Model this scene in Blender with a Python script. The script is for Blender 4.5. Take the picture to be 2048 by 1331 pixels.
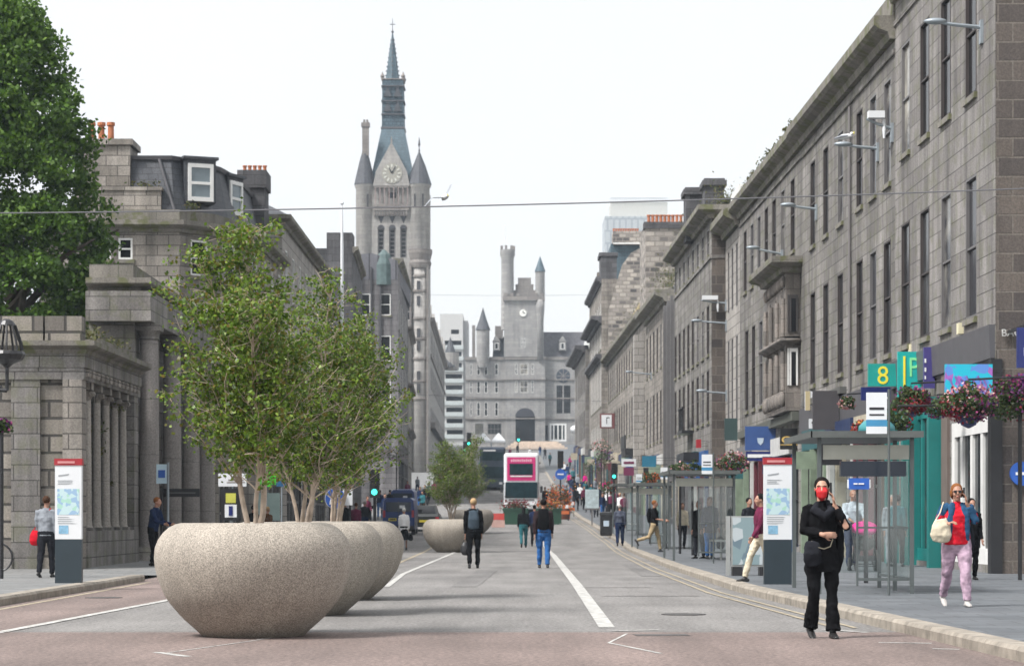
import bpy, math, random
import numpy as np
from mathutils import Vector, Matrix, noise
for o in list(bpy.data.objects): bpy.data.objects.remove(o)
S = bpy.context.scene
COL = S.collection
rnd = random.Random(7)
NR = np.random.RandomState(5)
PI = math.pi
R = math.radians
# ---------------------------------------------------------------- camera, sky, sun, exposure
cam = bpy.data.cameras.new('camera'); co = bpy.data.objects.new('camera', cam); COL.objects.link(co); S.camera = co
co.location = (0, 0, 1.3); co.rotation_euler = (R(90), 0, 0)
cam.sensor_width = 36; cam.lens = 4700 * 36 / 2048; cam.shift_y = 0.18; cam.clip_end = 6000; cam.clip_start = .5
cam.dof.use_dof = True; cam.dof.focus_distance = 30; cam.dof.aperture_fstop = 5.0
W = bpy.data.worlds.new("World"); S.world = W; W.use_nodes = True
wn = W.node_tree.nodes; wl = W.node_tree.links; wn.clear()
HAZE = .0003
SUN_EL, SUN_ROT = 52, 215
sky = wn.new('ShaderNodeTexSky'); sky.sky_type = 'NISHITA'; sky.sun_disc = False
sky.sun_elevation = R(SUN_EL); sky.sun_rotation = R(SUN_ROT); sky.dust_density = 4; sky.air_density = 1
bg = wn.new('ShaderNodeBackground'); bg.inputs[1].default_value = .015
wl.new(sky.outputs[0], bg.inputs[0])
# the even cloud cover: a soft pale layer over the clear sky
cl = wn.new('ShaderNodeBackground'); tc = wn.new('ShaderNodeTexCoord'); cn = wn.new('ShaderNodeTexNoise')
cn.inputs['Scale'].default_value = 2.2; cn.inputs['Detail'].default_value = 5
cr = wn.new('ShaderNodeValToRGB'); cr.color_ramp.elements[0].position = .3; cr.color_ramp.elements[1].position = .7
cr.color_ramp.elements[0].color = (.93, .93, .925, 1); cr.color_ramp.elements[1].color = (1, .995, .985, 1)
wl.new(tc.outputs['Generated'], cn.inputs['Vector']); wl.new(cn.outputs[0], cr.inputs[0]); wl.new(cr.outputs[0], cl.inputs[0])
cl.inputs[1].default_value = .375
ad = wn.new('ShaderNodeAddShader'); wo = wn.new('ShaderNodeOutputWorld')
wl.new(bg.outputs[0], ad.inputs[0]); wl.new(cl.outputs[0], ad.inputs[1]); wl.new(ad.outputs[0], wo.inputs[0])
sl = bpy.data.lights.new('sun', 'SUN'); sl.energy = 2.15; sl.angle = R(16); sl.color = (1, .975, .95)
so = bpy.data.objects.new('sun', sl); COL.objects.link(so)
# light travels from the front left, high up
_d = Vector((-.62, -.42, 1.0)).normalized(); so.rotation_euler = _d.to_track_quat('Z', 'Y').to_euler(); so.location = (-20, -20, 60)
sky.sun_elevation = math.asin(_d.z); sky.sun_rotation = math.atan2(_d.x, _d.y)
S.view_settings.view_transform = 'Standard'; S.view_settings.look = 'None'; S.view_settings.gamma = 1
S.view_settings.exposure = 1.40
S.cycles.use_denoising = True
S.cycles.max_bounces = 5; S.cycles.diffuse_bounces = 3; S.cycles.glossy_bounces = 2; S.cycles.transparent_max_bounces = 12
S.cycles.volume_bounces = 0; S.cycles.caustics_reflective = False; S.cycles.caustics_refractive = False
try: S.cycles.use_light_tree = False
except Exception: pass

# ---------------------------------------------------------------- measuring helpers
FP = 4700.
def at(px, py, Y): return Vector(((px - 1024) * Y / FP, Y, 1.3 + (1034 - py) * Y / FP))
def zz(py, Y): return 1.3 + (1034 - py) * Y / FP
def xx(px, Y): return (px - 1024) * Y / FP
def lerp(t, xs, ys): return float(np.interp(t, xs, ys))
def g(Y): return lerp(Y, [0, 88, 100, 120, 140, 168, 200, 230, 300, 420, 440], [0, 0, .08, .45, .95, 1.6, 2.8, 4., 7., 14.2, 14.6])
def XR(Y): return 10.07 - .01149 * (Y - 49)
def YR(px): return 49975. / (px - 970)
def KR(Y): return lerp(Y, [0, 21, 30.7, 40.5, 58.8, 80, 103, 125, 150, 250], [5.2, 4.57, 4.25, 3.93, 3.97, 4.3, 4.7, 4.65, 4.3, 4.2])
KH = .13

# ---------------------------------------------------------------- mesh builder
class MB:
    def __init__(s): s.v = []; s.f = []
    def add(s, vs, fs):
        o = len(s.v); s.v += [tuple(v) for v in vs]; s.f += [tuple(i + o for i in f) for f in fs]; return s
    def box(s, x0, x1, y0, y1, z0, z1):
        return s.add([(x0,y0,z0),(x1,y0,z0),(x1,y1,z0),(x0,y1,z0),(x0,y0,z1),(x1,y0,z1),(x1,y1,z1),(x0,y1,z1)],
                     [(0,3,2,1),(4,5,6,7),(0,1,5,4),(1,2,6,5),(2,3,7,6),(3,0,4,7)])
    def quad(s, a, b, c, d): return s.add([a, b, c, d], [(0,1,2,3)])
    def poly(s, pts): return s.add(pts, [tuple(range(len(pts)))])
    def ring(s, rings, cap=True, closed=True):
        o = len(s.v); n = len(rings[0])
        for r in rings: s.v += [tuple(p) for p in r]
        for i in range(len(rings) - 1):
            for j in range(n if closed else n - 1):
                k = (j + 1) % n
                s.f.append((o + i*n + j, o + i*n + k, o + (i+1)*n + k, o + (i+1)*n + j))
        if cap:
            s.f.append(tuple(o + j for j in reversed(range(n)))); s.f.append(tuple(o + (len(rings)-1)*n + j for j in range(n)))
        return s
    def lathe(s, prof, c=(0,0,0), n=24, a0=0., sq=(1,1)):
        return s.ring([[(c[0] + r*sq[0]*math.cos(a0 + 2*PI*j/n), c[1] + r*sq[1]*math.sin(a0 + 2*PI*j/n), c[2] + z) for j in range(n)] for r, z in prof])
    def cone(s, x, y, z0, z1, r0, r1=.01, n=16, a0=0.): return s.lathe([(r0, z0), (r1, z1)], (x, y, 0), n, a0)
    def tube(s, pts, rad, n=8, flat=1., side=None, round_=False):
        pts = [Vector(p) for p in pts]
        if not isinstance(rad, (list, tuple)): rad = [rad] * len(pts)
        rad = [(r if isinstance(r, tuple) else (r, r * flat)) for r in rad]
        T = []
        for i in range(len(pts)):
            a = pts[max(i-1, 0)]; b = pts[min(i+1, len(pts)-1)]; d = (b - a)
            T.append(d.normalized() if d.length > 1e-9 else Vector((0,0,1)))
        sd = Vector(side) if side is not None else (Vector((1,0,0)) if abs(T[0].x) < .9 else Vector((0,1,0)))
        if round_:
            P2, R2, T2 = [], [], []
            for i, p in enumerate(pts):
                if i == 0:
                    m = min(rad[0])
                    for k in (1.0, .75, .4): 
                        q = math.sqrt(max(0, 1 - k*k)); q = max(q, .12); P2.append(p - T[0]*m*k); R2.append((rad[0][0]*q, rad[0][1]*q)); T2.append(T[0])
                P2.append(p); R2.append(rad[i]); T2.append(T[i])
                if i == len(pts)-1:
                    m = min(rad[i])
                    for k in (.4, .75, 1.0):
                        q = max(math.sqrt(max(0, 1 - k*k)), .12); P2.append(p + T[i]*m*k); R2.append((rad[i][0]*q, rad[i][1]*q)); T2.append(T[i])
            pts, rad, T = P2, R2, T2
        rings = []
        for p, (a, b), t in zip(pts, rad, T):
            u = sd - t * sd.dot(t)
            if u.length < 1e-4: u = t.orthogonal()
            u.normalize(); sd = u; w = t.cross(u)
            rings.append([p + u * (a * math.cos(2*PI*j/n)) + w * (b * math.sin(2*PI*j/n)) for j in range(n)])
        return s.ring(rings)
    def ell(s, c, r, n=12, m=8):
        rings = []
        for i in range(m + 1):
            a = -PI/2 + PI * i / m; ca = max(math.cos(a), .03)
            rings.append([(c[0] + r[0]*ca*math.cos(2*PI*j/n), c[1] + r[1]*ca*math.sin(2*PI*j/n), c[2] + r[2]*math.sin(a)) for j in range(n)])
        return s.ring(rings)
    def sweep(s, pts, prof, cap=True):
        """closed profile of (outward distance, z) swept along a polyline; outward is to the left of travel"""
        P = [Vector((p[0], p[1])) for p in pts]; rings = []
        for i, p in enumerate(P):
            ts = []
            if i > 0: ts.append((P[i] - P[i-1]).normalized())
            if i < len(P) - 1: ts.append((P[i+1] - P[i]).normalized())
            ns = [Vector((-t.y, t.x)) for t in ts]
            m = sum(ns, Vector((0, 0)))
            m = m / max(m.length, 1e-6); k = 1 / max(.35, m.dot(ns[0])); m = m * k
            rings.append([(p.x + m.x*d, p.y + m.y*d, z) for d, z in prof])
        return s.ring(rings, cap)
    def mesh(s, name, m=None, smooth=False):
        me = bpy.data.meshes.new(name); me.from_pydata(s.v, [], s.f)
        if m: me.materials.append(m)
        if smooth: me.shade_smooth()
        me.update(); return me
    def build(s, name, m, parent=None, smooth=False, loc=None, fix=True):
        me = s.mesh(name, m, smooth)
        if fix: fixn(me)
        return link(name, me, parent, loc)
def fixn(me):
    import bmesh
    bm = bmesh.new(); bm.from_mesh(me); bmesh.ops.recalc_face_normals(bm, faces=bm.faces); bm.to_mesh(me); bm.free()
def link(name, me, parent=None, loc=None):
    o = bpy.data.objects.new(name, me); COL.objects.link(o)
    if parent is not None: o.parent = parent
    if loc is not None: o.location = loc
    return o
def tag(o, label=None, cat=None, group=None, kind=None):
    if label: o['label'] = label
    if cat: o['category'] = cat
    if group: o['group'] = group
    if kind: o['kind'] = kind
    return o
def thing(name, label, cat, loc=(0,0,0), rz=0., group=None):
    o = bpy.data.objects.new(name, None); COL.objects.link(o); o.location = loc; o.rotation_euler = (0, 0, rz); o.empty_display_size = .1
    return tag(o, label, cat, group)
def copy_tree(o, parent=None):
    c = o.copy(); COL.objects.link(c)
    if parent is not None: c.parent = parent
    for ch in list(o.children): copy_tree(ch, c)
    return c
def smooth_by_angle(me, ang=40):
    me.shade_smooth()
    try: me.set_sharp_from_angle(angle=R(ang))
    except Exception: pass
FOLD = bpy.data.textures.new('cloth_folds', 'CLOUDS'); FOLD.noise_scale = .11; FOLD.noise_depth = 2
CLOTHES = ('trousers', 'jacket', 'skirt', 'denim_jacket', 'shirt', 'scarf', 'shawl', 'shoulder_bag', 'white_handbag')
def remeshed(mb, name, mat, vox, smooth=2):
    me = mb.mesh(name, None); fixn(me)
    o = bpy.data.objects.new(name + '_tmp', me); COL.objects.link(o)
    m = o.modifiers.new('r', 'REMESH'); m.mode = 'VOXEL'; m.voxel_size = vox; m.use_smooth_shade = True
    if smooth:
        m = o.modifiers.new('s', 'SMOOTH'); m.iterations = smooth; m.factor = .5
    if name in CLOTHES:
        m = o.modifiers.new('d', 'DISPLACE'); m.texture = FOLD; m.strength = .040; m.mid_level = .45; m.texture_coords = 'LOCAL'
    dg = bpy.context.evaluated_depsgraph_get(); dg.update()
    r = bpy.data.meshes.new_from_object(o.evaluated_get(dg)); r.name = name
    bpy.data.objects.remove(o); bpy.data.meshes.remove(me)
    r.materials.clear(); r.materials.append(mat); r.shade_smooth(); return r

# ---------------------------------------------------------------- materials
def srgb(r, g_, b):
    f = lambda c: ((c/255)/12.92 if c/255 <= .04045 else (((c/255)+.055)/1.055)**2.4)
    return (f(r), f(g_), f(b), 1)
def c4(c): return tuple(c) + (1,) if len(c) == 3 else tuple(c)
_M = {}
def newm(name):
    m = bpy.data.materials.new(name); m.use_nodes = True
    nt = m.node_tree; b = nt.nodes['Principled BSDF']; return m, nt, b
def paint(name, c, rough=.6, metal=0., var=.12, scale=3., emit=None, es=1., spec=.5, bump=0., fine=0.):
    if name in _M: return _M[name]
    m, nt, b = newm(name); N, L = nt.nodes, nt.links
    tc = N.new('ShaderNodeTexCoord'); n = N.new('ShaderNodeTexNoise'); n.inputs['Scale'].default_value = scale; n.inputs['Detail'].default_value = 6
    L.new(tc.outputs['Object'], n.inputs['Vector'])
    mr = N.new('ShaderNodeMapRange'); mr.inputs['From Min'].default_value = .25; mr.inputs['From Max'].default_value = .75
    mr.inputs['To Min'].default_value = 1 - var; mr.inputs['To Max'].default_value = 1 + var
    L.new(n.outputs[0], mr.inputs['Value'])
    mx = N.new('ShaderNodeVectorMath'); mx.operation = 'SCALE'; mx.inputs[0].default_value = c[:3]; L.new(mr.outputs[0], mx.inputs['Scale'])
    L.new(mx.outputs[0], b.inputs['Base Color'])
    b.inputs['Roughness'].default_value = rough; b.inputs['Metallic'].default_value = metal
    b.inputs['Specular IOR Level'].default_value = spec
    if bump or fine:
        n2 = N.new('ShaderNodeTexNoise'); n2.inputs['Scale'].default_value = scale * 12; n2.inputs['Detail'].default_value = 4
        L.new(tc.outputs['Object'], n2.inputs['Vector'])
        if bump:
            bp = N.new('ShaderNodeBump'); bp.inputs['Strength'].default_value = bump; bp.inputs['Distance'].default_value = .02
            L.new(n2.outputs[0], bp.inputs['Height']); L.new(bp.outputs[0], b.inputs['Normal'])
    if emit: b.inputs['Emission Color'].default_value = c4(emit); b.inputs['Emission Strength'].default_value = es
    _M[name] = m; return m
def stone(name, c1, c2, mortar, bw=.9, bh=.36, ms=.012, rough=.85, stain=.35, moss=0., speck=.25, bump=.5, checker=False, offset=.5):
    if name in _M: return _M[name]
    m, nt, b = newm(name); N, L = nt.nodes, nt.links
    tc = N.new('ShaderNodeTexCoord'); sx = N.new('ShaderNodeSeparateXYZ'); L.new(tc.outputs['Object'], sx.inputs[0])
    a = N.new('ShaderNodeMath'); a.operation = 'ADD'; L.new(sx.outputs[0], a.inputs[0]); L.new(sx.outputs[1], a.inputs[1])
    cb = N.new('ShaderNodeCombineXYZ'); L.new(a.outputs[0], cb.inputs[0]); L.new(sx.outputs[2], cb.inputs[1])
    br = N.new('ShaderNodeTexBrick'); L.new(cb.outputs[0], br.inputs['Vector'])
    br.inputs['Color1'].default_value = c4(c1); br.inputs['Color2'].default_value = c4(c2); br.inputs['Mortar'].default_value = c4(mortar)
    br.inputs['Scale'].default_value = 1; br.inputs['Brick Width'].default_value = bw; br.inputs['Row Height'].default_value = bh
    br.inputs['Mortar Size'].default_value = ms; br.inputs['Mortar Smooth'].default_value = .3; br.inputs['Bias'].default_value = 0; br.offset = offset
    n1 = N.new('ShaderNodeTexNoise'); n1.inputs['Scale'].default_value = 22; n1.inputs['Detail'].default_value = 8; n1.inputs['Roughness'].default_value = .75
    L.new(tc.outputs['Object'], n1.inputs['Vector'])
    r1 = N.new('ShaderNodeMapRange'); r1.inputs['From Min'].default_value = .38; r1.inputs['From Max'].default_value = .62
    r1.inputs['To Min'].default_value = 1 - speck; r1.inputs['To Max'].default_value = 1 + speck; L.new(n1.outputs[0], r1.inputs[0])
    mp = N.new('ShaderNodeMapping'); mp.inputs['Scale'].default_value = (1.3, 1.3, .16); L.new(tc.outputs['Object'], mp.inputs[0])
    n2 = N.new('ShaderNodeTexNoise'); n2.inputs['Scale'].default_value = 1.1; n2.inputs['Detail'].default_value = 7; n2.inputs['Roughness'].default_value = .65; L.new(mp.outputs[0], n2.inputs['Vector'])
    r2 = N.new('ShaderNodeMapRange'); r2.inputs['From Min'].default_value = .32; r2.inputs['From Max'].default_value = .68
    r2.inputs['To Min'].default_value = 1 - stain; r2.inputs['To Max'].default_value = 1 + stain * .35; L.new(n2.outputs[0], r2.inputs[0])
    mm = N.new('ShaderNodeMath'); mm.operation = 'MULTIPLY'; L.new(r1.outputs[0], mm.inputs[0]); L.new(r2.outputs[0], mm.inputs[1])
    vs = N.new('ShaderNodeVectorMath'); vs.operation = 'SCALE'; L.new(br.outputs[0], vs.inputs[0]); L.new(mm.outputs[0], vs.inputs['Scale'])
    out = vs.outputs[0]
    if moss:
        n3 = N.new('ShaderNodeTexNoise'); n3.inputs['Scale'].default_value = 2.4; n3.inputs['Detail'].default_value = 6; L.new(tc.outputs['Object'], n3.inputs['Vector'])
        r3 = N.new('ShaderNodeMapRange'); r3.inputs['From Min'].default_value = .5; r3.inputs['From Max'].default_value = .62; r3.inputs['To Max'].default_value = moss; L.new(n3.outputs[0], r3.inputs[0])
        mix = N.new('ShaderNodeMix'); mix.data_type = 'RGBA'; L.new(r3.outputs[0], mix.inputs[0]); L.new(out, mix.inputs[6]); mix.inputs[7].default_value = (.10, .11, .035, 1)
        out = mix.outputs[2]
    L.new(out, b.inputs['Base Color']); b.inputs['Roughness'].default_value = rough
    bp = N.new('ShaderNodeBump'); bp.inputs['Strength'].default_value = bump; bp.inputs['Distance'].default_value = .02
    iv = N.new('ShaderNodeMath'); iv.operation = 'SUBTRACT'; iv.inputs[0].default_value = 1; L.new(br.outputs['Fac'], iv.inputs[1])
    ad_ = N.new('ShaderNodeMath'); ad_.operation = 'MULTIPLY_ADD'; L.new(n1.outputs[0], ad_.inputs[0]); ad_.inputs[1].default_value = .5; L.new(iv.outputs[0], ad_.inputs[2])
    L.new(ad_.outputs[0], bp.inputs['Height']); L.new(bp.outputs[0], b.inputs['Normal'])
    _M[name] = m; return m
def leafm(name, cols, rough=.5, trans=.25):
    if name in _M: return _M[name]
    m, nt, b = newm(name); N, L = nt.nodes, nt.links
    ge = N.new('ShaderNodeNewGeometry'); cr = N.new('ShaderNodeValToRGB'); cr.color_ramp.interpolation = 'LINEAR'
    while len(cr.color_ramp.elements) < len(cols): cr.color_ramp.elements.new(.5)
    for i, c in enumerate(cols): cr.color_ramp.elements[i].position = i / max(1, len(cols) - 1); cr.color_ramp.elements[i].color = c4(c)
    L.new(ge.outputs['Random Per Island'], cr.inputs[0]); L.new(cr.outputs[0], b.inputs['Base Color'])
    b.inputs['Roughness'].default_value = rough; b.inputs['Specular IOR Level'].default_value = .35
    if trans:
        t = N.new('ShaderNodeBsdfTranslucent'); L.new(cr.outputs[0], t.inputs[0]); mx = N.new('ShaderNodeMixShader'); mx.inputs[0].default_value = trans
        L.new(b.outputs[0], mx.inputs[1]); L.new(t.outputs[0], mx.inputs[2]); L.new(mx.outputs[0], nt.nodes['Material Output'].inputs[0])
    _M[name] = m; return m
def glassy(name, c, c2, rough=.12):
    """window pane: dark room behind with a pane-to-pane difference"""
    if name in _M: return _M[name]
    m, nt, b = newm(name); N, L = nt.nodes, nt.links
    oi = N.new('ShaderNodeObjectInfo'); tc = N.new('ShaderNodeTexCoord'); n = N.new('ShaderNodeTexNoise'); n.inputs['Scale'].default_value = 1.3
    ad_ = N.new('ShaderNodeVectorMath'); ad_.operation = 'ADD'; L.new(tc.outputs['Object'], ad_.inputs[0]); L.new(oi.outputs['Random'], ad_.inputs[1])
    L.new(ad_.outputs[0], n.inputs['Vector'])
    m1 = N.new('ShaderNodeMath'); m1.operation = 'MULTIPLY'; L.new(oi.outputs['Random'], m1.inputs[0]); L.new(n.outputs[0], m1.inputs[1])
    rp = N.new('ShaderNodeMapRange'); rp.inputs['From Min'].default_value = .25; rp.inputs['From Max'].default_value = .6; L.new(m1.outputs[0], rp.inputs[0])
    mx = N.new('ShaderNodeMix'); mx.data_type = 'RGBA'; L.new(rp.outputs[0], mx.inputs[0]); mx.inputs[6].default_value = c4(c); mx.inputs[7].default_value = c4(c2)
    L.new(mx.outputs[2], b.inputs['Base Color']); b.inputs['Roughness'].default_value = rough; b.inputs['Specular IOR Level'].default_value = .12
    _M[name] = m; return m
def clear(name, tint=(.95,.975,.97), a=.25):
    if name in _M: return _M[name]
    m, nt, b = newm(name); N, L = nt.nodes, nt.links
    t = N.new('ShaderNodeBsdfTransparent'); t.inputs[0].default_value = c4(tint); gl = N.new('ShaderNodeBsdfGlossy'); gl.inputs['Roughness'].default_value = .05
    df = N.new('ShaderNodeBsdfDiffuse'); df.inputs[0].default_value = (.25, .3, .3, 1)
    mx = N.new('ShaderNodeMixShader'); mx.inputs[0].default_value = .03; L.new(t.outputs[0], mx.inputs[1]); L.new(df.outputs[0], mx.inputs[2])
    m2 = N.new('ShaderNodeMixShader'); m2.inputs[0].default_value = a * .35; L.new(mx.outputs[0], m2.inputs[1]); L.new(gl.outputs[0], m2.inputs[2])
    L.new(m2.outputs[0], nt.nodes['Material Output'].inputs[0]); _M[name] = m; return m
def asphalt(name, base, spk, streak=.22, sc=1., vert=False):
    if name in _M: return _M[name]
    m, nt, b = newm(name); N, L = nt.nodes, nt.links
    tc = N.new('ShaderNodeTexCoord')
    v = N.new('ShaderNodeTexVoronoi'); v.inputs['Scale'].default_value = 26 * sc; L.new(tc.outputs['Object'], v.inputs['Vector'])
    n = N.new('ShaderNodeTexNoise'); n.inputs['Scale'].default_value = 20 * sc; n.inputs['Detail'].default_value = 8; n.inputs['Roughness'].default_value = .8
    mg = N.new('ShaderNodeMapping'); mg.inputs['Scale'].default_value = (1, 1, 1) if vert else (1, .7, 1); L.new(tc.outputs['Object'], mg.inputs[0]); L.new(mg.outputs[0], n.inputs['Vector'])
    mp = N.new('ShaderNodeMapping'); mp.inputs['Scale'].default_value = (5, 5, .5) if vert else (1.1, .12, 1); L.new(tc.outputs['Object'], mp.inputs[0])
    n2 = N.new('ShaderNodeTexNoise'); n2.inputs['Scale'].default_value = 1.2; n2.inputs['Detail'].default_value = 8; n2.inputs['Roughness'].default_value = .6; L.new(mp.outputs[0], n2.inputs['Vector'])
    n3 = N.new('ShaderNodeTexNoise'); n3.inputs['Scale'].default_value = .35; n3.inputs['Detail'].default_value = 5; L.new(tc.outputs['Object'], n3.inputs['Vector'])
    r1 = N.new('ShaderNodeMapRange'); r1.inputs['From Min'].default_value = .40; r1.inputs['From Max'].default_value = .60; r1.inputs['To Min'].default_value = 1 - spk; r1.inputs['To Max'].default_value = 1 + spk; L.new(n.outputs[0], r1.inputs[0])
    r2 = N.new('ShaderNodeMapRange'); r2.inputs['From Min'].default_value = .3; r2.inputs['From Max'].default_value = .7; r2.inputs['To Min'].default_value = 1 - streak; r2.inputs['To Max'].default_value = 1 + streak; L.new(n2.outputs[0], r2.inputs[0])
    r3 = N.new('ShaderNodeMapRange'); r3.inputs['From Min'].default_value = .3; r3.inputs['From Max'].default_value = .7; r3.inputs['To Min'].default_value = .82; r3.inputs['To Max'].default_value = 1.14; L.new(n3.outputs[0], r3.inputs[0])
    r4 = N.new('ShaderNodeMapRange'); r4.inputs['To Min'].default_value = .9; r4.inputs['To Max'].default_value = 1.12; L.new(v.outputs['Color'], r4.inputs[0])
    a = N.new('ShaderNodeMath'); a.operation = 'MULTIPLY'; L.new(r1.outputs[0], a.inputs[0]); L.new(r2.outputs[0], a.inputs[1])
    b_ = N.new('ShaderNodeMath'); b_.operation = 'MULTIPLY'; L.new(a.outputs[0], b_.inputs[0]); L.new(r3.outputs[0], b_.inputs[1])
    c_ = N.new('ShaderNodeMath'); c_.operation = 'MULTIPLY'; L.new(b_.outputs[0], c_.inputs[0]); L.new(r4.outputs[0], c_.inputs[1])
    vs = N.new('ShaderNodeVectorMath'); vs.operation = 'SCALE'; vs.inputs[0].default_value = base[:3]; L.new(c_.outputs[0], vs.inputs['Scale'])
    L.new(vs.outputs[0], b.inputs['Base Color']); b.inputs['Roughness'].default_value = .85
    bp = N.new('ShaderNodeBump'); bp.inputs['Strength'].default_value = .25; bp.inputs['Distance'].default_value = .01; L.new(n.outputs[0], bp.inputs['Height']); L.new(bp.outputs[0], b.inputs['Normal'])
    _M[name] = m; return m
def slabs(name, c1, c2, mort, bw=.9, bh=.45, ms=.012):
    if name in _M: return _M[name]
    m, nt, b = newm(name); N, L = nt.nodes, nt.links
    tc = N.new('ShaderNodeTexCoord'); br = N.new('ShaderNodeTexBrick'); L.new(tc.outputs['Object'], br.inputs['Vector'])
    br.inputs['Color1'].default_value = c4(c1); br.inputs['Color2'].default_value = c4(c2); br.inputs['Mortar'].default_value = c4(mort)
    br.inputs['Scale'].default_value = 1; br.inputs['Brick Width'].default_value = bw; br.inputs['Row Height'].default_value = bh; br.inputs['Mortar Size'].default_value = ms
    n = N.new('ShaderNodeTexNoise'); n.inputs['Scale'].default_value = 1.1; n.inputs['Detail'].default_value = 10; n.inputs['Roughness'].default_value = .7; L.new(tc.outputs['Object'], n.inputs['Vector'])
    r = N.new('ShaderNodeMapRange'); r.inputs['From Min'].default_value = .3; r.inputs['From Max'].default_value = .7; r.inputs['To Min'].default_value = .72; r.inputs['To Max'].default_value = 1.18; L.new(n.outputs[0], r.inputs[0])
    vs = N.new('ShaderNodeVectorMath'); vs.operation = 'SCALE'; L.new(br.outputs[0], vs.inputs[0]); L.new(r.outputs[0], vs.inputs['Scale']); L.new(vs.outputs[0], b.inputs['Base Color'])
    b.inputs['Roughness'].default_value = .7; _M[name] = m; return m

G1 = stone('granite_warm_grey', (.265,.25,.238), (.185,.172,.165), (.085,.078,.075), 1.3, .38, .014, stain=.6, moss=.3)
G2 = stone('granite_mid_grey', (.265,.25,.236), (.175,.163,.153), (.08,.074,.07), 1.1, .36, .014, stain=.65, moss=.3)
G3 = stone('granite_pale', (.34,.31,.275), (.21,.19,.165), (.10,.09,.08), .8, .36, .018, stain=.5)
G4 = stone('granite_rock_faced', (.13,.108,.092), (.065,.055,.052), (.16,.14,.12), .62, .40, .02, stain=.25, bump=1.)
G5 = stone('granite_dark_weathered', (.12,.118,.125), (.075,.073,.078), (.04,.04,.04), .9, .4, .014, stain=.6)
G6 = stone('granite_silver', (.43,.405,.375), (.33,.31,.285), (.14,.13,.12), .8, .45, .02, stain=.4)
GM = stone('granite_mossy_trim', (.23,.215,.185), (.185,.17,.15), (.10,.1,.09), 1.6, .9, .01, stain=.4, moss=.75)
GR = stone('granite_rustic_blocks', (.31,.28,.24), (.15,.135,.12), (.06,.055,.05), .75, .40, .035, stain=.4, bump=1., moss=.15)
GC = stone('gable_checker_rubble', (.46,.42,.37), (.07,.065,.065), (.25,.225,.2), .62, .34, .05, stain=.15, speck=.3)
SL = stone('roof_slate', (.055,.06,.072), (.075,.08,.09), (.03,.03,.035), .35, .22, .01, stain=.3, rough=.6)
SLB = stone('roof_slate_blue', (.075,.125,.155), (.055,.10,.125), (.04,.055,.07), .5, .35, .02, stain=.3, rough=.6)
POT = paint('terracotta_pot', (.40,.14,.06), .8, var=.3, scale=4)
WHITE = paint('white_painted_wood', (.72,.72,.70), .45, var=.08)
DARKF = paint('dark_window_frame', (.05,.045,.045), .5)
GREYF = paint('grey_window_frame', (.13,.125,.125), .5)
BRF = paint('dark_brown_window_frame', (.045,.037,.035), .6)
BLACK = paint('black_metal', (.015,.015,.017), .4, var=.3)
STEEL = paint('brushed_steel', (.42,.43,.42), .42, .55, var=.15)
GALV = paint('galvanised_steel', (.30,.34,.37), .5, .5, var=.2)
PANE = glassy('window_pane', (.012,.012,.014), (.05,.052,.055))
PANEB = glassy('window_pane_with_blinds', (.03,.03,.035), (.42,.40,.35))
SHOPG = glassy('shop_window_glass', (.02,.025,.028), (.16,.16,.13), .06)
TEAL = paint('teal_paint', (.01,.17,.16), .4)
CYAN = paint('cyan_sign_panel', (.02,.42,.52), .4, var=.2)
NAVY = paint('navy_panel', (.012,.02,.13), .4)
LEAD = paint('lead_grey_panel', (.085,.083,.09), .5)
# ---------------------------------------------------------------- buildings
STY = {  # frame material, pane material, vertical bars, rails, bar size, reveal depth
 'sash': (WHITE, PANE, 0, 1, .07, .07), 'sash2': (WHITE, PANEB, 1, 1, .07, .07), 'dark': (BRF, PANE, 0, 1, .06, .05),
 'blind': (GREYF, PANEB, 0, 1, .06, .06), 'slit': (DARKF, PANE, 0, 0, .03, .3), 'louvre': (GREYF, PANE, 0, 6, .16, .35),
 'shopw': (WHITE, SHOPG, 3, 0, .34, .07), 'shopd': (BLACK, SHOPG, 2, 1, .10, .09), 'shopt': (TEAL, SHOPG, 3, 0, .3, .08), 'big': (BLACK, PANE, 2, 4, .10, .08),
 'shopg': (GREYF, SHOPG, 3, 1, .12, .08), 'door': (GREYF, SHOPG, 1, 0, .08, .4), 'pier': (WHITE, PANE, 0, 2, .16, .3)}
def cut_wall(mb, p0, p1, n, z0, z1, holes, depth=.3):
    """wall from p0 to p1 with rectangular openings (u0,u1,z0,z1,style) and their reveals"""
    p0 = Vector((p0[0], p0[1])); p1 = Vector((p1[0], p1[1])); L = (p1 - p0).length; t = (p1 - p0) / L
    def w(u, z, d=0): return (p0.x + t.x*u - n.x*d, p0.y + t.y*u - n.y*d, z)
    us = sorted({0, L} | {min(max(h[0], 0), L) for h in holes} | {min(max(h[1], 0), L) for h in holes})
    zs = sorted({z0, z1} | {h[2] for h in holes} | {h[3] for h in holes})
    for i in range(len(us) - 1):
        for j in range(len(zs) - 1):
            a, b, c, d = us[i], us[i+1], zs[j], zs[j+1]
            if b - a < 1e-5 or d - c < 1e-5: continue
            cu, cz = (a+b)/2, (c+d)/2
            if any(h[0] < cu < h[1] and h[2] < cz < h[3] for h in holes): continue
            mb.quad(w(a, c), w(b, c), w(b, d), w(a, d))
    for h in holes:
        a, b, c, d = h[:4]; e = STY[h[4]][5] + .04
        mb.quad(w(a,c), w(a,c,e), w(a,d,e), w(a,d)); mb.quad(w(b,c), w(b,c,e), w(b,d,e), w(b,d))
        mb.quad(w(a,c), w(b,c), w(b,c,e), w(a,c,e)); mb.quad(w(a,d), w(b,d), w(b,d,e), w(a,d,e))
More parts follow.
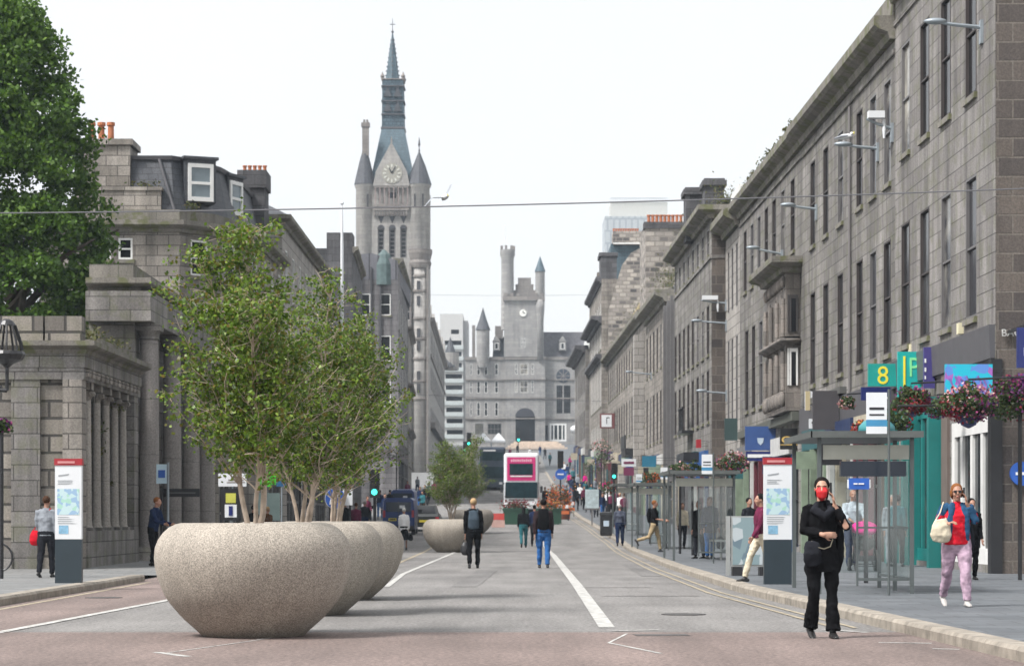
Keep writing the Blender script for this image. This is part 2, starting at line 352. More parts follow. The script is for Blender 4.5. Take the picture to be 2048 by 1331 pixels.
def window(root, p0, t, n, h, name='window'):
    a, b, c, d, sty = h[:5]; fm, pm, nv, nh, s, dep = STY[sty]
    def blk(mb, u0, u1, z0, z1, d0, d1):
        pts = [(u, dd, z) for z in (z0, z1) for (u, dd) in ((u0, d0), (u1, d0), (u1, d1), (u0, d1))]
        mb.add([(t.x*u - n.x*dd, t.y*u - n.y*dd, z) for u, dd, z in pts], [(0,3,2,1),(4,5,6,7),(0,1,5,4),(1,2,6,5),(2,3,7,6),(3,0,4,7)])
    W_, H_ = b - a, d - c; e = .004; mb = MB(); f0, f1 = dep - .06, dep + .05
    blk(mb, e, s, e, H_-e, f0, f1); blk(mb, W_-s, W_-e, e, H_-e, f0, f1); blk(mb, s, W_-s, e, s, f0, f1); blk(mb, s, W_-s, H_-s, H_-e, f0, f1)
    for k in range(nv): u = W_*(k+1)/(nv+1); blk(mb, u-s*.35, u+s*.35, s, H_-s, f0+.01, f1)
    for k in range(nh): z = H_*(k+1)/(nh+1); blk(mb, s, W_-s, z-s*.4, z+s*.4, f0+.02, f1)
    o = (p0[0] + t.x*a, p0[1] + t.y*a, c)
    fr = mb.build(name, fm, root, loc=o, fix=False)
    q = MB(); q.quad(*[(t.x*u - n.x*(dep+.01), t.y*u - n.y*(dep+.01), z) for u, z in ((s*.5, s*.5), (W_-s*.5, s*.5), (W_-s*.5, H_-s*.5), (s*.5, H_-s*.5))])
    q.build('pane', pm, fr, fix=False); return fr
WIDE = 1.15
def building(name, label, cat, pts, back, zb, zt, mat, wins={}, group=None, cap=True, sills=None, skip=()):
    """pts: front outline (outward = left of travel); back: the rest of the outline; wins[i] for the segment i"""
    root = thing(name, label, cat, (pts[0][0], pts[0][1], 0), 0, group); ox, oy = pts[0][0], pts[0][1]
    P = [Vector((p[0]-ox, p[1]-oy)) for p in pts]; B = [Vector((p[0]-ox, p[1]-oy)) for p in back]
    mb = MB()
    wins = {k_: [(h[:4] + ('blind',)) if h[4] == 'dark' and rnd.random() < .22 else h for h in v_] for k_, v_ in wins.items()}
    for i in range(len(P) - 1):
        t = (P[i+1] - P[i]).normalized(); n = Vector((-t.y, t.x)); hs = wins.get(i, [])
        cut_wall(mb, P[i], P[i+1], n, zb, zt, hs)
        for h in hs:
            shop = h[4].startswith('shop') or h[4] == 'door'
            wf = window(root, P[i], t, n, h, 'shop_window' if h[4].startswith('shop') else ('door' if h[4] == 'door' else 'window'))
            if not shop and sills:
                q = [(t.x*u + n.x*dd, t.y*u + n.y*dd) for u, dd in ((-.08, -.05), (h[1]-h[0]+.08, -.05), (h[1]-h[0]+.08, .07), (-.08, .07))]
                MB().add([(x, y, -.13) for x, y in q] + [(x, y, -.003) for x, y in q], [(0,3,2,1),(4,5,6,7),(0,1,5,4),(1,2,6,5),(2,3,7,6),(3,0,4,7)]).build('sill', sills, wf, fix=False)
    loop = P + B
    for i in range(len(P) - 1, len(loop)):
        a, b = loop[i], loop[(i+1) % len(loop)]
        mb.quad((a.x, a.y, zb), (b.x, b.y, zb), (b.x, b.y, zt), (a.x, a.y, zt))
    if cap: mb.poly([(p.x, p.y, zt) for p in loop])
    mb.build('wall', mat, root, fix=False)
    return root, P
def trim(root, P, name, prof, mat): return MB().sweep([(p.x, p.y) for p in P], prof).build(name, mat, root)
def cornice(z, h, d, back=.3): return [(-back, z), (d*.25, z), (d*.35, z+h*.3), (d*.8, z+h*.45), (d, z+h*.6), (d, z+h), (-back, z+h)]
def band(z, h, d): return [(-.05, z), (d, z), (d, z+h), (-.05, z+h)]
def grid(us, w, rows, sty='dark'): return [(u - w/2, u + w/2, a, b, sty) for u in us for a, b in rows]
def slope_cap(root, name, poly_lo, poly_hi, mat):
    return MB().ring([poly_lo, poly_hi]).build(name, mat, root)
def weeds(root, name, pts, r, n, seed=1, lf=None, tall=1.):
    """clumps of plants growing out of masonry joints"""
    q = np.random.RandomState(seed); C = np.array([q.randint(0, len(pts)) for _ in range(n)]); c = np.array(pts)[C] + q.normal(0, r, (n, 3)) * [1, 1, .55*tall] + [0, 0, r*.4*tall]
    return leaves(name, c, .09 + .05*q.rand(n), lf or LW, root, q)
def leaves(name, c, size, mat, parent, q, droop=0., asp=.55, loc=None):
    n = len(c); a = q.normal(0, 1, (n, 3)); a[:, 2] -= droop; a /= np.linalg.norm(a, axis=1)[:, None]
    b = q.normal(0, 1, (n, 3)); b -= a * np.sum(a*b, 1)[:, None]; b /= np.linalg.norm(b, axis=1)[:, None]
    s = np.broadcast_to(np.asarray(size), (n,))[:, None]
    V = np.empty((n, 4, 3)); V[:, 0] = c - a*s*.5; V[:, 1] = c + b*s*asp*.5; V[:, 2] = c + a*s*.5; V[:, 3] = c - b*s*asp*.5
    me = bpy.data.meshes.new(name); me.vertices.add(4*n); me.vertices.foreach_set('co', V.astype(np.float32).ravel())
    me.loops.add(4*n); me.loops.foreach_set('vertex_index', np.arange(4*n, dtype=np.int32))
    me.polygons.add(n); me.polygons.foreach_set('loop_start', np.arange(0, 4*n, 4, dtype=np.int32)); 
    me.update(calc_edges=True); me.validate(); me.materials.append(mat)
    return link(name, me, parent, loc)
LW = leafm('weed_leaves', [(.05,.07,.02), (.09,.11,.03), (.13,.12,.04), (.05,.06,.02), (.16,.13,.06)], .7)
LB = leafm('birch_leaves', [(.035,.075,.008), (.10,.18,.016), (.19,.30,.03), (.07,.14,.014), (.04,.08,.01), (.28,.38,.06), (.10,.18,.018), (.19,.14,.03), (.055,.11,.012)], .42, .38)
LT = leafm('broad_leaves', [(.025,.06,.008), (.06,.13,.014), (.10,.20,.02), (.04,.09,.01), (.15,.26,.035), (.035,.075,.012)], .55, .35)
BARK = paint('birch_bark', (.42,.34,.27), .8, var=.35, scale=9)
BARKD = paint('dark_bark', (.07,.055,.04), .9, var=.3, scale=6)

# ---------------------------------------------------------------- ground, road, pavements
ASP = asphalt('asphalt_grey', (.172,.165,.158), .42)
ASR = asphalt('asphalt_red', (.165,.126,.113), .40)
PAVE = slabs('pavement_slabs', (.125,.135,.145), (.095,.105,.115), (.06,.065,.07), .75, .5)
PAVL = slabs('pavement_slabs_pale', (.20,.20,.195), (.165,.17,.17), (.11,.11,.11), .75, .5)
KERB = paint('kerb_granite', (.27,.24,.20), .8, var=.4, scale=5, bump=.3)
PW = paint('road_paint_white', (.40,.395,.375), .75, var=.5, scale=7)
PY = paint('road_paint_faded_yellow', (.31,.265,.19), .8, var=.5, scale=5)
YS = [-15, 0, 10, 15, 20, 25, 30, 35, 40, 45, 50, 56, 60, 66, 72, 80, 88, 94, 100, 106, 112, 120, 128, 134, 140, 150, 160, 168, 180, 190, 200, 215, 230, 250, 270, 300, 330, 360, 390, 420, 440]
def stripmesh(name, mat, xl, xr, ys, dz, kind='structure', skirt=False):
    mb = MB()
    for i in range(len(ys) - 1):
        a, b = ys[i], ys[i+1]
        mb.quad((xl(a), a, g(a)+dz), (xr(a), a, g(a)+dz), (xr(b), b, g(b)+dz), (xl(b), b, g(b)+dz))
    return tag(mb.build(name, mat, fix=False), kind=kind)
stripmesh('ground', paint('far_ground', (.2,.2,.19), .9), lambda y: -700, lambda y: 700, [-30] + YS + [900, 4000], -.006)
stripmesh('road', ASP, lambda y: -8.2, lambda y: KR(y) + .1, YS, 0)
stripmesh('red_road_surface', ASR, lambda y: -8.2, lambda y: KR(y) + .05, [-15, 0, 10, 20, 26.6], .004)
stripmesh('red_lane_surface', ASR, lambda y: -7.7, lambda y: lerp(y, [26, 36, 49, 84, 130], [-5.9, -5.5, -5.1, -5., -4.6]), [26.7, 30, 36, 42, 49, 60, 70], .004)
def inr(a, b, ys=YS): return [a] + [y for y in ys if a < y < b] + [b]
stripmesh('pavement_right', PAVE, lambda y: KR(y) + .25, lambda y: 30, inr(5, 440), KH)
stripmesh('pavement_left', PAVL, lambda y: -30, lambda y: -7.75, inr(20, 48), KH)
stripmesh('pavement_left', PAVL, lambda y: -30, lambda y: -7.75, inr(56, 440), KH)
mb = MB(); mb.quad((-30,48,KH), (-7.75,48,KH), (-7.75,52,.02), (-30,52,KH)); mb.quad((-30,52,KH), (-7.75,52,.02), (-7.75,56,KH), (-30,56,KH)); tag(mb.build('dropped_kerb_pavement', PAVL, fix=False), kind='structure')
def kerb(name, xf, ys, side):
    mb = MB()
    for a, b in zip(ys[:-1], ys[1:]):
        n = max(1, int((b - a) / 1.2)); 
        for k in range(n):
            y0 = a + (b-a)*k/n + .006; y1 = a + (b-a)*(k+1)/n - .006; rr = []
            for y in (y0, y1):
                x = xf(y); z = g(y)
                rr.append([(x + side*d, y, z + h) for d, h in ((.0, -.1), (.0, KH-.03), (.03, KH+.006), (.27, KH+.006), (.27, -.1))])
            mb.ring(rr)
    return tag(mb.build(name, KERB, fix=True), kind='structure')
kerb('kerb_right', KR, inr(8, 300), 1)
kerb('kerb_left', lambda y: -7.5, inr(20, 48), -1); kerb('kerb_left', lambda y: -7.5, inr(56, 300), -1)
def mark(pts, w, m=PW, dz=.008, name='road_marking'):
    """a painted line along (x, y) points"""
    mb = MB(); P = []
    for i in range(len(pts) - 1):
        n = max(1, int(abs(pts[i+1][1] - pts[i][1]) / 3))
        for k in range(n): P.append(tuple(pts[i][j] + (pts[i+1][j]-pts[i][j])*k/n for j in (0, 1)))
    P.append(pts[-1]); rr = []
    for i, p in enumerate(P):
        a = Vector(P[max(0, i-1)]); b = Vector(P[min(len(P)-1, i+1)]); t = (b - a).normalized(); n = Vector((-t.y, t.x))*w/2
        rr.append([(p[0]+n.x, p[1]+n.y, g(p[1]+n.y)+dz), (p[0]-n.x, p[1]-n.y, g(p[1]-n.y)+dz)])
    mb.ring(rr, cap=False, closed=False)
    return tag(mb.build(name, m, fix=False), kind='structure')
mark([(1.12, 27.7), (1.25, 45), (1.42, 80), (1.40, 110), (1.35, 138)], .19)
mark([(-5.85, 25), (-5.42, 36.2), (-5.1, 49)], .13); mark([(-2.35, 44), (-2.5, 54), (-2.15, 84), (-2.1, 110)], .12)
mark([(-3.05, 44), (-3.2, 60), (-3.3, 86), (-3.3, 120)], .12, PY)
mark([(-7.2, 20), (-7.25, 47)], .1, PY)
for dx in (.32, .55): mark([(KR(y) - dx, y) for y in (27.6, 30.7, 40.5, 58.8, 80, 103, 125, 150)], .065, PY)
mark([(4.0, 26.5), (3.62, 27.3)], .1); mark([(4.32, 24.2), (3.8, 24.35)], .09); mark([(4.15, 23.2), (4.4, 23.1)], .09)
mark([(-3.42, 22.6), (-3.02, 21.9)], .09); mark([(-2.7, 25.6), (-2.95, 25.9)], .08); mark([(-3.3, 22.5), (-2.75, 24.6), (-2.6, 25.3)], .03)
mark([(1.0, 24.3), (1.28, 26.2)], .03); mark([(1.0, 24.3), (1.42, 22.4)], .045); mark([(1.15, 26.9), (1.7, 27.1)], .1)
TAR = paint('tar_dark', (.095,.088,.085), .9, var=.4, scale=8)
mark([(1.35, 25.9), (1.95, 25.95)], .35, TAR, .009, 'tar_patch'); mark([(1.5, 38.8), (3.1, 38.9)], .12, TAR, .009, 'tar_joint'); mark([(1.3, 43.5), (2.6, 43.6)], .14, TAR, .009, 'tar_joint')
mark([(-8, 26.65), (4.2, 26.65)], .05, TAR, .009, 'tar_joint'); 
PATCH = asphalt('asphalt_patch', (.15,.144,.139), .4)
mark([(-.9, 44), (-.6, 58)], .5, PATCH, .006, 'road_repair_patch'); mark([(3.1, 52), (3.3, 66)], .45, PATCH, .006, 'road_repair_patch')
for x_, y_ in ((2.3, 31.5), (-6.6, 38)):
    tag(MB().ring([[(x_+.3*math.cos(a), y_+.3*math.sin(a), z_) for a in np.linspace(0, 2*PI, 20, endpoint=False)] for z_ in (-.02, .010)]).build('manhole_cover', paint('cast_iron', (.07,.065,.062), .6, .4, var=.4, scale=30)), kind='structure')
# ---------------------------------------------------------------- right-hand buildings
RB = {'granite_building': (61.2, 78.2, 0), 'granite_building_with_bay': (79.5, 97.6, 0), 'granite_building_with_weeds': (104.5, 123.5, -.62), 'curved_cornice_building': (137.3, 154.6, 0), 'long_granite_terrace': (155.4, 203.5, 0), 'ornate_tall_building': (204.4, 227.5, -.5), 'domed_corner_building': (228.5, 254, -.9)}
def seg_r(Y0, Y1, dx=0., near=22.): return [(near, Y0), (XR(Y0) + dx, Y0), (XR(Y1) + dx, Y1)]
def U(Y0, ys): return [y - Y0 for y in ys]
# B: the nearest building on the right, rough gable to the side street
w = grid(U(49, [51.4, 54.2, 56.8, 59.4]), 1.15, [(10.5, 13.3), (5.65, 8.75)]) + [(.35, 4.6, .3, 3.45, 'shopw'), (5.6, 11.2, .25, 4.0, 'shopt')]
rt, P = building('granite_shop_building', 'plain grey granite building at the right edge above the white and teal shopfronts', 'building',
    [(22, 49), (XR(49), 49), (XR(60.9), 60.9)], [(22, 60.9)], -.5, 14.6, G1, {1: w}, sills=GM)
MB().box(0, 11.9, -.035, .02, -.4, 14.5).build('gable_stonework', G4, rt)
for ch in rt.children:
    if ch.name.startswith('gable'): ch.location = (XR(49)-22+.02, 0, 0)
trim(rt, P[1:], 'string_course', band(14.0, .12, .05), G1); trim(rt, P, 'cornice', cornice(14.6, .55, .5, .8), GM); trim(rt, P, 'parapet', [(-.5, 15.15), (-.1, 15.15), (-.1, 16.4), (-.5, 16.4)], GM)
trim(rt, P[1:], 'fascia', [(-.02, 4.62), (.10, 4.62), (.13, 5.32), (-.02, 5.32)], LEAD); 
x0 = XR(49) - 22
MB().box(x0-.10, x0+.14, -.08, .25, -.3, 4.6).build('corner_column', BLACK, rt)
MB().box(x0-.12, x0+.0, 4.75, 5.5, 0, 4.6).build('pilaster', paint('brown_pilaster', (.14,.11,.095), .7), rt)
for a in (11.35, 8.9, 5.55): MB().box(x0-.34-.011*a, x0, a, a+.25, 0, 4.1).build('teal_column', TEAL, rt)
for u in (3.2, 9.6): MB().box(x0-.15, x0+.0, u, u+.25, 5.38, 5.62).build('floodlight', paint('cream_lamp', (.7,.65,.45), .5), rt)
# C
w = grid(U(60.9, [62.1, 64.4, 66.7, 70.3, 73.3, 76.2]), 1.08, [(10.1, 12.85), (5.6, 8.6)]) + [(.8, 7.6, .3, 4.0, 'shopg'), (8.8, 12.6, .3, 3.6, 'shopd'), (13.2, 16.9, .3, 3.6, 'shopg')]
rt, P = building('granite_building', 'long grey granite building with a deep mossy cornice next to the teal shop', 'building', seg_r(60.9, 78.7)[1:], [(22, 78.7), (22, 60.9)], -.5, 14.3, G2, {0: w}, sills=GM)
trim(rt, P, 'string_course', band(13.3, .14, .06), G2); trim(rt, P, 'cornice', cornice(13.7, .6, .55, .8), GM); trim(rt, P, 'parapet', [(-.45, 14.3), (.05, 14.3), (.05, 14.95), (-.45, 14.95)], GM)
trim(rt, P, 'fascia', [(-.02, 4.1), (.12, 4.1), (.12, 4.9), (-.02, 4.9)], LEAD)
for a in (7.2,): MB().tube([(-.07-.0115*a, a, 3), (-.07-.0115*a, a, 13.2)], .045).build('drainpipe', paint('pipe_grey', (.16,.15,.15), .7), rt)
MB().box(-1.02, -.25, 8.7, 8.85, 3.9, 5.05).build('side_panel', paint('dark_ribbed_panel', (.06,.055,.06), .6), rt)
MB().box(-.30, .1, 8.2, 17.2, 4.95, 5.15).build('canopy', paint('canopy_lead', (.09,.09,.085), .6), rt)
# D with the carved bay
w = grid(U(78.7, [81.2, 83.9, 86.4, 88.8, 91.2, 93.6, 96]), 1.05, [(10.5, 13.0)]) + grid(U(78.7, [88.2, 90.6, 93, 95.4]), 1.1, [(5.6, 8.9)]) + [(1, 8, .3, 3.5, 'shopd'), (9, 18.5, .3, 3.5, 'shopg')]
rt, P = building('granite_building_with_bay', 'grey granite building with the carved stone bay and weeds along its parapet', 'building', seg_r(78.7, 98)[1:], [(22, 98), (22, 78.7)], -.5, 14.3, G2, {0: w}, sills=GM)
trim(rt, P, 'string_course', band(13.35, .14, .06), G2); trim(rt, P, 'cornice', cornice(13.7, .6, .5, .8), GM); trim(rt, P, 'parapet', [(-.4, 14.3), (.02, 14.3), (.02, 14.9), (-.4, 14.9)], GM)
weeds(rt, 'weeds', [(.1 - .0115*t_, t_, 14.9) for t_ in np.arange(2.5, 19, 1.7)]+[(.1 - .0115*t_, t_, 14.85) for t_ in (4,4.3,9,9.3,9.5,14)], .11, 900, 3)
# carved bay, two storeys
ST = stone('carved_bay_stone', (.26,.23,.205), (.13,.118,.108), (.10,.09,.08), .5, .5, .01, stain=.4)
b0, b1, pr = .5, 6.4, .5
MB().box(-pr, .0, b0, b1, 4.9, 5.6).build('bay_base', ST, rt)
MB().sweep([(0, b0-.01), (-pr, b0-.01), (-pr-.07, b1+.01), (0, b1+.01)], cornice(9.55, .5, .55, .1)).build('bay_cornice', GM, rt)
mb = MB(); mb.box(-pr, -.02, b0, b1, 8.95, 9.55); mb.box(-pr, -.02, b0, b1, 7.1, 7.4)
for k in range(4):
    u = b0 + (b1 - b0 - .5) * k / 3; mb.box(-pr, -.02, u, u + .5, 5.6, 8.95)
    for z in (5.6, 7.4): mb.tube([(-pr-.06, u+.25, z), (-pr-.06, u+.25, z+1.3)], .09)
for k in range(3):
    u = b0 + .5 + (b1-b0-.5)*k/3; wd = (b1-b0-.5)/3 - .5
    for q in range(2):
        c = u + wd*(q+.5)/2
    mb.add([(-pr, u, 8.3), (-pr, u, 8.95), (-pr, u+wd/2, 8.95), (-pr-.0, u+wd*.0, 8.3)], [(0,1,2)]); mb.add([(-pr, u+wd, 8.3), (-pr, u+wd, 8.95), (-pr, u+wd/2, 8.95)], [(0,1,2)])
    for z0, z1 in ((5.6, 7.1), (7.4, 8.9)):
        f = MB(); f.box(-pr+.16, -pr+.26, u+.01, u+.14, z0, z1); f.box(-pr+.16, -pr+.26, u+wd-.14, u+wd-.01, z0, z1); f.box(-pr+.16, -pr+.26, u+wd/2-.05, u+wd/2+.05, z0, z1); f.box(-pr+.15, -pr+.27, u+.14, u+wd-.14, z1-.5, z1-.42)
        o = f.build('bay_window', WHITE if z0 < 6 else DARKF, rt); MB().quad((-pr+.24, u, z0), (-pr+.24, u+wd, z0), (-pr+.24, u+wd, z1), (-pr+.24, u, z1)).build('pane', PANE, o, fix=False)
mb.build('bay_piers', ST, rt)
for z0, z1 in ((5.75, 7.0), (7.55, 8.8)):
    o = MB().box(-pr+.12, -pr+.18, b0-.05, b0-.01, z0, z1).box(-.16, -.10, b0-.05, b0-.01, z0, z1).box(-.45, -.40, b0-.05, b0-.01, z0, z1).box(-pr+.18, -.16, b0-.05, b0-.01, z1-.12, z1-.003).build('side_window', WHITE if z0 < 7 else DARKF, rt)
    MB().box(-pr+.18, -.16, b0-.03, b0-.012, z0, z1-.12).build('pane', PANE, o)
mb = MB()
for k in range(9): u = b0 + .3 + k*.68; mb.ell((-pr-.08, u, 5.3), (.12, .2, .28), 8, 5); mb.ell((-pr-.06, u, 9.25), (.1, .14, .22), 8, 5)
mb.sweep([(0, b0), (-pr, b0), (-pr-.07, b1), (0, b1)], cornice(7.1, .22, .22, .05)); mb.build('bay_carving', ST, rt, smooth=True)
MB().box(-.35, .05, -.0, 19.0, 4.55, 4.85).build('fascia', paint('fascia_dark_moss', (.08,.085,.07), .8), rt)
# E
w = grid(U(98, [99.2, 101, 102.6]), .7, [(10.2, 12.9), (5.4, 9)], 'blind') + [(.6, 5.2, .8, 3.6, 'shopd')]
rt, P = building('narrow_granite_building', 'narrow pale building with buff windows squeezed before the rough side wall', 'building', seg_r(98, 103.9)[1:], [(22, 103.9), (22, 98)], -.5, 13.6, G6, {0: w})
trim(rt, P, 'cornice', cornice(13.5, .7, .7, .5), GM); MB().box(.1, 1.3, 1.5, 5.2, 14.2, 15.4).build('roof_box', WHITE, rt)
# F
w = grid(U(103.9, list(np.arange(105.5, 124, 2.55))), 1.0, [(13.05, 14.2)], 'blind') + grid(U(103.9, list(np.arange(105.5, 124, 2.55))), 1.1, [(8.6, 10.8), (5.6, 7.9)], 'dark') + [(1, 9, .9, 3.7, 'shopd'), (10, 19, .9, 3.7, 'shopg')]
rt, P = building('granite_building_with_weeds', 'four storey granite building with a rough side wall, roof weeds and two tall chimneys', 'building', [(22, 103.9), (XR(104)-.62, 103.9), (XR(124)-.62, 124)], [(22, 124)], -.5, 14.7, G2, {1: w}, sills=GM)
x0 = XR(104)-.62-22
MB().box(x0+.02, x0+2, -.04, .02, -.4, 14.6).build('side_stonework', G4, rt)
trim(rt, P, 'string_course', band(12.75, .15, .07), G2); trim(rt, P, 'cornice', cornice(14.5, .55, .65, .8), GM)
weeds(rt, 'weeds', [(x0+.3 - .0115*t_ + rnd.random()*1.2, t_, 15.2 + rnd.random()*.4) for t_ in np.arange(.4, 19, .35)], .34, 2600, 4, tall=1.4)
for (a, b, c, z, nm) in ((xx(1410, 107)-22, xx(1448, 107)-22, 3.1, zz(356, 107), 'chimney'), (xx(1372, 112)-22, xx(1408, 112)-22, 8.1, zz(374, 112), 'chimney')):
    o = MB().box(a, b, c, c+1.6, 14.5, z-.35).box(a-.12, b+.12, c-.12, c+1.72, z-.35, z-.1).box(a-.04, b+.04, c, c+1.6, z-.1, z).build(nm, G5, rt)
MB().box(-12.9, -11.5, 3.5, 9.5, 14.7, 15.9).build('roof_house', G5, rt)
MB().box(x0-.95, x0, 4, 8.5, 3.9, 4.3).build('entrance_canopy', BLACK, rt)
mb = MB(); 
for k in range(14): mb.box(x0-.62, x0-.58, 9.2+k*.2, 9.24+k*.2, 8.1-2.6, 8.1-1.5)
mb.box(x0-.66, x0, 9.1, 12.1, 5.35, 5.5); mb.box(x0-.66, x0-.56, 9.1, 12.1, 6.55, 6.62); mb.build('balcony', BLACK, rt)
# G glass fins
rt, P = building('black_glass_building', 'narrow modern building faced in tall black glass and fins', 'building', seg_r(124, 137)[1:], [(22, 137), (22, 124)], -.5, 13.4, BLACK, {0: [(.6, 3.2, 4, 12.8, 'big'), (3.6, 6.2, 4, 12.8, 'big'), (6.6, 9.2, 4, 12.8, 'big'), (9.6, 12.4, 4, 12.8, 'big'), (.8, 12, 1.2, 3.5, 'shopg')]})
mb = MB(); [mb.box(-.42, 0, u, u+.22, 3.8, 13.6) for u in (.2, 3.3, 6.3, 9.3, 12.5)]; mb.build('fins', GREYF, rt)
MB().add([(-.3, .2, 13.4), (1.2, .2, 13.4), (1.2, .2, 15.3), (-.3, .2, 14.3), (-.3, 4, 13.4), (1.2, 4, 13.4), (1.2, 4, 15.3), (-.3, 4, 14.3)], [(0,1,2,3),(4,7,6,5),(0,3,7,4),(3,2,6,7),(1,5,6,2)]).build('roof_screen', WHITE, rt)
# H
w = grid(U(137, [139, 142, 145, 148, 151, 154]), 1., [(10.4, 13), (6, 9)], 'dark') + [(1, 8, 1.6, 4.4, 'shopd'), (9.5, 17, 1.8, 4.4, 'shopg')]
rt, P = building('curved_cornice_building', 'grey granite building with a bracketed dark cornice beyond the black glass', 'building', seg_r(137, 155)[1:], [(22, 155), (22, 137)], -.5, 14.2, G3, {0: w}, sills=GM)
trim(rt, P, 'cornice', cornice(13.9, .7, .75, .6), GM); weeds(rt, 'weeds', [(.3 + rnd.random()*1.5, t_, 15.2+rnd.random()*1.2) for t_ in np.arange(1, 17, .5)], .5, 1800, 5, tall=1.4)
MB().box(.8, 5, 2, 17, 14.2, 15.4).build('roof_storey', SL, rt)
# J
w = grid(U(155, list(np.arange(157, 204, 3.2))), 1.05, [(11.2, 13.6), (7.4, 10)], 'dark') + [(1+8*k, 7.5+8*k, 2.6, 5.6, 'shopd' if k % 2 else 'shopg') for k in range(6)]
rt, P = building('long_granite_terrace', 'long weathered granite terrace with overgrown gutters further up the right side', 'building', seg_r(155, 204)[1:], [(22, 204), (22, 155)], -.5, 14.6, G3, {0: w}, sills=GM)
MB().box(-1.0, 0, 8, 14, 5.6, 6.1).box(-1.05, -.95, 8, 14, 6.1, 7.0).build('balcony', BLACK, rt); MB().box(-.8, .0, 22, 24, 2, 5.4).box(-.7, .0, 2, 3.2, 2, 13.5).build('pale_pier', G6, rt)
trim(rt, P, 'cornice', cornice(14.4, .6, .6, .6), GM); weeds(rt, 'weeds', [(.2 + rnd.random()*1.2, t_, 15.2+rnd.random()*.8) for t_ in np.arange(8, 40, .5)], .5, 2600, 6, tall=1.3)
rf = MB(); rf.add([(.6, 19, 14.6), (5, 19, 14.6), (5, 19, 18.6), (3.2, 19, 18.9), (.6, 19, 17.2)], [(0,1,2,3,4)]); rf.add([(.6, 19, 14.6), (.6, 30, 14.6), (.6, 30, 17.2), (.6, 19, 17.2)], [(0,1,2,3)]); rf.add([(.6, 19, 17.2), (.6, 30, 17.2), (3.2, 30, 18.9), (3.2, 19, 18.9)], [(0,1,2,3)])
rf.build('dormer', paint('ochre_render', (.36,.29,.16), .8, var=.25), rt)
MB().box(2.0, 3.4, 12, 17, 14.6, 17.4).build('glazed_stair', paint('blue_glass', (.10,.16,.22), .2), rt)
# checkered gables and chimneys behind the terrace
def gable(name, label, Y, poly, thick, mat, cat='building'):
    pts = [at(px, py, Y) for px, py in poly]; o = pts[0]; lo = [(p.x-o.x, 0, p.z) for p in pts]; hi = [(p.x-o.x, thick, p.z) for p in pts]
    r_ = thing(name, label, cat, (o.x, Y, 0)); MB().ring([lo, hi]).build('wall', mat, r_); return r_
def pots(root, xs, y, z, h=.75, r=.14, mat=None):
    for x in xs: MB().lathe([(r*1.1, 0), (r*.9, .08), (r*.8, h*.8), (r*1.15, h*.84), (r*1.1, h)], (x, y, z), 10).build('chimney_pot', mat or POT, root)
r1 = gable('checkered_gable_building', 'tall gable of pale and dark checkered rubble with a long row of orange pots', 157, [(1291,670), (1392,670), (1392,446), (1291,446)], 7, GC)
z = zz(446, 157); MB().box(-.1, 3.5, -.1, 1.4, z-.35, z+.08).build('chimney_cap', G5, r1); pots(r1, [.25+.27*k for k in range(11)], .6, z+.08, .55, .12)
r1 = gable('sloping_gable_building', 'checkered rubble gable sloping down towards the street in front of the slate roof', 203.4, [(1217,745), (1291,745), (1291,490), (1262,505), (1244,530), (1226,590), (1217,620)], .5, GC)
r1 = gable('slate_roofed_building', 'blue slate roof and checkered chimney with orange pots left of the tall checkered gable', 215, [(1216,600), (1290,600), (1290,487), (1222,487), (1216,560)], 6, SLB)
a, b = xx(1226, 215)-xx(1216, 215), xx(1286, 215)-xx(1216, 215); z = zz(463, 215)
MB().box(a, b, -.4, 2.6, zz(490, 215), z).build('chimney', GC, r1); pots(r1, [a+.15+.22*k for k in range(11)], 1.8, z, .5, .1); MB().box(a, b, -.5, -.41, zz(489, 215), zz(486, 215)).build('flashing', WHITE, r1)
# K ornate, L
w = grid(U(204, list(np.arange(206, 227, 3))), 1.2, [(16, 20), (11, 15), (6.5, 9.5)], 'sash')
rt, P = building('ornate_tall_building', 'tall ornate granite building with stacked balconies where the right side street line ends high', 'building', [(22, 204), (XR(204)-.5, 204), (XR(228)-.5, 228)], [(22, 228)], -.5, 22, G3, {1: w}, sills=GM)
x0 = XR(204)-.5-22
for z, d in ((21.6, .5), (18.2, .9), (14.9, .5)): trim(rt, P[1:], 'cornice', cornice(z, .6, d, .2), G5)
MB().box(x0, x0+1.4, 2, 6, 22, 24.2).box(x0-.15, x0+1.5, 1.9, 6.1, 24.2, 24.5).build('roof_turret', G5, rt)
for u in (8, 13, 18): MB().box(x0-.1, x0+1., u, u+1.4, 22, 23.4).build('pinnacle', G3, rt)
w = grid(U(228, list(np.arange(230, 252, 3.4))), 1.2, [(13.5, 16), (9, 11.8)], 'dark')
rt, P = building('domed_corner_building', 'dark granite building with a small pale dome, before the castle like hall', 'building', [(22, 228), (XR(228)-.9, 228), (XR(255)-.9, 255)], [(22, 255)], -.5, 17.6, G1, {1: w})
x0 = XR(228)-.9-22
trim(rt, P[1:], 'cornice', cornice(17.3, .7, 1.0, .3), G5); MB().lathe([(1.1, 0), (1.1, .5), (.95, 1.1), (.6, 1.6), (.1, 1.85)], (x0+1.1, 5, 17.9), 14).build('dome', paint('pale_dome', (.5,.52,.5), .6), rt, smooth=True)
w = grid([6+6*k for k in range(16)], 2.2, [(15, 17), (11.5, 13.5)], 'dark')
rt, P = building('far_right_terrace', 'hazy row of granite shops at the far right end of the street', 'building', [(22, 255), (XR(255)-.2, 255), (8.6, 290), (16, 380)], [(30, 380)], -.5, 15.5, G3, {})
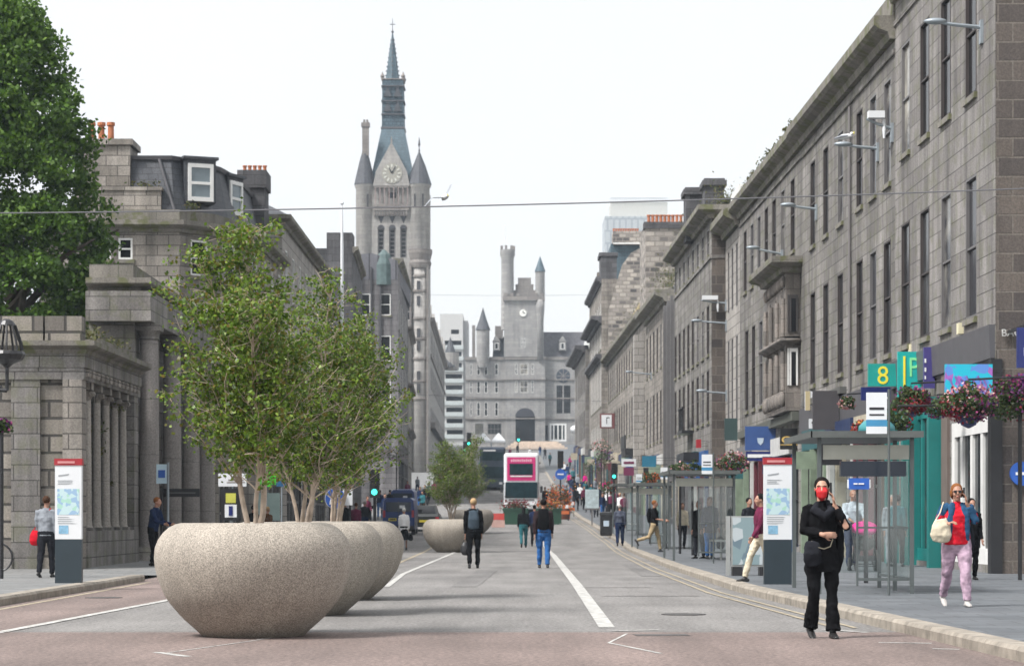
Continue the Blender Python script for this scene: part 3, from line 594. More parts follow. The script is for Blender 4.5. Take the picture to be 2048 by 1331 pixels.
# skyscraper
rt = thing('concrete_tower_block', 'hazy pale tower block rising far behind the chimneys on the right', 'tower block', (xx(1270, 620), 620, 0))
s6 = 620/FP; OB = stone('tower_block_cladding', (.40,.43,.45), (.43,.46,.47), (.30,.33,.36), 1.6, 3.2, .25, stain=.1)
MB().box(-60*s6, 75*s6, 0, 18, 10, zz(432, 620)).build('wall', OB, rt); MB().box(-48*s6, 66*s6, 2, 15, zz(432, 620), zz(402, 620)).build('upper_storeys', paint('pale_rooftop_cladding', (.50,.50,.47), .7), rt)
mb = MB(); [mb.box(-48*s6+.6*k, -48*s6+.6*k+.08, 1.6, 1.7, zz(402, 620), zz(394, 620)) for k in range(25)]; mb.box(-48*s6, 66*s6, 1.6, 1.7, zz(395, 620), zz(394, 620)); mb.build('roof_railing', GALV, rt)

q = random.Random(21)
SC = [paint('shop_' + n_, c_, .5, var=.2) for n_, c_ in (('pale_green', (.22,.28,.20)), ('black', (.015,.015,.017)), ('navy', (.015,.03,.09)), ('white', (.55,.55,.53)), ('maroon', (.12,.02,.03)), ('dark_teal', (.02,.10,.11)), ('cream', (.45,.40,.30)), ('grey', (.15,.15,.155)), ('brown', (.10,.07,.05)), ('blue', (.03,.10,.28)))]
for o_ in [o_ for o_ in list(COL.objects) if o_.get('category') == 'building' and o_.parent is None and o_.name in RB]:
    Y0, Y1, dx = RB[o_.name]; y = Y0 + .8; ox, oy = o_.location.x, o_.location.y
    while y < Y1 - 3:
        wsh = 4 + 2.5*q.random(); c_ = q.choice(SC); c2 = q.choice(SC); e = min(y + wsh, Y1 - .4); xw = lambda v: XR(v) + dx - ox; zg = g(y) + KH
        pr_ = .16 + .12*q.random(); mb = MB().add([(xw(y)-pr_, y-oy, zg+3.35), (xw(e)-pr_, e-oy, zg+3.35), (xw(e)-pr_, e-oy, zg+4.0), (xw(y)-pr_, y-oy, zg+4.0), (xw(y)+.0, y-oy, zg+3.35), (xw(e), e-oy, zg+3.35), (xw(e), e-oy, zg+4.0), (xw(y), y-oy, zg+4.0)], [(0,1,2,3),(4,7,6,5),(0,3,7,4),(1,5,6,2),(3,2,6,7),(0,4,5,1)]).build('shop_fascia', c_, o_)
        for v in (y, (y+e)/2, e-.3):
            d_ = .13 + .16*q.random(); MB().box(xw(v)-d_, xw(v)-.003, v-oy, v-oy+.22, zg-.2, zg+3.34).build('shop_pilaster', c2 if q.random() < .6 else q.choice(SC), o_)
        if q.random() < .7: v = y+wsh*.4; MB().box(xw(v)-.9, xw(v)-.2, v-oy, v-oy+.1, zg+2.7, zg+3.2+.3*q.random()).build('hanging_sign', q.choice(SC), o_)
        y = e + .25

# ---------------------------------------------------------------- left-hand buildings
COLP = stone('column_granite_pale', (.36,.335,.30), (.345,.32,.29), (.2,.18,.16), 9, 2.2, .006, stain=.3)
# Q: the colonnade screen
rt = thing('ionic_colonnade', 'low granite screen wall with a row of columns along the left pavement', 'colonnade', (-10, 54.6, 0))
mb = MB()
cut_wall(mb, (0, 0), (-13, 0), Vector((0, -1)), -.3, 4.5, []); mb.box(-13, -.9, .02, .3, 0, 4.5); mb.build('wall', GR, rt, fix=False)
MB().box(-13, -1.6, -.14, .2, -.2, .55).build('plinth', G2, rt)
MB().box(-1.62, -.95, -.09, .3, 0, 4.5).build('pilaster', G2, rt); MB().box(-.42, .03, -.12, .42, 0, 4.5).build('corner_pier', G3, rt)
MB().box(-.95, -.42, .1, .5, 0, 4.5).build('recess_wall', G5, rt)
MB().box(-1.15, .08, .42, 7.9, -.2, .98).build('plinth', G2, rt); MB().box(-1.5, -1.15, .3, 7.9, .0, 4.5).build('back_wall', paint('shaded_recess_wall', (.05,.048,.045), .9, var=.4), rt); MB().box(-1.2, .05, 7.3, 7.95, .95, 4.5).build('end_pier', G2, rt)  # back wall coloured near black: recess shade painted in so the columns stand out
for k in range(5):
    y = 1.35 + 1.28*k
    col = MB().lathe([(.15, 0), (.15, .08), (.125, .12), (.115, .3), (.095, 3.1), (.095, 3.14)], (-.12, y, .98), 20).build('column', COLP, rt, smooth=True)
    MB().box(-.26, .02, y-.14, y+.14, 4.32, 4.5).lathe([(.1, -.12), (.13, .12)], (-.12, y, 4.2), 10).build('capital', G3, col); MB().box(-.29, .05, y-.17, y+.17, .985, 1.06).build('column_base', G2, col)
    mb = MB(); 
    for sx in (-.13, .13): mb.tube([(-.12+sx, y-.13, 4.24), (-.12+sx, y+.13, 4.24)], .06, 10)
    mb.build('volutes', G3, col)
Pq = [Vector((.05, 8.2)), Vector((.05, -.1)), Vector((-13, -.1))]
trim(rt, Pq, 'entablature', [(-1.2, 4.5), (.02, 4.5), (.02, 4.78), (.05, 4.78), (.05, 5.1), (-1.2, 5.1)], G2)
mb = MB(); 
for k in range(13): mb.box(.06, .14, .15+.6*k, .45+.6*k, 4.58, 4.74)
for k in range(26): mb.ell((.1, .2+.3*k, 4.66), (.05, .08, .08), 6, 4)
mb.build('carved_frieze', G3, rt); trim(rt, Pq, 'cornice', cornice(5.1, .28, .32, 1.2), GM)
trim(rt, [Vector((.0, 7.9)), Vector((.0, 3.2))], 'parapet', [(-.5, 5.38), (-.1, 5.38), (-.1, 5.68), (-.5, 5.68)], GM)
for a, b in ((-4.6, -2.1), (-2.05, -.9), (-.85, .0)): MB().box(a, b, .0, .5, 5.38, 5.98).build('parapet_block', GR, rt)
weeds(rt, 'weeds', [(-.2, t_, 5.7) for t_ in (1.5, 2.2, 3.1, 5, 6.2)] + [(-.2, 3.1, 2.9), (-.25, 3.2, 3.4), (-.2, 4.4, 2.1), (-.1, 5.2, 4.0)], .13, 420, 8)
# P: the giant order
COLM = stone('column_granite', (.27,.25,.235), (.26,.24,.225), (.13,.12,.115), 9, 1.5, .008, stain=.35)
w1 = [(3., 4.1, 1.5, 5.5, 'slit'), (6.6, 7.7, 1.5, 5.5, 'slit')]
rt, P = building('giant_column_portico', 'tall granite portico with heavy attached columns between the low screen and the curved building', 'building', [(-10.15, 76.5), (-10.15, 63.3), (-11.4, 63.3)], [(-11.4, 76.5)], -.3, 7.45, G2, {0: w1})
trim(rt, P, 'architrave', [(-.05,6.55),(.5,6.55),(.5,7.35),(-.05,7.35)], G2); trim(rt, P, 'cornice', cornice(7.35, .36, .5, .4), GM); trim(rt, P, 'parapet', [(-.5, 7.71), (-.06, 7.71), (-.06, 8.12), (-.5, 8.12)], GM)
for k, yy in enumerate((.5, 4.8, 8.8, 12.5)):
    yv = -13.2 + yy; col = MB().lathe([(.34, 0), (.34, .25), (.28, .4), (.25, 6.0-.2), (.24, 6.0)], (.30, yv, .15), 24).build('column', COLM, rt, smooth=True)
    MB().box(-.02, .64, yv-.33, yv+.33, 6.35, 6.54).lathe([(.28, 6.12), (.26, 6.2), (.33, 6.35)], (.30, yv, 0), 20).build('capital', G2, col)
    MB().box(-.02, .72, yv-.4, yv+.4, -.1, .5).build('column_base', G2, col)
MB().box(-1.2, -.3, -13.28, -13.1, -.1, 6.5).build('pilaster', G2, rt); MB().box(-1.2, -.1, -13.24, -13.0, 6.9, 7.0).build('string_course', GM, rt)
# M: curved corner with mansard
PM = [(-9.3, 95), (-9.35, 88.5), (-9.75, 85.6), (-10.5, 83.4), (-11.6, 82.1), (-16.5, 82)]
wm = {0: grid([.9, 3.6, 6.0], .9, [(9.6, 11.), (7.0, 8.7), (4.3, 6.3)], 'sash') + [(.6, 6.1, .3, 3., 'shopg')], 1: grid([1.4], .8, [(9.6, 11.), (7., 8.7), (4.3, 6.3)], 'sash'),
      2: grid([1.2], .85, [(9.7, 11.1), (7., 8.7), (4.3, 6.3)], 'sash') + [(.2, 2.1, .3, 2.6, 'shopg')], 3: grid([.8], .8, [(9.8, 11.05), (7.1, 8.8)], 'sash') , 4: grid([1.9, 2.65], .5, [(10.3, 11.05)], 'sash')}
rt, P = building('curved_corner_building', 'pale granite building with a curved corner, slate mansard roof and white dormers', 'building', PM, [(-16.5, 95)], -.3, 11.3, G3, wm, sills=GM)
trim(rt, P, 'cornice', cornice(11.25, .4, .38, .5), GM); trim(rt, P, 'blocking_course', [(-.7, 11.65), (-.05, 11.65), (-.05, 12.05), (-.7, 12.05)], GM)
MB().sweep([(p.x, p.y) for p in P[:5]] + [(P[4].x-2.2, P[4].y)], [(-.6, 12.05), (-1.0, 13.95), (-1.3, 14.02), (-3.5, 14.05), (-3.5, 12.05)]).build('mansard_roof', SL, rt)
MB().sweep([(p.x, p.y) for p in P[:5]] + [(P[4].x-2.2, P[4].y)], [(-.92, 13.93), (-.88, 14.07), (-1.2, 14.1), (-1.2, 13.98)]).build('roof_edge', LEAD, rt)
def dormer(root, x, y, ang, w, h, z):
    e = bpy.data.objects.new('dormer', None); 
    m_ = MB().box(-w/2-.1, w/2+.1, .0, 1.0, 0, h+.15).box(-w/2-.18, w/2+.18, -.1, 1.1, h+.15, h+.25)
    o = m_.build('dormer', SL, root, loc=(x, y, z)); o.rotation_euler = (0, 0, ang)
    f = MB(); f.box(-w/2, -w/2+.12, -.06, .02, .05, h); f.box(w/2-.12, w/2, -.06, .02, .05, h); f.box(-w/2+.12, w/2-.12, -.06, .02, .05, .2); f.box(-w/2+.12, w/2-.12, -.06, .02, h-.14, h); f.box(-w/2+.12, w/2-.12, -.055, .01, h/2-.05, h/2+.05)
    f.build('window_frame', WHITE, o); MB().quad((-w/2+.1, -.012, .1), (w/2-.1, -.012, .1), (w/2-.1, -.012, h-.1), (-w/2+.1, -.012, h-.1)).build('pane', paint('dormer_glass', (.16,.2,.22), .15), o, fix=False)
dormer(rt, xx(400, 83.2)+9.3, 83.35-95, R(22), .92, 1.38, 12.45); dormer(rt, xx(470, 87)+9.3, 87.2-95, R(66), .9, 1.3, 12.45)
for a, b in ((xx(318, 83)+9.3, xx(352, 83)+9.3),): MB().tube([(a, 83.0-95, 13.95), (b, 82.6-95, 12.1)], .05).build('roof_ridge', LEAD, rt)
a, b = xx(150, 82.6)+9.3, xx(258, 82.6)+9.3
MB().box(a, b, -12.2, -10.5, 11.9, 14.4).box(a-.1, b+.1, -12.3, -10.4, 14.4, 14.62).build('chimney', G3, rt); MB().box(a, xx(322, 82.6)+9.3, -12.45, -11, 11.9, 12.78).box(a, xx(325, 82.6)+9.3, -12.5, -10.9, 12.78, 12.9).build('chimney_shoulder', G3, rt)
pots(rt, [xx(p_, 82.6)+9.3 for p_ in (175, 195, 214)], -11.6, 14.62, .68, .13)
a, b = xx(480, 93)+9.3, xx(530, 93)+9.3; MB().box(a, b, -2.2, -.6, 11.9, 14.7).box(a-.08, b+.08, -2.3, -.5, 14.3, 15.).build('chimney', G5, rt); pots(rt, [a+.12+.2*k for k in range(5)], -1.4, 15., .3, .08)
weeds(rt, 'weeds', [(xx(p_, 82.6)+9.3, -12., 12.95) for p_ in (270, 285, 300)] + [(P[4].x+.4, P[4].y+.2, 12.1)], .16, 350, 9)
TRM = stone('pale_trim', (.27,.25,.23), (.22,.2,.19), (.14,.13,.12), 1.2, .5, .015, stain=.3)
# N
wn_ = {0: grid([2, 5.2, 8.4, 11.6, 14.8, 18, 21], 1., [(10.3, 12.3), (7, 9.2), (4, 6.2)], 'sash') + [(1+7*k, 6.8+7*k, .6, 3.3, 'shopd' if k % 2 else 'shopg') for k in range(3)]}
rt, P = building('pale_hipped_building', 'pale stone building with a low hipped roof behind the planter trees', 'building', [(-9.3, 118), (-9.3, 95), (-13, 95)], [(-16, 95), (-16, 118)], -.3, 13.2, G6, wn_, sills=GM)
trim(rt, P, 'cornice', cornice(13.1, .4, .4, .4), GM); MB().ring([[(.3,0,13.5),(.3,-23,13.5),(-6,-23,13.5),(-6,0,13.5)], [(-2.5,-3,15.2),(-2.5,-19,15.2),(-3.4,-19,15.2),(-3.4,-3,15.2)]]).build('roof', SL, rt)
# O
rt, P = building('dark_chimney_building', 'narrow dark stone building with a big square chimney just right of the flagpole', 'building', [(-9.6, 150), (-9.13, 135), (-14, 135)], [(-14, 150)], -.3, 16.75, G5, {0: grid([3, 8, 12], 1.3, [(12.5, 14.8), (8.6, 11), (5.2, 7.2)], 'dark')})
MB().box(-1.05, .42, -15.02, -13, 15, 17.65).build('chimney', G5, rt); trim(rt, P[:2], 'cornice', cornice(16.5, .35, .3, .4), GM)
GS = stone('granite_streaked', (.21,.20,.205), (.15,.143,.147), (.07,.068,.07), .9, .4, .014, stain=.6)
w0 = grid([1.2, 3.2, 5.4], .9, [(15.5, 17.6), (10.5, 13)], 'slit')
wo_ = {0: grid([3+4.*k for k in range(6)], 1.4, [(16.2, 18.6), (11.5, 14), (7.4, 9.6)], 'sash') + [(1, 10, 3.4, 6, 'shopg'), (11, 23, 3.4, 6, 'shopd')]}
rt, P = building('dark_gable_building', 'dark streaked gable wall with pipes and a copper turret before the clock tower', 'building', [(-9.3, 210), (-8.95, 185), (-15, 185)], [(-15, 210)], -.3, 21.4, GS, {**wo_, 1: grid([1.0, 2.6, 4.4], .8, [(17.2, 18.9), (13.6, 15.6), (10., 12)], 'sash')}, sills=GM)
MB().ring([[(-6, -25.02, 21.4), (-3.5, -25.02, 21.9), (-1.8, -25.02, 22.1), (.3, -25.02, 21.5), (.3, -25.02, 20), (-6, -25.02, 20)], [(-6, -1, 21.4), (-3.5, -1, 21.9), (-1.8, -1, 22.1), (.3, -1, 21.5), (.3, -1, 20), (-6, -1, 20)]]).build('curved_roof', stone('lead_roof', (.13,.13,.15), (.17,.17,.19), (.05,.05,.055), .7, 9, .06, stain=.4), rt)
for k in range(7): MB().box(-5.6+.75*k, -5.48+.75*k, -25.16, -25.03, 6, 21).build('pipe', paint('dark_pipe', (.05,.05,.055), .7), rt)
MB().lathe([(.7, 19.6), (.7, 21.2), (.5, 22.0), (.1, 22.4)], (-.8, -24.6, 0), 10).build('copper_turret', paint('green_copper', (.08,.12,.12), .7, var=.3), rt)
trim(rt, P[:2], 'cornice', cornice(21.2, .5, .4, .4), GM)
rt, P = building('pale_ornate_front', 'pale ornate stone front seen edge on just before the clock tower', 'building', [(-9.75, 228), (-9.3, 211), (-14, 211)], [(-14, 228)], -.3, 18.2, G6, {0: grid([2.5, 6, 9.5, 13], 1.5, [(13.6, 16.4), (9.5, 12), (6, 8)], 'sash')}, sills=GM)
for z_ in (12.8, 8.7, 17.9): trim(rt, P, 'cornice', cornice(z_, .5, .45, .2), TRM)
# ---------------------------------------------------------------- town house clock tower
TY = 297.; TX = xx(785, TY)
def tx(px): return xx(px, TY) - TX
def tz(py): return zz(py, TY)
TS = stone('tower_granite', (.36,.345,.325), (.29,.28,.265), (.22,.2,.18), 1.2, .5, .015, stain=.3)
TD = stone('tower_trim', (.24,.22,.20), (.20,.18,.17), (.12,.11,.11), 1.2, .5, .015, stain=.3)
rt = thing('clock_tower', 'tall granite clock tower with a slate spire rising over the left side of the street', 'tower', (TX, TY, 0))
def hole(px0, px1, py1, py0, st): return (tx(px0)-tx(714), tx(px1)-tx(714), tz(py1), tz(py0), st)
mb = MB(); hs = [hole(c-6.5, c+6.5, 515, 457, 'louvre') for c in (762, 784.5, 807)] + [hole(776, 792, 396, 384, 'slit')] + [hole(807, 823, 640, 605, 'sash'), hole(807, 823, 560+130, 655, 'sash'), hole(790, 800, 640, 605, 'sash')]
p0, p1 = Vector((tx(856), 0)), Vector((tx(714), 0)); L_ = (p1-p0).length
hs = [(L_-b, L_-a, c, d, s_) for a, b, c, d, s_ in hs]; t = Vector((-1, 0)); n = Vector((0, -1))
cut_wall(mb, p0, p1, n, 2, tz(372), hs)
for h in hs: window(rt, p0, t, n, h, 'louvred_window' if h[4] == 'louvre' else 'window')
mb.box(tx(714), tx(856), .45, 9.2, 2, tz(372)); mb.build('shaft', TS, rt, fix=False)
mb = MB()
for c in (762, 784.5, 807): # pointed heads over the louvres
    mb.ring([[(tx(c)+.46*math.cos(a)*.99, y_, tz(457)+.5*math.sin(a)) for a in [PI*k/8 for k in range(9)]] for y_ in (-.05, .05)])
    mb.ring([[(tx(c)+dx, y_, tz(py)) for dx, py in ((-.4, 432), (.4, 432), (0, 447))] for y_ in (-.06, .04)])
mb.build('louvre_heads', paint('dark_opening', (.05,.05,.055), .9), rt)
def turret(root, px, py0, py1, rpx, apex, mat, coneM, fin=0, name='corner_turret', base=None):
    x = tx(px); o = MB().lathe([(rpx/15.8*.9, tz(py1)), (rpx/15.8, tz(py1)+.3), (rpx/15.8, tz(py0)-.5), (rpx/15.8*1.12, tz(py0)-.3), (rpx/15.8*1.12, tz(py0))], (x, .7, 0), 20).build(name, mat, root)
    smooth_by_angle(o.data)
    c = MB().lathe([(rpx/15.8*1.2, tz(py0)), (rpx/15.8*.62, tz((py0*.45+apex*.55))), (.04, tz(apex))], (x, .7, 0), 16).build('cone_roof', coneM, o)
    if fin: MB().lathe([(.03, tz(apex)-.3), (.13, tz(apex)), (.04, tz(apex)+.4), (.16, tz(apex)+.8), (.02, tz(apex-fin))], (x, .7, 0), 8).build('finial', LEAD, o)
    for dx in (-.35, .35):
        MB().box(x+dx*rpx/15.8*1.1-.09, x+dx*rpx/15.8*1.1+.09, .7-rpx/15.8*1.0, .0, tz(py0)-2.9, tz(py0)-1.3).build('slit_window', paint('dark_opening', (.05,.05,.055)), o) if dx > 0 or px > 800 else None
    return o
turret(rt, 729, 368, 520, 18, 285, TS, SL); turret(rt, 838, 368, 520, 21, 300, TS, SL, 28)
MB().lathe([(1.35, tz(535)), (1.5, tz(525)), (1.35, tz(520)), (1.6, tz(505)), (1.6, tz(498))], (tx(839), .7, 0), 20).build('turret_corbel', TD, rt)
MB().lathe([(1.0, 2), (1.0, tz(535))], (tx(838), .5, 0), 18).build('lower_turret', TS, rt, smooth=True)
MB().box(tx(819), tx(823), -.5, .4, 4, tz(530)).box(tx(853), tx(857), -.4, .4, 4, tz(530)).build('buttress', TD, rt)
for py in (570, 600, 665, 690, 750, 775): MB().box(tx(834), tx(841), -.62, -.3, tz(py+10), tz(py-8)).build('slit_window', paint('dark_opening', (.05,.05,.055)), rt)
for py in (590, 680, 765): MB().box(tx(796), tx(819), -.35, .0, tz(py+3), tz(py)).build('string_course', TD, rt)
for py in (555, 585, 640, 680, 720, 765, 800): MB().lathe([(1.1, tz(py)), (1.16, tz(py)+.2), (1.1, tz(py)+.4)], (tx(838), .5, 0), 18).build('turret_ring', TD, rt)
mb = MB(); mb.box(tx(724), tx(737), .3, 1.1, tz(310), tz(252)); mb.box(tx(722), tx(739), .2, 1.2, tz(252), tz(244)); mb.box(tx(726), tx(730), .4, .8, tz(244), tz(238)); mb.box(tx(732), tx(736), .4, .8, tz(244), tz(238)); mb.build('slim_chimney', TD, rt)
# balcony, corbels
mb = MB(); mb.box(tx(748), tx(817), -.45, .2, tz(414), tz(409)); mb.box(tx(748), tx(817), -.4, .2, tz(376), tz(373))
for k in range(13): mb.box(tx(748+k*5.3), tx(751+k*5.3), -.35, 0, tz(432), tz(421))
mb.box(tx(746), tx(818), -.4, .1, tz(421), tz(415)); mb.build('corbel_table', TD, rt)
mb = MB(); 
for k in range(15): mb.box(tx(750+k*4.6), tx(752+k*4.6), -.42, -.3, tz(409), tz(376)) if k % 2 == 0 else None
mb.build('balustrade', paint('pinkish_stone', (.24,.19,.18), .8, var=.3), rt)
# clock gable
gp = [(746, 372), (752, 343), (783, 284), (814, 343), (820, 372)]
MB().ring([[(tx(a), -.3, tz(b)) for a, b in gp], [(tx(a), 1.6, tz(b)) for a, b in gp]]).build('clock_gable', TS, rt)
cx_, cz_ = tx(784), tz(347)
disc = MB().ring([[(cx_+1.3*math.cos(a), y_, cz_+1.3*math.sin(a)) for a in np.linspace(0, 2*PI, 32, endpoint=False)] for y_ in (-.36, -.25)]).build('clock_face', paint('clock_stone', (.30,.29,.25), .7), rt)
mb = MB()
for k in range(12):
    a = 2*PI*k/12; d = Vector((math.cos(a), 0, math.sin(a))); pz = Vector((-d.z, 0, d.x)); c = Vector((cx_, -.40, cz_))
    mb.quad(c+d*.72-pz*.06, c+d*.72+pz*.06, c+d*1.12+pz*.11, c+d*1.12-pz*.11)
mb.build('clock_numerals', paint('clock_cream', (.55,.55,.50), .5), disc)
mb = MB()
for a, l in ((R(118), .8), (R(62), 1.05)):
    d = Vector((math.cos(a), 0, math.sin(a))); pz = Vector((-d.z, 0, d.x)); c = Vector((cx_, -.43, cz_)); mb.quad(c-pz*.1, c+pz*.1, c+d*l+pz*.04, c+d*l-pz*.04)
mb.build('clock_hands', BLACK, disc)
MB().lathe([(.05, tz(284)-.2), (.12, tz(284)), (.03, tz(272))], (tx(783), .2, 0), 6).build('finial', TD, rt)
def fr(a, b, c, d, py0, py1, y0, y1, y2, y3): return [[(tx(a), y0, tz(py0)), (tx(b), y0, tz(py0)), (tx(b), y1, tz(py0)), (tx(a), y1, tz(py0))], [(tx(c), y2, tz(py1)), (tx(d), y2, tz(py1)), (tx(d), y3, tz(py1)), (tx(c), y3, tz(py1))]]
MB().ring(fr(738, 830, 761, 806, 372, 248, .3, 8.9, 2.8, 6.)).build('main_roof', SLB, rt)
MB().box(tx(759), tx(808), 2.7, 6.1, tz(250), tz(246)).build('roof_band', LEAD, rt)
MB().ring(fr(761, 806, 762, 804, 246, 150, 2.9, 5.9, 3., 5.8)).build('lantern', stone('slate_tiles_blue', (.09,.14,.17), (.055,.09,.115), (.03,.045,.06), .5, .45, .04, stain=.3), rt)
mb = MB()
for py in (222, 195, 165): mb.box(tx(760), tx(807), 2.75, 6.05, tz(py), tz(py-3))
for c, w_ in ((773, 8), (793, 8)):
    for py in (215, 185): mb.ring([[(tx(c-w_), y_, tz(py)), (tx(c+w_), y_, tz(py)), (tx(c), y_, tz(py-22))] for y_ in (2.7, 2.95)])
mb.build('lantern_trim', SL, rt)
mb = MB()
for c in (762, 804):
    for y_ in (3.1, 5.7): mb.lathe([(.14, tz(152)), (.2, tz(146)), (.3, tz(143)), (.12, tz(138)), (.02, tz(134))], (tx(c), y_, 0), 8)
mb.box(tx(761), tx(806), 2.9, 5.9, tz(150), tz(148)); mb.build('corner_pinnacles', TD, rt)
MB().lathe([(.95, tz(150)), (.80, tz(138)), (.40, tz(88)), (.06, tz(50))], (tx(781.5), 4.4, 0), 8).build('spire', SLB, rt)
mb = MB()
for k in range(9):
    py = 138 - k*9; r_ = .82*(py-50)/88 + .05
    for j in range(4): mb.ell((tx(781.5)+r_*math.cos(PI/4*j*2), 4.4+r_*math.sin(PI/4*j*2), tz(py)), (.1, .1, .12), 5, 3)
mb.lathe([(.1, tz(52)), (.2, tz(49)), (.05, tz(46)), (.03, tz(22))], (tx(781.5), 4.4, 0), 8); mb.box(tx(776), tx(787), 4.36, 4.44, tz(35), tz(33.5)); mb.build('finial', LEAD, rt)
# town hall range behind the tower
wt = {0: grid([4+5.5*k for k in range(17)], 1.6, [(23.5, 26), (18.5, 21.5), (13, 16)], 'dark')}
rt, P = building('town_hall', 'granite civic hall with gables and a pointed turret beyond the clock tower', 'building', [(-11.6, 405), (xx(860, 308), 308)], [(-24, 308), (-24, 405)], 0, 27, TS, wt, sills=TD)
trim(rt, P, 'string_course', band(22.4, .35, .2), TD); trim(rt, P, 'cornice', cornice(26.8, .7, .6, .4), TD); trim(rt, P, 'balcony', band(13., .8, .7), TD)
o = MB().lathe([(1.2, zz(648,309)), (1.3, zz(640,309)), (1.3, zz(602,309))], (P[1].x+.3, .8, 0), 14).build('turret', TS, rt); MB().lathe([(1.45, zz(640,309)), (.9, zz(600, 309)), (.03, zz(560,309))], (P[1].x+.1, .8, 0), 12).build('turret_roof', SL, rt)
MB().ring([[(P[0].x-.6, P[0].y, 27.7), (P[1].x-.6, P[1].y+2, 27.7), (P[1].x-8, P[1].y+2, 27.7), (P[0].x-8, P[0].y, 27.7)], [(P[0].x-3.5, P[0].y-4, 31.5), (P[1].x-3.5, P[1].y+5, 31.5), (P[1].x-4.5, P[1].y+5, 31.5), (P[0].x-4.5, P[0].y-4, 31.5)]]).build('roof', SL, rt)
for k in range(6): MB().ring([[(P[1].x-.2-.03*k, P[1].y+12+14*k+y_, z_) for y_, z_ in ((-1.8, 27.5), (1.8, 27.5), (0, 30.2))], [(P[1].x-3, P[1].y+12+14*k+y_, z_) for y_, z_ in ((-1.8, 27.5), (1.8, 27.5), (0, 30.2))]]).build('gablet', TS, rt)
# ---------------------------------------------------------------- modern office block
Y_ = 470.; rt = thing('office_block', 'white office block with dark horizontal window bands beside the castle like hall', 'office block', (xx(907, Y_), Y_, 0))
qx = lambda p: xx(p, Y_) - xx(907, Y_); qz = lambda p: zz(p, Y_)
mb = MB(); hs = [(qx(926)-qx(p1_), qx(926)-qx(p0_), qz(py+4.5), qz(py-4.5), 'slit') for py, p0_, p1_ in [(663, 902, 918)] + [(685+22.3*k, 889+k*.6, 923+.3*k) for k in range(9)]]
pa, pb = Vector((qx(926), 0)), Vector((qx(880), 0)); cut_wall(mb, pa, pb, n, 5, qz(627), hs)
for h in hs: window(rt, pa, Vector((-1, 0)), n, h, 'window_band')
mb.box(qx(880), qx(926), .45, 12, 5, qz(627)); mb.build('wall', paint('white_concrete', (.50,.50,.49), .8), rt, fix=False)
MB().box(qx(926), qx(936), 1, 12, 5, qz(640)).build('side_wall', paint('grey_concrete', (.36,.36,.36), .8), rt)
mb = MB(); [mb.box(qx(884), qx(927), -.35, .0, qz(690+22.3*k+8), qz(690+22.3*k)) for k in range(9)]; mb.build('floor_bands', paint('pale_blue_panel', (.44,.48,.48), .6), rt)
# ---------------------------------------------------------------- the castle-like hall closing the street
Y_ = 424.; CXC = xx(1047, Y_); rt = thing('castle_hall', 'castle like granite hall with a battlemented tower closing the end of the street', 'hall', (CXC, Y_, 0))
qx = lambda p: xx(p, Y_) - CXC; qz = lambda p: zz(p, Y_); k_ = Y_/FP
CS = stone('citadel_granite', (.33,.325,.315), (.27,.265,.26), (.2,.185,.17), 1.2, .5, .015, stain=.25)
CD = stone('citadel_trim', (.27,.25,.23), (.22,.2,.19), (.14,.13,.12), 1.2, .5, .015, stain=.25)
def frontwall(px0, px1, py0, py1, holes, dy=0., name='wall', mat=None, depth=8):
    pa, pb = Vector((qx(px1), dy)), Vector((qx(px0), dy)); L_ = (pb - pa).length
    hs = [(qx(px1)-qx(b), qx(px1)-qx(a), qz(d), qz(c), st) for a, b, c, d, st in holes]
    mb = MB(); cut_wall(mb, pa, pb, Vector((0, -1)), qz(py1), qz(py0), hs)
    for h in hs: window(rt, pa, Vector((-1, 0)), Vector((0, -1)), h, 'window')
    mb.box(qx(px0), qx(px1), dy+.45, dy+depth, qz(py1), qz(py0)); mb.quad((qx(px0), dy, qz(py0)), (qx(px1), dy, qz(py0)), (qx(px1), dy+.5, qz(py0)), (qx(px0), dy+.5, qz(py0)))
    mb.quad((qx(px0), dy, qz(py0)), (qx(px0), dy+.5, qz(py0)), (qx(px0), dy+.5, qz(py1)), (qx(px0), dy, qz(py1))); mb.quad((qx(px1), dy, qz(py0)), (qx(px1), dy+.5, qz(py0)), (qx(px1), dy+.5, qz(py1)), (qx(px1), dy, qz(py1)))
    return mb.build(name, mat or CS, rt, fix=False)
rows = ((727, 749), (762, 785), (804, 831))
frontwall(931, 1011, 717, 900, [(x-3.2, x+3.2, a, b, 'sash') for x in (957, 972, 993) for a, b in rows] + [(x-2, x+2, a, b, 'sash') for x in (942,) for a, b in rows] + [(950, 967, 846, 868, 'shopg'), (975, 1003, 846, 868, 'shopg')])
frontwall(1011, 1090, 714, 900, [(x-w_, x+w_, a, b, 'sash2') for x, w_ in ((1032.5, 2.6), (1048, 8), (1065, 2.6)) for a, b in rows[:2]] + [(1031, 1070, 833, 889, 'slit')], -1.2)
frontwall(1090, 1182, 714, 900, [(1113, 1125, 770, 826, 'big'), (1127.5, 1141, 770, 826, 'big'), (1088+2, 1096, 850, 880, 'slit')] + [(1099, 1133, 846, 882, 'shopw')])
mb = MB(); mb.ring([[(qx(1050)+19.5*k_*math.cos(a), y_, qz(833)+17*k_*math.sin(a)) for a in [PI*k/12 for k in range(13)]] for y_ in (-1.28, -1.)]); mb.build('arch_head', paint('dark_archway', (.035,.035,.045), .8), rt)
mb = MB(); mb.ring([[(qx(1126.5)+14*k_*math.cos(a), y_, qz(751)+14*k_*math.sin(a)) for a in [2*PI*k/20 for k in range(20)]] for y_ in (-.08, .1)]); o = mb.build('round_window', paint('dark_round_glass', (.05,.06,.08), .2), rt)
mb = MB()
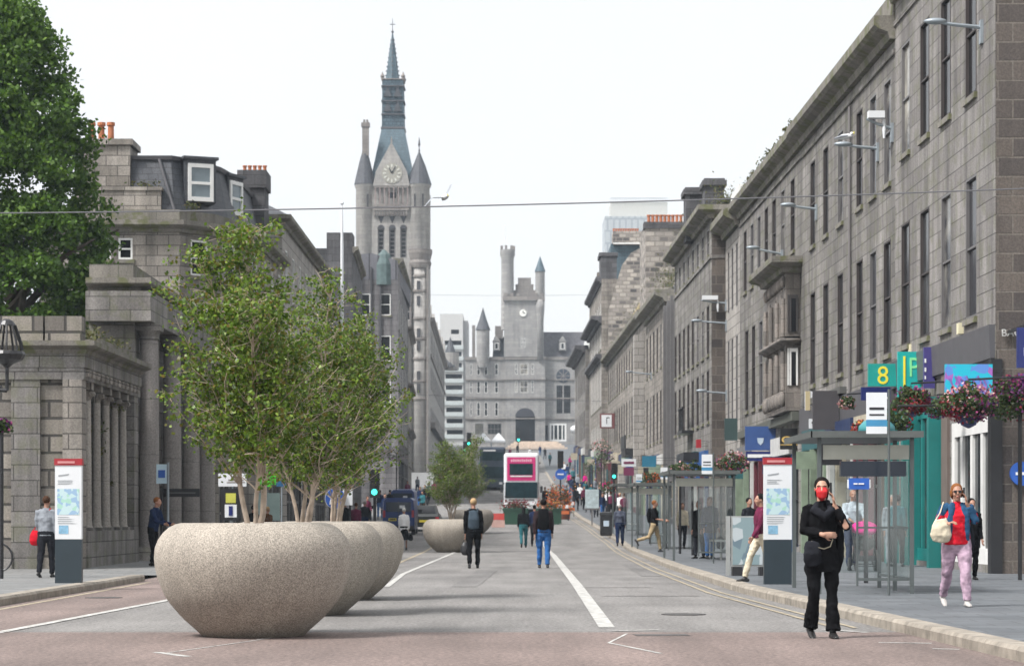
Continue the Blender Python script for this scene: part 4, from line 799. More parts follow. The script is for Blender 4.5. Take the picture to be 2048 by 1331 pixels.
for k in range(8): a = PI*k/4; d = Vector((math.cos(a), 0, math.sin(a)))*13*k_; mb.tube([Vector((qx(1126.5), -.1, qz(751))), Vector((qx(1126.5), -.1, qz(751)))+d], .05, 5)
mb.build('tracery', CD, o)
mb = MB()
for x0_, x1_, dy in ((931, 1011, 0), (1011, 1090, -1.2), (1090, 1182, 0)):
    for py in (719, 760, 797, 838): mb.box(qx(x0_)-.1, qx(x1_)+.1, dy-.22, dy-.003, qz(py), qz(py)+.22+(.3 if py == 719 else 0))
mb.build('string_courses', CD, rt)
MB().ring([[(qx(985), .3, qz(714)), (qx(1011), .3, qz(714)), (qx(1011), 9, qz(714)), (qx(985), 9, qz(714))], [(qx(988), 3.5, qz(670)), (qx(1011), 3.5, qz(670)), (qx(1011), 5, qz(670)), (qx(988), 5, qz(670))]]).build('roof', SL, rt)
MB().ring([[(qx(1088), .3, qz(714)), (qx(1184), .3, qz(714)), (qx(1184), 10, qz(714)), (qx(1088), 10, qz(714))], [(qx(1088), 4, qz(660)), (qx(1180), 4, qz(660)), (qx(1180), 5, qz(660)), (qx(1088), 5, qz(660))]]).build('roof', stone('purple_slate', (.11,.107,.118), (.14,.135,.145), (.07,.067,.073), .5, .4, .02, stain=.3), rt)
for c, py in ((993, 700), (1125, 700)):
    o = MB().box(qx(c-7), qx(c+7), -.1, 3, qz(py), qz(py-18)).ring([[(qx(c+dx), y_, qz(p)) for dx, p in ((-8, py-18), (8, py-18), (0, py-29))] for y_ in (-.2, 3)]).build('dormer', CS, rt)
    MB().box(qx(c-4), qx(c+4), -.14, -.05, qz(py-2), qz(py-15)).build('window_frame', WHITE, o); MB().box(qx(c-2.5), qx(c+2.5), -.17, -.15, qz(py-3.5), qz(py-13.5)).build('pane', PANE, o)
# tower and turrets
frontwall(1008, 1087, 598, 714, [(1042, 1045, 677, 695, 'sash'), (1048, 1051, 677, 695, 'sash')], -1.5, 'tower', CS, 7)
mb = MB(); mb.box(qx(1006), qx(1089), -1.9, 6, qz(602), qz(594))
for k in range(7): mb.box(qx(1008+12*k), qx(1015+12*k), -1.8, -1.2, qz(594), qz(587))
for a, b, p, q_ in ((1026, 1072, 594, 580), (1031, 1067, 580, 568), (1036, 1062, 568, 555)): mb.box(qx(a), qx(b), 0, 3, qz(p), qz(q_))
mb.build('battlements', CD, rt)
o = MB().lathe([(13*k_, qz(660)), (12.5*k_, qz(540)), (12.5*k_, qz(517)), (15*k_, qz(511)), (15*k_, qz(500))], (qx(1015), -.3, 0), 18).build('tall_turret', CS, rt); smooth_by_angle(o.data)
mb = MB(); [mb.box(qx(1015)+1.15*math.cos(a)-.22, qx(1015)+1.15*math.cos(a)+.22, -.3+1.15*math.sin(a)-.22, -.3+1.15*math.sin(a)+.22, qz(500), qz(492)) for a in [PI*2*k/7 for k in range(7)]]; mb.build('crenels', CD, o)
o = MB().lathe([(6*k_, qz(620)), (9.5*k_, qz(603)), (9.5*k_, qz(544))], (qx(1080), -.9, 0), 16).build('side_turret', CS, rt); smooth_by_angle(o.data)
MB().lathe([(11*k_, qz(544)), (.03, qz(513))], (qx(1080), -.9, 0), 14).build('cone_roof', SLB, o)
MB().lathe([(6.5*k_, qz(720)), (7*k_, qz(640)), (9*k_, qz(618)), (9*k_, qz(600))], (qx(1080), -1.2, 0), 14).build('lower_turret', CS, rt, smooth=True)
o = MB().lathe([(9*k_, qz(735)), (13*k_, qz(720)), (13*k_, qz(660))], (qx(966), -.4, 0), 18).build('round_turret', CS, rt); smooth_by_angle(o.data)
MB().lathe([(15*k_, qz(660)), (7*k_, qz(638)), (.03, qz(615))], (qx(966), -.4, 0), 16).build('cone_roof', SL, o)
MB().box(qx(944), qx(950), 1, 3, qz(712), qz(649)).build('chimney', CD, rt); MB().box(qx(990), qx(1006), 1.5, 4, qz(675), qz(650)).build('chimney', CD, rt)
MB().tube([(qx(1010), -.3, qz(492)), (qx(1010), -.3, qz(450))], .06, 5).build('flagpole', WHITE, rt)
disc = MB().ring([[(qx(1046)+7*k_*math.cos(a), y_, qz(627)+7*k_*math.sin(a)) for a in [2*PI*k/20 for k in range(20)]] for y_ in (-1.65, -1.5)]).build('clock_face', paint('clock_white', (.8,.8,.75), .5), rt)
MB().box(qx(1045.3), qx(1046.7), -1.7, -1.68, qz(627), qz(622.5)).box(qx(1046), qx(1050), -1.7, -1.68, qz(627.5), qz(626)).build('clock_hands', BLACK, disc)
# pale plinth and steps before the hall
st = thing('market_cross_steps', 'pale stone steps and platform at the far end of the street below the hall', 'steps', (xx(1075, 395), 395, g(395)))
for k in range(4): MB().box(-5.5+.5*k, 5.0-.5*k, -2+.6*k, 6, .35*k, .35*k+.34).build('step', paint('pale_sandstone', (.55,.46,.38), .8, var=.2), st)

# ---------------------------------------------------------------- big tree on the left
def limb(p, d, L, r0, r1, n=6, wob=.12, q=None, up=.0):
    pts = [Vector(p)]; rr = [r0]; d = Vector(d).normalized()
    for i in range(n):
        d = (d + Vector((q.normal(0, wob), q.normal(0, wob), q.normal(0, wob) + up))).normalized(); pts.append(pts[-1] + d*L/n); rr.append(r0 + (r1-r0)*(i+1)/n)
    return pts, rr
q = np.random.RandomState(3)
bt = thing('broadleaf_tree', 'large dark green broadleaf tree behind the low stone screen at the left edge', 'tree', (-14.2, 66, 0))
mb = MB(); mb.tube(*limb((0,0,0), (0,0,1), 7, .38, .25, 6, .03, q), n=12); tips = []
for k in range(16):
    a = q.rand()*2*PI; p, r_ = limb((0,0,3.5+.35*k), (math.cos(a), math.sin(a), .9), 3.2+q.rand(), .16, .03, 6, .15, q, .05); mb.tube(p, r_, n=6); tips += p[2:]
mb.build('trunk', BARKD, bt)
C = []
# crown: ragged lobes of foliage carried by the limbs; half width by height
hts = [(3.8, 1.6), (5.4, 2.1), (6.6, 2.45), (8.2, 2.65), (9.8, 2.5), (11, 2.35), (12.2, 2.05), (13.3, 1.7), (14.2, 1.3), (15.0, .8), (15.6, .3)]
LO = [(x_, y_, z_, .6) for x_, y_, z_ in ((-.5, -1.2, 9.2), (.3, -1.0, 9.7), (-.6, .8, 9.6), (.8, -.6, 8.9), (-.2, -.8, 10.3), (.4, .6, 9.1), (0, -1.6, 8.7), (-.9, -.9, 9.9), (.9, -.9, 10.1))]
for _ in range(230):
    z = 4.1 + 11.4*q.rand(); r_ = np.interp(z, [h[0] for h in hts], [h[1] for h in hts]); a = q.rand()*2*PI; f = .35 + .68*math.sqrt(q.rand())
    LO.append((r_*f*math.cos(a), r_*f*math.sin(a), z, .28 + .30*q.rand()))
for x_, y_, z_, r_ in LO:
    for _ in range(int(26*r_/.4)):
        d = q.normal(0, 1, 3); d /= np.linalg.norm(d); C.append((x_+d[0]*r_*1.15, y_+d[1]*r_*1.15, z_+d[2]*r_*.8+.08*math.cos(3*d[0])))
C = np.array(C); idx = q.randint(0, len(C), 85000)
pos = C[idx] + q.normal(0, 1, (85000, 3)) * [.14, .14, .09]
leaves('crown', pos, .09 + .10*q.rand(len(pos)), LT, bt, q, asp=.75)

# ---------------------------------------------------------------- planters and birch trees
PC = asphalt('planter_concrete', (.335,.30,.255), .5, .13, 3.2, True)
SOIL = paint('planter_soil', (.05,.035,.025), .95, var=.4)
def planter(x, y, label, grp='round concrete tree planters'):
    z = g(y); r_ = thing('tree_planter', label, 'planter', (x, y, z), (x*7+y*3) % 6.28, grp)
    prof = [(.53, 0), (.555, .01), (.65, .095), (.735, .17), (.80, .235), (.91, .365), (.965, .45), (1.005, .54), (1.045, .65), (1.07, .76), (1.08, .86), (1.07, .97), (1.035, 1.06), (.985, 1.13), (.92, 1.19), (.85, 1.225), (.79, 1.24), (.73, 1.22), (.70, 1.12)]
    o = MB().lathe(prof, (0, 0, 0), 72).build('bowl', PC, r_, smooth=True)
    MB().lathe([(.705, 1.1), (.4, 1.15), (.05, 1.16)], (0,0,0), 24).build('soil', SOIL, r_); return r_
def birch(x, y, z0, seed, label, h=3.3, sp=1.0, nl=16000, stems=3, lean=(0,0)):
    q = np.random.RandomState(seed); r_ = thing('birch_tree', label, 'tree', (x, y, z0), 0, 'birch trees in the planters'); mb = MB(); tw = []
    for s_ in range(stems):
        a = 2*PI*s_/stems + q.rand(); out = .07 + .17*q.rand(); p, rr = limb((.06*math.cos(a), .06*math.sin(a), 0), (out*math.cos(a)+lean[0], out*math.sin(a)+lean[1], 1), h*(1-.10*s_), .036-.004*s_, .004, 18, .07, q, .02)
        mb.tube(p, rr, n=8)
        for i in range(3, 18):
            for _ in range(3 if i < 12 else 2):
                a2 = q.rand()*2*PI; L_ = sp*(1.15 if i < 8 else .95)*(.5+.6*q.rand()) * (1 - .62*max(0, i-8)/9); b, br = limb(p[i], (math.cos(a2), math.sin(a2), .85+.5*q.rand()), L_, .010, .002, 7, .13, q, .0); mb.tube(b, br, n=4)
                for m_ in (2, 3, 4, 5, 6):
                    a3 = q.rand()*2*PI; t_, tr = limb(b[m_], (math.cos(a3), math.sin(a3), .5), .22+.2*q.rand(), .003, .0015, 3, .25, q, -.08); mb.tube(t_, tr, n=3); tw += t_[1:]
    mb.build('trunk', BARK, r_); T = np.array([tuple(t_) for t_ in tw]); T = T[T[:, 2] > .55]
    w_ = q.rand(len(T))**1.6; w_ /= w_.sum(); idx = q.choice(len(T), nl, p=w_); pos = T[idx] + q.normal(0, .05, (nl, 3)); pos[:, 2] -= .03
    leaves('crown', pos, .032 + .030*q.rand(nl), LB, r_, q, .5, asp=.78); return r_
pl = [(-2.84, 25.8, 'nearest round speckled concrete planter with a birch'), (-2.81, 31.6, 'second round speckled planter half hidden behind the nearest one'), (-2.80, 37.4, 'third round planter, rightmost of the close row of three'), (-2.27, 88, 'round planter further up the street beside the man with the rucksack'), (-2.02, 121, 'farthest round planter, showing just right of the man with the rucksack')]
for i, (x, y, lb) in enumerate(pl): planter(x, y, lb)
tl = ['leafy birch with pale stems growing in the nearest planter', 'leafy birch growing in the second planter', 'leafy birch growing in the third planter', 'small birch in the planter beside the man with the rucksack', 'small birch in the farthest planter']
birch(-2.84, 25.8, 1.15, 11, tl[0], 3.4, 1.12, 18500, 3, (.05, 0)); birch(-2.81, 31.6, 1.15, 12, tl[1], 3.35, 1.2, 20500, 4, (.03, 0)); birch(-2.80, 37.4, 1.15, 13, tl[2], 3.3, 1.42, 24000, 4, (.08, 0))
birch(-2.27, 88, 1.15, 14, tl[3], 3.2, 1.15, 20000, 4); birch(-2.02, 121, 1.15+g(121), 15, tl[4], 3.2, 1.2, 16000, 4)
# ---------------------------------------------------------------- lettering
def text(name, s_, h, loc, mat, parent, rz=0., ext=.004, ax='CENTER', w=None):
    cu = bpy.data.curves.new(name, 'FONT'); cu.body = s_; cu.size = h/.7; cu.extrude = ext; cu.align_x = ax; cu.resolution_u = 3
    t_ = bpy.data.objects.new(name + '_tmp', cu); COL.objects.link(t_); dg = bpy.context.evaluated_depsgraph_get(); dg.update()
    me = bpy.data.meshes.new_from_object(t_.evaluated_get(dg)); bpy.data.objects.remove(t_); me.materials.clear(); me.materials.append(mat)
    if w:
        xs = [v.co.x for v in me.vertices]; k = w / (max(xs)-min(xs))
        for v in me.vertices: v.co.x *= k
    o = link(name, me, parent, loc); o.rotation_euler = (R(90), 0, rz); return o
TW = paint('lettering_white', (.8,.8,.8), .5); TB = paint('lettering_black', (.02,.02,.025), .5); TY_ = paint('lettering_yellow', (.85,.75,.05), .5); TGo = paint('lettering_gold', (.65,.45,.14), .4); TGr = paint('lettering_lime', (.25,.80,.35), .5)
SW = paint('sign_white', (.70,.72,.74), .45, var=.05); RED = paint('sign_red', (.35,.02,.03), .45); BLUE = paint('sign_blue', (.02,.10,.42), .45); MAG = paint('magenta_panel', (.55,.02,.16), .45)
MAPB = None
def mapmat(name, c1, c2, c3, sc=9):
    m, nt, b = newm(name); N, L = nt.nodes, nt.links; tc = N.new('ShaderNodeTexCoord'); v = N.new('ShaderNodeTexVoronoi'); v.inputs['Scale'].default_value = sc; v.feature = 'F1'
    L.new(tc.outputs['Object'], v.inputs[0]); cr = N.new('ShaderNodeValToRGB'); cr.color_ramp.interpolation = 'CONSTANT'; e = cr.color_ramp.elements; e.new(.45); e.new(.8)
    for i, c in enumerate((c1, c2, c3, c1)): e[i].color = c4(c)
    e[0].position = 0; e[1].position = .35; e[2].position = .7; e[3].position = .88
    sp = N.new('ShaderNodeSeparateColor'); L.new(v.outputs['Color'], sp.inputs[0]); L.new(sp.outputs[0], cr.inputs[0]); L.new(cr.outputs[0], b.inputs['Base Color']); b.inputs['Roughness'].default_value = .3; return m
MAPM = mapmat('printed_street_map', (.50,.66,.68), (.30,.45,.62), (.38,.62,.52), 14)
POSTER = mapmat('printed_posters', (.22,.30,.32), (.45,.50,.52), (.14,.2,.24), 5)
ART = mapmat('painted_cyan_mural', (.01,.45,.60), (.10,.25,.62), (.35,.12,.45), 7)

def lines(mb, x0, x1, z0, z1, n, y, h=.012, q=rnd):
    for k in range(n):
        z = z1 - (z1-z0)*k/max(1, n-1); mb.quad((x0, y, z), (x0+(x1-x0)*(.45+.5*q.random()), y, z), (x0+(x1-x0)*(.45+.5*q.random()), y, z+h), (x0, y, z+h))
def totem(px, X, Y, w, label):
    r_ = thing('map_totem', label, 'map sign', (X, Y, g(Y)+KH)); H = 2.22; d = .14
    MB().box(-w/2, w/2, -d/2, d/2, 0, .78).build('base', paint('totem_base', (.022,.035,.045), .35), r_)
    MB().box(-w/2, w/2, -d/2, d/2, .785, H-.12).build('panel', SW, r_); MB().box(-w/2-.012, w/2+.012, -d/2-.012, d/2+.012, H-.118, H).build('cap', RED, r_)
    MB().quad((-w/2+.04, -d/2-.004, 1.22), (w/2-.04, -d/2-.004, 1.22), (w/2-.04, -d/2-.004, 1.68), (-w/2+.04, -d/2-.004, 1.68)).build('street_map', MAPM, r_, fix=False)
    MB().quad((-w/2+.07, -d/2-.004, .88), (-w/2+.24, -d/2-.004, .88), (-w/2+.24, -d/2-.004, 1.03), (-w/2+.07, -d/2-.004, 1.03)).build('inset_map', paint('inset_map_blue', (.22,.42,.58), .4, var=.3, scale=20), r_, fix=False)
    mb = MB(); lines(mb, -w/2+.05, w/2-.08, 1.76, 1.82, 3, -d/2-.004); lines(mb, -w/2+.05, w/2-.05, 1.06, 1.17, 4, -d/2-.004); mb.quad((-w/2+.06, -d/2-.004, 1.90), (0, -d/2-.004, 1.925), (.02, -d/2-.004, 1.95), (-w/2+.06, -d/2-.004, 1.925)); mb.build('small_print', paint('small_print_grey', (.3,.32,.34), .6), r_, fix=False)
    mb = MB(); mb.box(-w/2+.05, w/2-.12, -d/2-.018, -d/2-.013, H-.085, H-.045); mb.build('cap_lettering', paint('cap_lettering_pink', (.6,.25,.25), .5), r_)
totem(0, xx(1555, 41.3), 41.3, .485, 'tall red capped map totem on the right pavement behind the masked woman')
totem(0, xx(138, 42), 42, .475, 'tall red capped map totem on the left pavement beside the red bag')

# bus shelters
GLASS = clear('shelter_glass'); SHG = paint('shelter_grey', (.10,.115,.115), .45, .2)
def shelter(x0, x1, y0, y1, label, H=2.42, ads=False, teal=False):
    z = g((y0+y1)/2) + KH; r_ = thing('bus_shelter', label, 'bus shelter', (x0, y0, z), 0, 'bus shelters along the right kerb'); w = x1-x0; l = y1-y0
    RF = paint('shelter_roof', (.12,.13,.125), .5, .3)
    mb = MB().box(-.1, w+.08, -.15, l+.15, H, H+.07); mb.box(-.12, w+.1, -.17, -.15, H-.01, H+.09); mb.box(-.12, -.1, -.17, l+.17, H-.01, H+.09); mb.build('roof', RF, r_)
    for (x, y) in ((0, 0), (0, l*.5), (0, l), (w-.08, 0), (w-.08, l*.5), (w-.08, l)):
        MB().box(x, x+.06, y, y+.06, 0, H-.002).build('post', SHG, r_) if not (x == 0 and y == l*.5) else None
    MB().box(.09, w-.09, .02, .06, H-.34, H-.12).build('header_beam', paint('header_beam', (.42,.42,.36), .5), r_)
    MB().box(w-.05, w-.035, .1, l-.02, .25, H-.3).build('back_glass', GLASS, r_); MB().box(w*.42, w-.1, .035, .05, .25, H-.36).build('end_glass', GLASS, r_); MB().box(w*.42, w-.1, l+.035, l+.05, .25, H-.36).build('end_glass', GLASS, r_)
    mb = MB().box(w*.40, w*.42, .02, .06, .12, H-.34); mb.box(w*.42, w-.1, .02, .06, .2, .245); mb.box(w*.42, w-.1, .02, .06, 1.0, 1.03); mb.box(w-.06, w-.03, .1, l, .2, .245); mb.build('glass_frame', SHG, r_)
    if y0 > 50: MB().box(w-.5, w-.18, .6, l-.6, .5, .55).box(w-.36, w-.32, .8, .84, 0, .5).box(w-.36, w-.32, l-.84, l-.8, 0, .5).build('seat', STEEL, r_)
    return r_, w, l, H
r_, w, l, H = shelter(4.68, 6.18, 36.0, 39.2, 'nearest bus shelter, with dark display and blue sign, behind the masked woman', 2.40)
MB().box(.35, 1.35, -.06, .1, 1.80, 2.03).build('display', paint('display_black', (.012,.018,.03), .2), r_)
o = MB().box(.47, .78, -.08, -.02, 1.60, 1.77).build('blue_sign', BLUE, r_); MB().box(.45, .80, -.075, -.022, 1.62, 1.75).build('sign_edge', SW, o); MB().box(.54, .60, -.09, -.081, 1.675, 1.695).box(.615, .70, -.09, -.081, 1.675, 1.695).build('sign_lettering', TW, o)
o = MB().lathe([(.3, 0), (.28, .12), (.2, .2), (.05, .24)], (1.0, .6, H+.07), 18).build('roof_dome', paint('teal_dome', (.04,.22,.24), .4), r_, smooth=True)
shelter(4.38, 6.1, 64, 68, 'second bus shelter, with two people waiting in it', 2.36); shelter(4.62, 5.9, 87, 91, 'third bus shelter, beside the man in khaki trousers', 2.36); shelter(4.95, 6.2, 112, 116, 'small far bus shelter, last of the row along the right kerb', 2.36)
# freestanding poster panel
r_ = thing('poster_panel', 'low glass poster panel on black feet beside the right-hand map totem', 'poster panel', (xx(1462, 47.4), 47.4, KH)); w = .66
MB().box(0, w, -.04, .04, .18, 1.2).build('frame', STEEL, r_); MB().box(.03, w-.03, -.055, -.043, .22, 1.17).build('posters', POSTER, r_); MB().box(.02, .22, -.15, .15, 0, .178).box(w-.1, w+.0, -.15, .15, 0, .178).build('feet', BLACK, r_); MB().box(-.1, -.02, -.05, .05, 0, 1.2).build('post', STEEL, r_)

# bus stop flags
def stop_flag(X, Y, z1, w, h, label, pole=True):
    zb = g(Y) + KH; r_ = thing('bus_stop_sign', label, 'bus stop sign', (X, Y, zb), 0, 'bus stop flags')
    z1 -= zb
    MB().tube([(w/2+.03, 0, 0), (w/2+.03, 0, z1+.05)], .02).build('pole', SHG, r_)
    MB().box(-w/2, w/2, -.015, .015, z1-h*.66, z1).build('panel', SW, r_); MB().box(-w/2, w/2, -.016, .016, z1-h*.82, z1-h*.665).build('blue_band', paint('stop_band_blue', (.05,.25,.45), .4), r_)
    MB().box(-w/2, w/2, -.015, .015, z1-h, z1-h*.825).build('panel', SW, r_)
    mb = MB(); [mb.quad((-w*.36, -.019, z1-h*a), (w*.36, -.019, z1-h*a), (w*.36, -.019, z1-h*b), (-w*.36, -.019, z1-h*b)) for a, b in ((.42, .36), (.56, .52))]; mb.build('lettering', TB, r_, fix=False)
stop_flag(xx(1741, 36), 35.4, 3.18, .31, .62, 'white and blue bus stop sign nearest the camera, beside the hanging baskets'); stop_flag(xx(1414, 60), 60, zz(908, 60), .27, .5, 'white bus stop sign above the second shelter')
stop_flag(xx(1328, 84), 84, zz(934, 84), .25, .42, 'small white bus stop sign above the third shelter'); stop_flag(xx(1278, 108), 108, zz(947, 108), .28, .45, 'tiny white bus stop sign above the farthest shelter')
r_ = thing('bus_stop_sign', 'white and blue bus stop sign on the left pavement by the portico', 'bus stop sign', (-9.05, 61, KH)); MB().box(-.18, .10, -.02, .02, 2.05, 2.55).build('panel', paint('stop_panel_pale_blue', (.5,.66,.75), .4), r_); MB().box(-.13, .05, -.03, -.021, 2.2, 2.4).build('lettering', TB if False else BLUE, r_); MB().tube([(.12, 0, 0), (.12, 0, 2.6)], .035).build('pole', GALV, r_)
r_ = thing('black_sign_board', 'long black sign board over the left pavement in front of the portico', 'sign', (xx(327, 66), 66, KH)); MB().box(0, 1.02, -.04, .04, 1.75, 1.98).build('panel', BLACK, r_); MB().tube([(-.05, 0, 0), (-.05, 0, 2.)], .04).build('post', BLACK, r_); MB().box(.1, .9, -.05, -.041, 1.84, 1.88).build('lettering', paint('dim_lettering', (.10,.10,.10), .6), r_)

# right-hand shop signs
def board(name, label, px0, px1, py0, py1, Y, mat, th=.12, cat='sign', bracket=True):
    a, b = at(px0, py1, Y), at(px1, py0, Y); r_ = thing(name, label, cat, (a.x, Y, a.z)); w, h = b.x-a.x, b.z-a.z
    MB().box(0, w, -th/2, th/2, 0, h).build('panel', mat, r_)
    if bracket: MB().box(w+.003, max(w+.02, XR(Y)-a.x+.02), -.03, .03, h*.8, h*.84).box(w+.003, max(w+.02, XR(Y)-a.x+.02), -.03, .03, h*.2, h*.24).build('bracket', BLACK, r_)
    return r_, w, h
r_, w, h = board('shop_sign', 'teal projecting sign with a yellow 8', 1736, 1799, 727, 772, 60.2, paint('sea_green_sign', (.01,.33,.29), .35)); text('lettering', '8', h*.80, (w*.46, -.066, h*.1), TY_, r_, ext=.006, w=w*.34)
r_, w, h = board('shop_sign', 'taller turquoise projecting sign with a lime letter P and yellow stroke', 1795, 1848, 703, 795, 57.3, paint('turquoise_sign', (.01,.40,.37), .35)); text('lettering', 'P', h*.42, (w*.60, -.066, h*.46), TGr, r_, ext=.006, w=w*.36); MB().box(w*.20, w*.28, -.08, -.066, h*.2, h*.9).build('yellow_stroke', TY_, r_)
r_, w, h = board('shop_sign', 'narrow purple projecting sign with small white marks right of the turquoise sign', 1847, 1869, 694, 776, 55.4, paint('purple_sign', (.06,.05,.20), .35)); MB().box(w*.05, w*.2, -.075, -.062, h*.62, h*.72).box(w*.05, w*.2, -.075, -.062, h*.40, h*.50).box(w*.05, w*.18, -.075, -.062, h*.22, h*.30).build('marks', TW, r_)
r_, w, h = board('shop_sign', 'navy sign under the teal 8 sign', 1722, 1797, 774, 800, 61, NAVY); MB().box(w*.55, w*.7, -.075, -.062, h*.1, h*.25).build('mark', TW, r_)
r_, w, h = board('shop_sign', 'cyan sign painted with purple swirls above the white shop window', 1890, 1984, 728, 800, 48.4, ART)
mb = MB(); 
for k in range(7): x_ = w*(.1+.12*k); mb.tube([(x_, -.07, h*.1), (x_+.05, -.07, h*(.4+.06*(k%3))), (x_-.02, -.07, h*(.6+.07*(k%2)))], .022, 5)
mb.build('painted_swirls', paint('swirl_purple', (.22,.14,.42), .5), r_)
r_, w, h = board('shop_sign', 'navy projecting sign cut by the right edge of the picture', 2034, 2062, 655, 735, 47.5, NAVY, bracket=False); MB().box(w*.45, w*.8, -.07, -.062, h*.3, h*.5).build('mark', TW, r_); MB().box(w*.5-.03, w*.5+.03, -.03, 1.45, h, h+.06).build('bracket', BLACK, r_)
rl = thing('wall_lettering', 'pale capital letters BAC on the rough gable above the shops', 'lettering', (xx(2002, 48.9), 48.88, zz(672, 48.9))); text('letters', 'BAC', .15, (.0, 0, 0), paint('letter_grey', (.5,.5,.48), .5), rl, ax='LEFT', ext=.02)
r_ = thing('round_plaque', 'round blue sign on the rough gable at the right edge', 'sign', (xx(2047, 48.7), 48.85, zz(946, 48.7))); MB().ring([[(.25*math.cos(a), y_, .25*math.sin(a)) for a in np.linspace(0, 2*PI, 28, endpoint=False)] for y_ in (-.04, .05)]).build('disc', BLUE, r_)
MB().box(-.14, .1, -.05, -.045, -.03, .03).build('white_mark', TW, r_)
r_, w, h = board('bank_sign', 'square blue sign with a small white emblem, left of the gold lettering', 1490, 1551, 852, 900, 86, paint('bank_blue', (.04,.09,.26), .35)); MB().ring([[(w*.5+dx*.12, y_, h*.38+dz*.12) for dx, dz in ((-1, 1), (1, 1), (.8, -.4), (0, -1.2), (-.8, -.4))] for y_ in (-.075, -.062)]).build('emblem', paint('emblem_pale', (.5,.6,.7), .5), r_)
r_, w, h = board('banner_sign', 'navy banner with a white line of lettering below the square blue sign', 1492, 1546, 902, 921, 85.8, NAVY); MB().box(w*.05, w*.9, -.075, -.062, h*.35, h*.7).build('lettering', TW, r_)
r_, w, h = board('shop_sign', 'black sign with gold script lettering', 1560, 1612, 856, 898, 80, BLACK); text('lettering', 'oo', h*.5, (w*.5, -.066, h*.3), TGo, r_, w=w*.9); MB().box(0, w*.9, -.07, -.061, h*.2, h*.24).build('gold_line', TGo, r_)
r_, w, h = board('white_sign', 'cream and white square sign above the grey ribbed panel', 1610, 1648, 782, 820, 76, SW); MB().box(0, w*.25, -.075, -.061, 0, h).build('cream_edge', paint('cream_panel', (.5,.42,.25), .5), r_)
r_, w, h = board('white_sign', 'small white square sign with dark strokes under the cream sign', 1618, 1641, 837, 856, 74, SW); MB().box(w*.2, w*.8, -.075, -.061, h*.5, h*.7).box(w*.25, w*.6, -.075, -.061, h*.2, h*.35).build('lettering', TB, r_)
board('dark_sign', 'dark teal hanging sign at the corner of the rough side wall', 1449, 1490, 836, 880, 99, paint('dark_teal', (.03,.06,.06), .5))
r_, w, h = board('oval_sign', 'white oval shop sign over a maroon one above the far shelters', 1243, 1272, 917, 932, 128, SW); MB().box(w*.15, w*.85, -.075, -.061, h*.35, h*.65).build('lettering', paint('maroon', (.16,.02,.07), .5), r_)
board('maroon_sign', 'maroon sign under the white oval sign', 1247, 1268, 934, 950, 127, paint('maroon', (.16,.02,.07), .5)); board('blue_sign', 'teal blue square sign over the far shelters', 1284, 1312, 911, 933, 118, paint('teal_blue', (.02,.16,.26), .5))
r_, w, h = board('clock_sign', 'white square clock sign in a dark red frame on the far right buildings', 1200, 1229, 826, 856, 190, paint('sign_frame_red', (.16,.05,.05), .5)); MB().box(w*.1, w*.8, -.09, -.061, h*.1, h*.9).build('face', SW, r_); MB().box(w*.43, w*.48, -.1, -.092, h*.3, h*.75).box(w*.48, w*.66, -.1, -.092, h*.68, h*.74).build('hands', TB, r_)
board('red_white_sign', 'tiny red and white sign beyond the black glass building', 1392, 1402, 878, 895, 105.5, RED)
# left-hand shop signs
def lboard(name, label, px0, px1, py0, py1, Y, mat):
    a, b = at(px0, py1, Y), at(px1, py0, Y); r_ = thing(name, label, 'sign', (a.x, Y, a.z)); w, h = b.x-a.x, b.z-a.z; MB().box(0, w, -.05, .05, 0, h).build('panel', mat, r_)
    MB().tube([(w/2, 0, 0), (w/2, 0, -a.z+g(Y))], .03).build('post', GALV, r_); return r_, w, h
r_, w, h = lboard('shop_sign', 'long white shop sign with thin dark script left of the nearest birch stem', 437, 493, 946, 972, 80.5, SW); lines_ = MB(); lines_.box(w*.35, w*.9, -.06, -.051, h*.45, h*.55).box(w*.45, w*.7, -.06, -.051, h*.65, h*.75).box(w*.3, w*.95, -.06, -.051, h*.28, h*.36); lines_.build('lettering', paint('sign_script', (.25,.22,.2), .6), r_)
r_, w, h = lboard('cash_machine_surround', 'dark shop recess with a yellow and white cash machine panel', 442, 482, 976, 1040, 80.3, BLACK); MB().box(w*.25, w*.75, -.07, -.052, h*.55, h*.85).build('yellow_panel', paint('yellow_panel', (.50,.50,.08), .5), r_); MB().box(w*.2, w*.8, -.07, -.052, h*.1, h*.5).build('white_panel', SW, r_); MB().box(w*.4, w*.6, -.085, -.071, h*.15, h*.45).build('screen', NAVY, r_)
GRN = paint('vivid_green_sign', (.05,.50,.02), .4); r_, w, h = lboard('pharmacy_sign', 'bright green cross-shaped sign between the birch stems', 514, 552, 938, 968, 82, GRN); MB().box(w*.3, w*.7, -.08, -.052, -h*.15, h*1.15).build('cross_arm', GRN, r_)
lboard('blue_sign', 'dark blue square sign right of the green cross sign', 553, 574, 952, 972, 84, paint('sign_teal_navy', (.02,.10,.22), .4)); lboard('shop_window_poster', 'pale green shop window panel behind the second birch', 508, 560, 985, 1040, 86, paint('pale_glass_panel', (.30,.40,.38), .3))
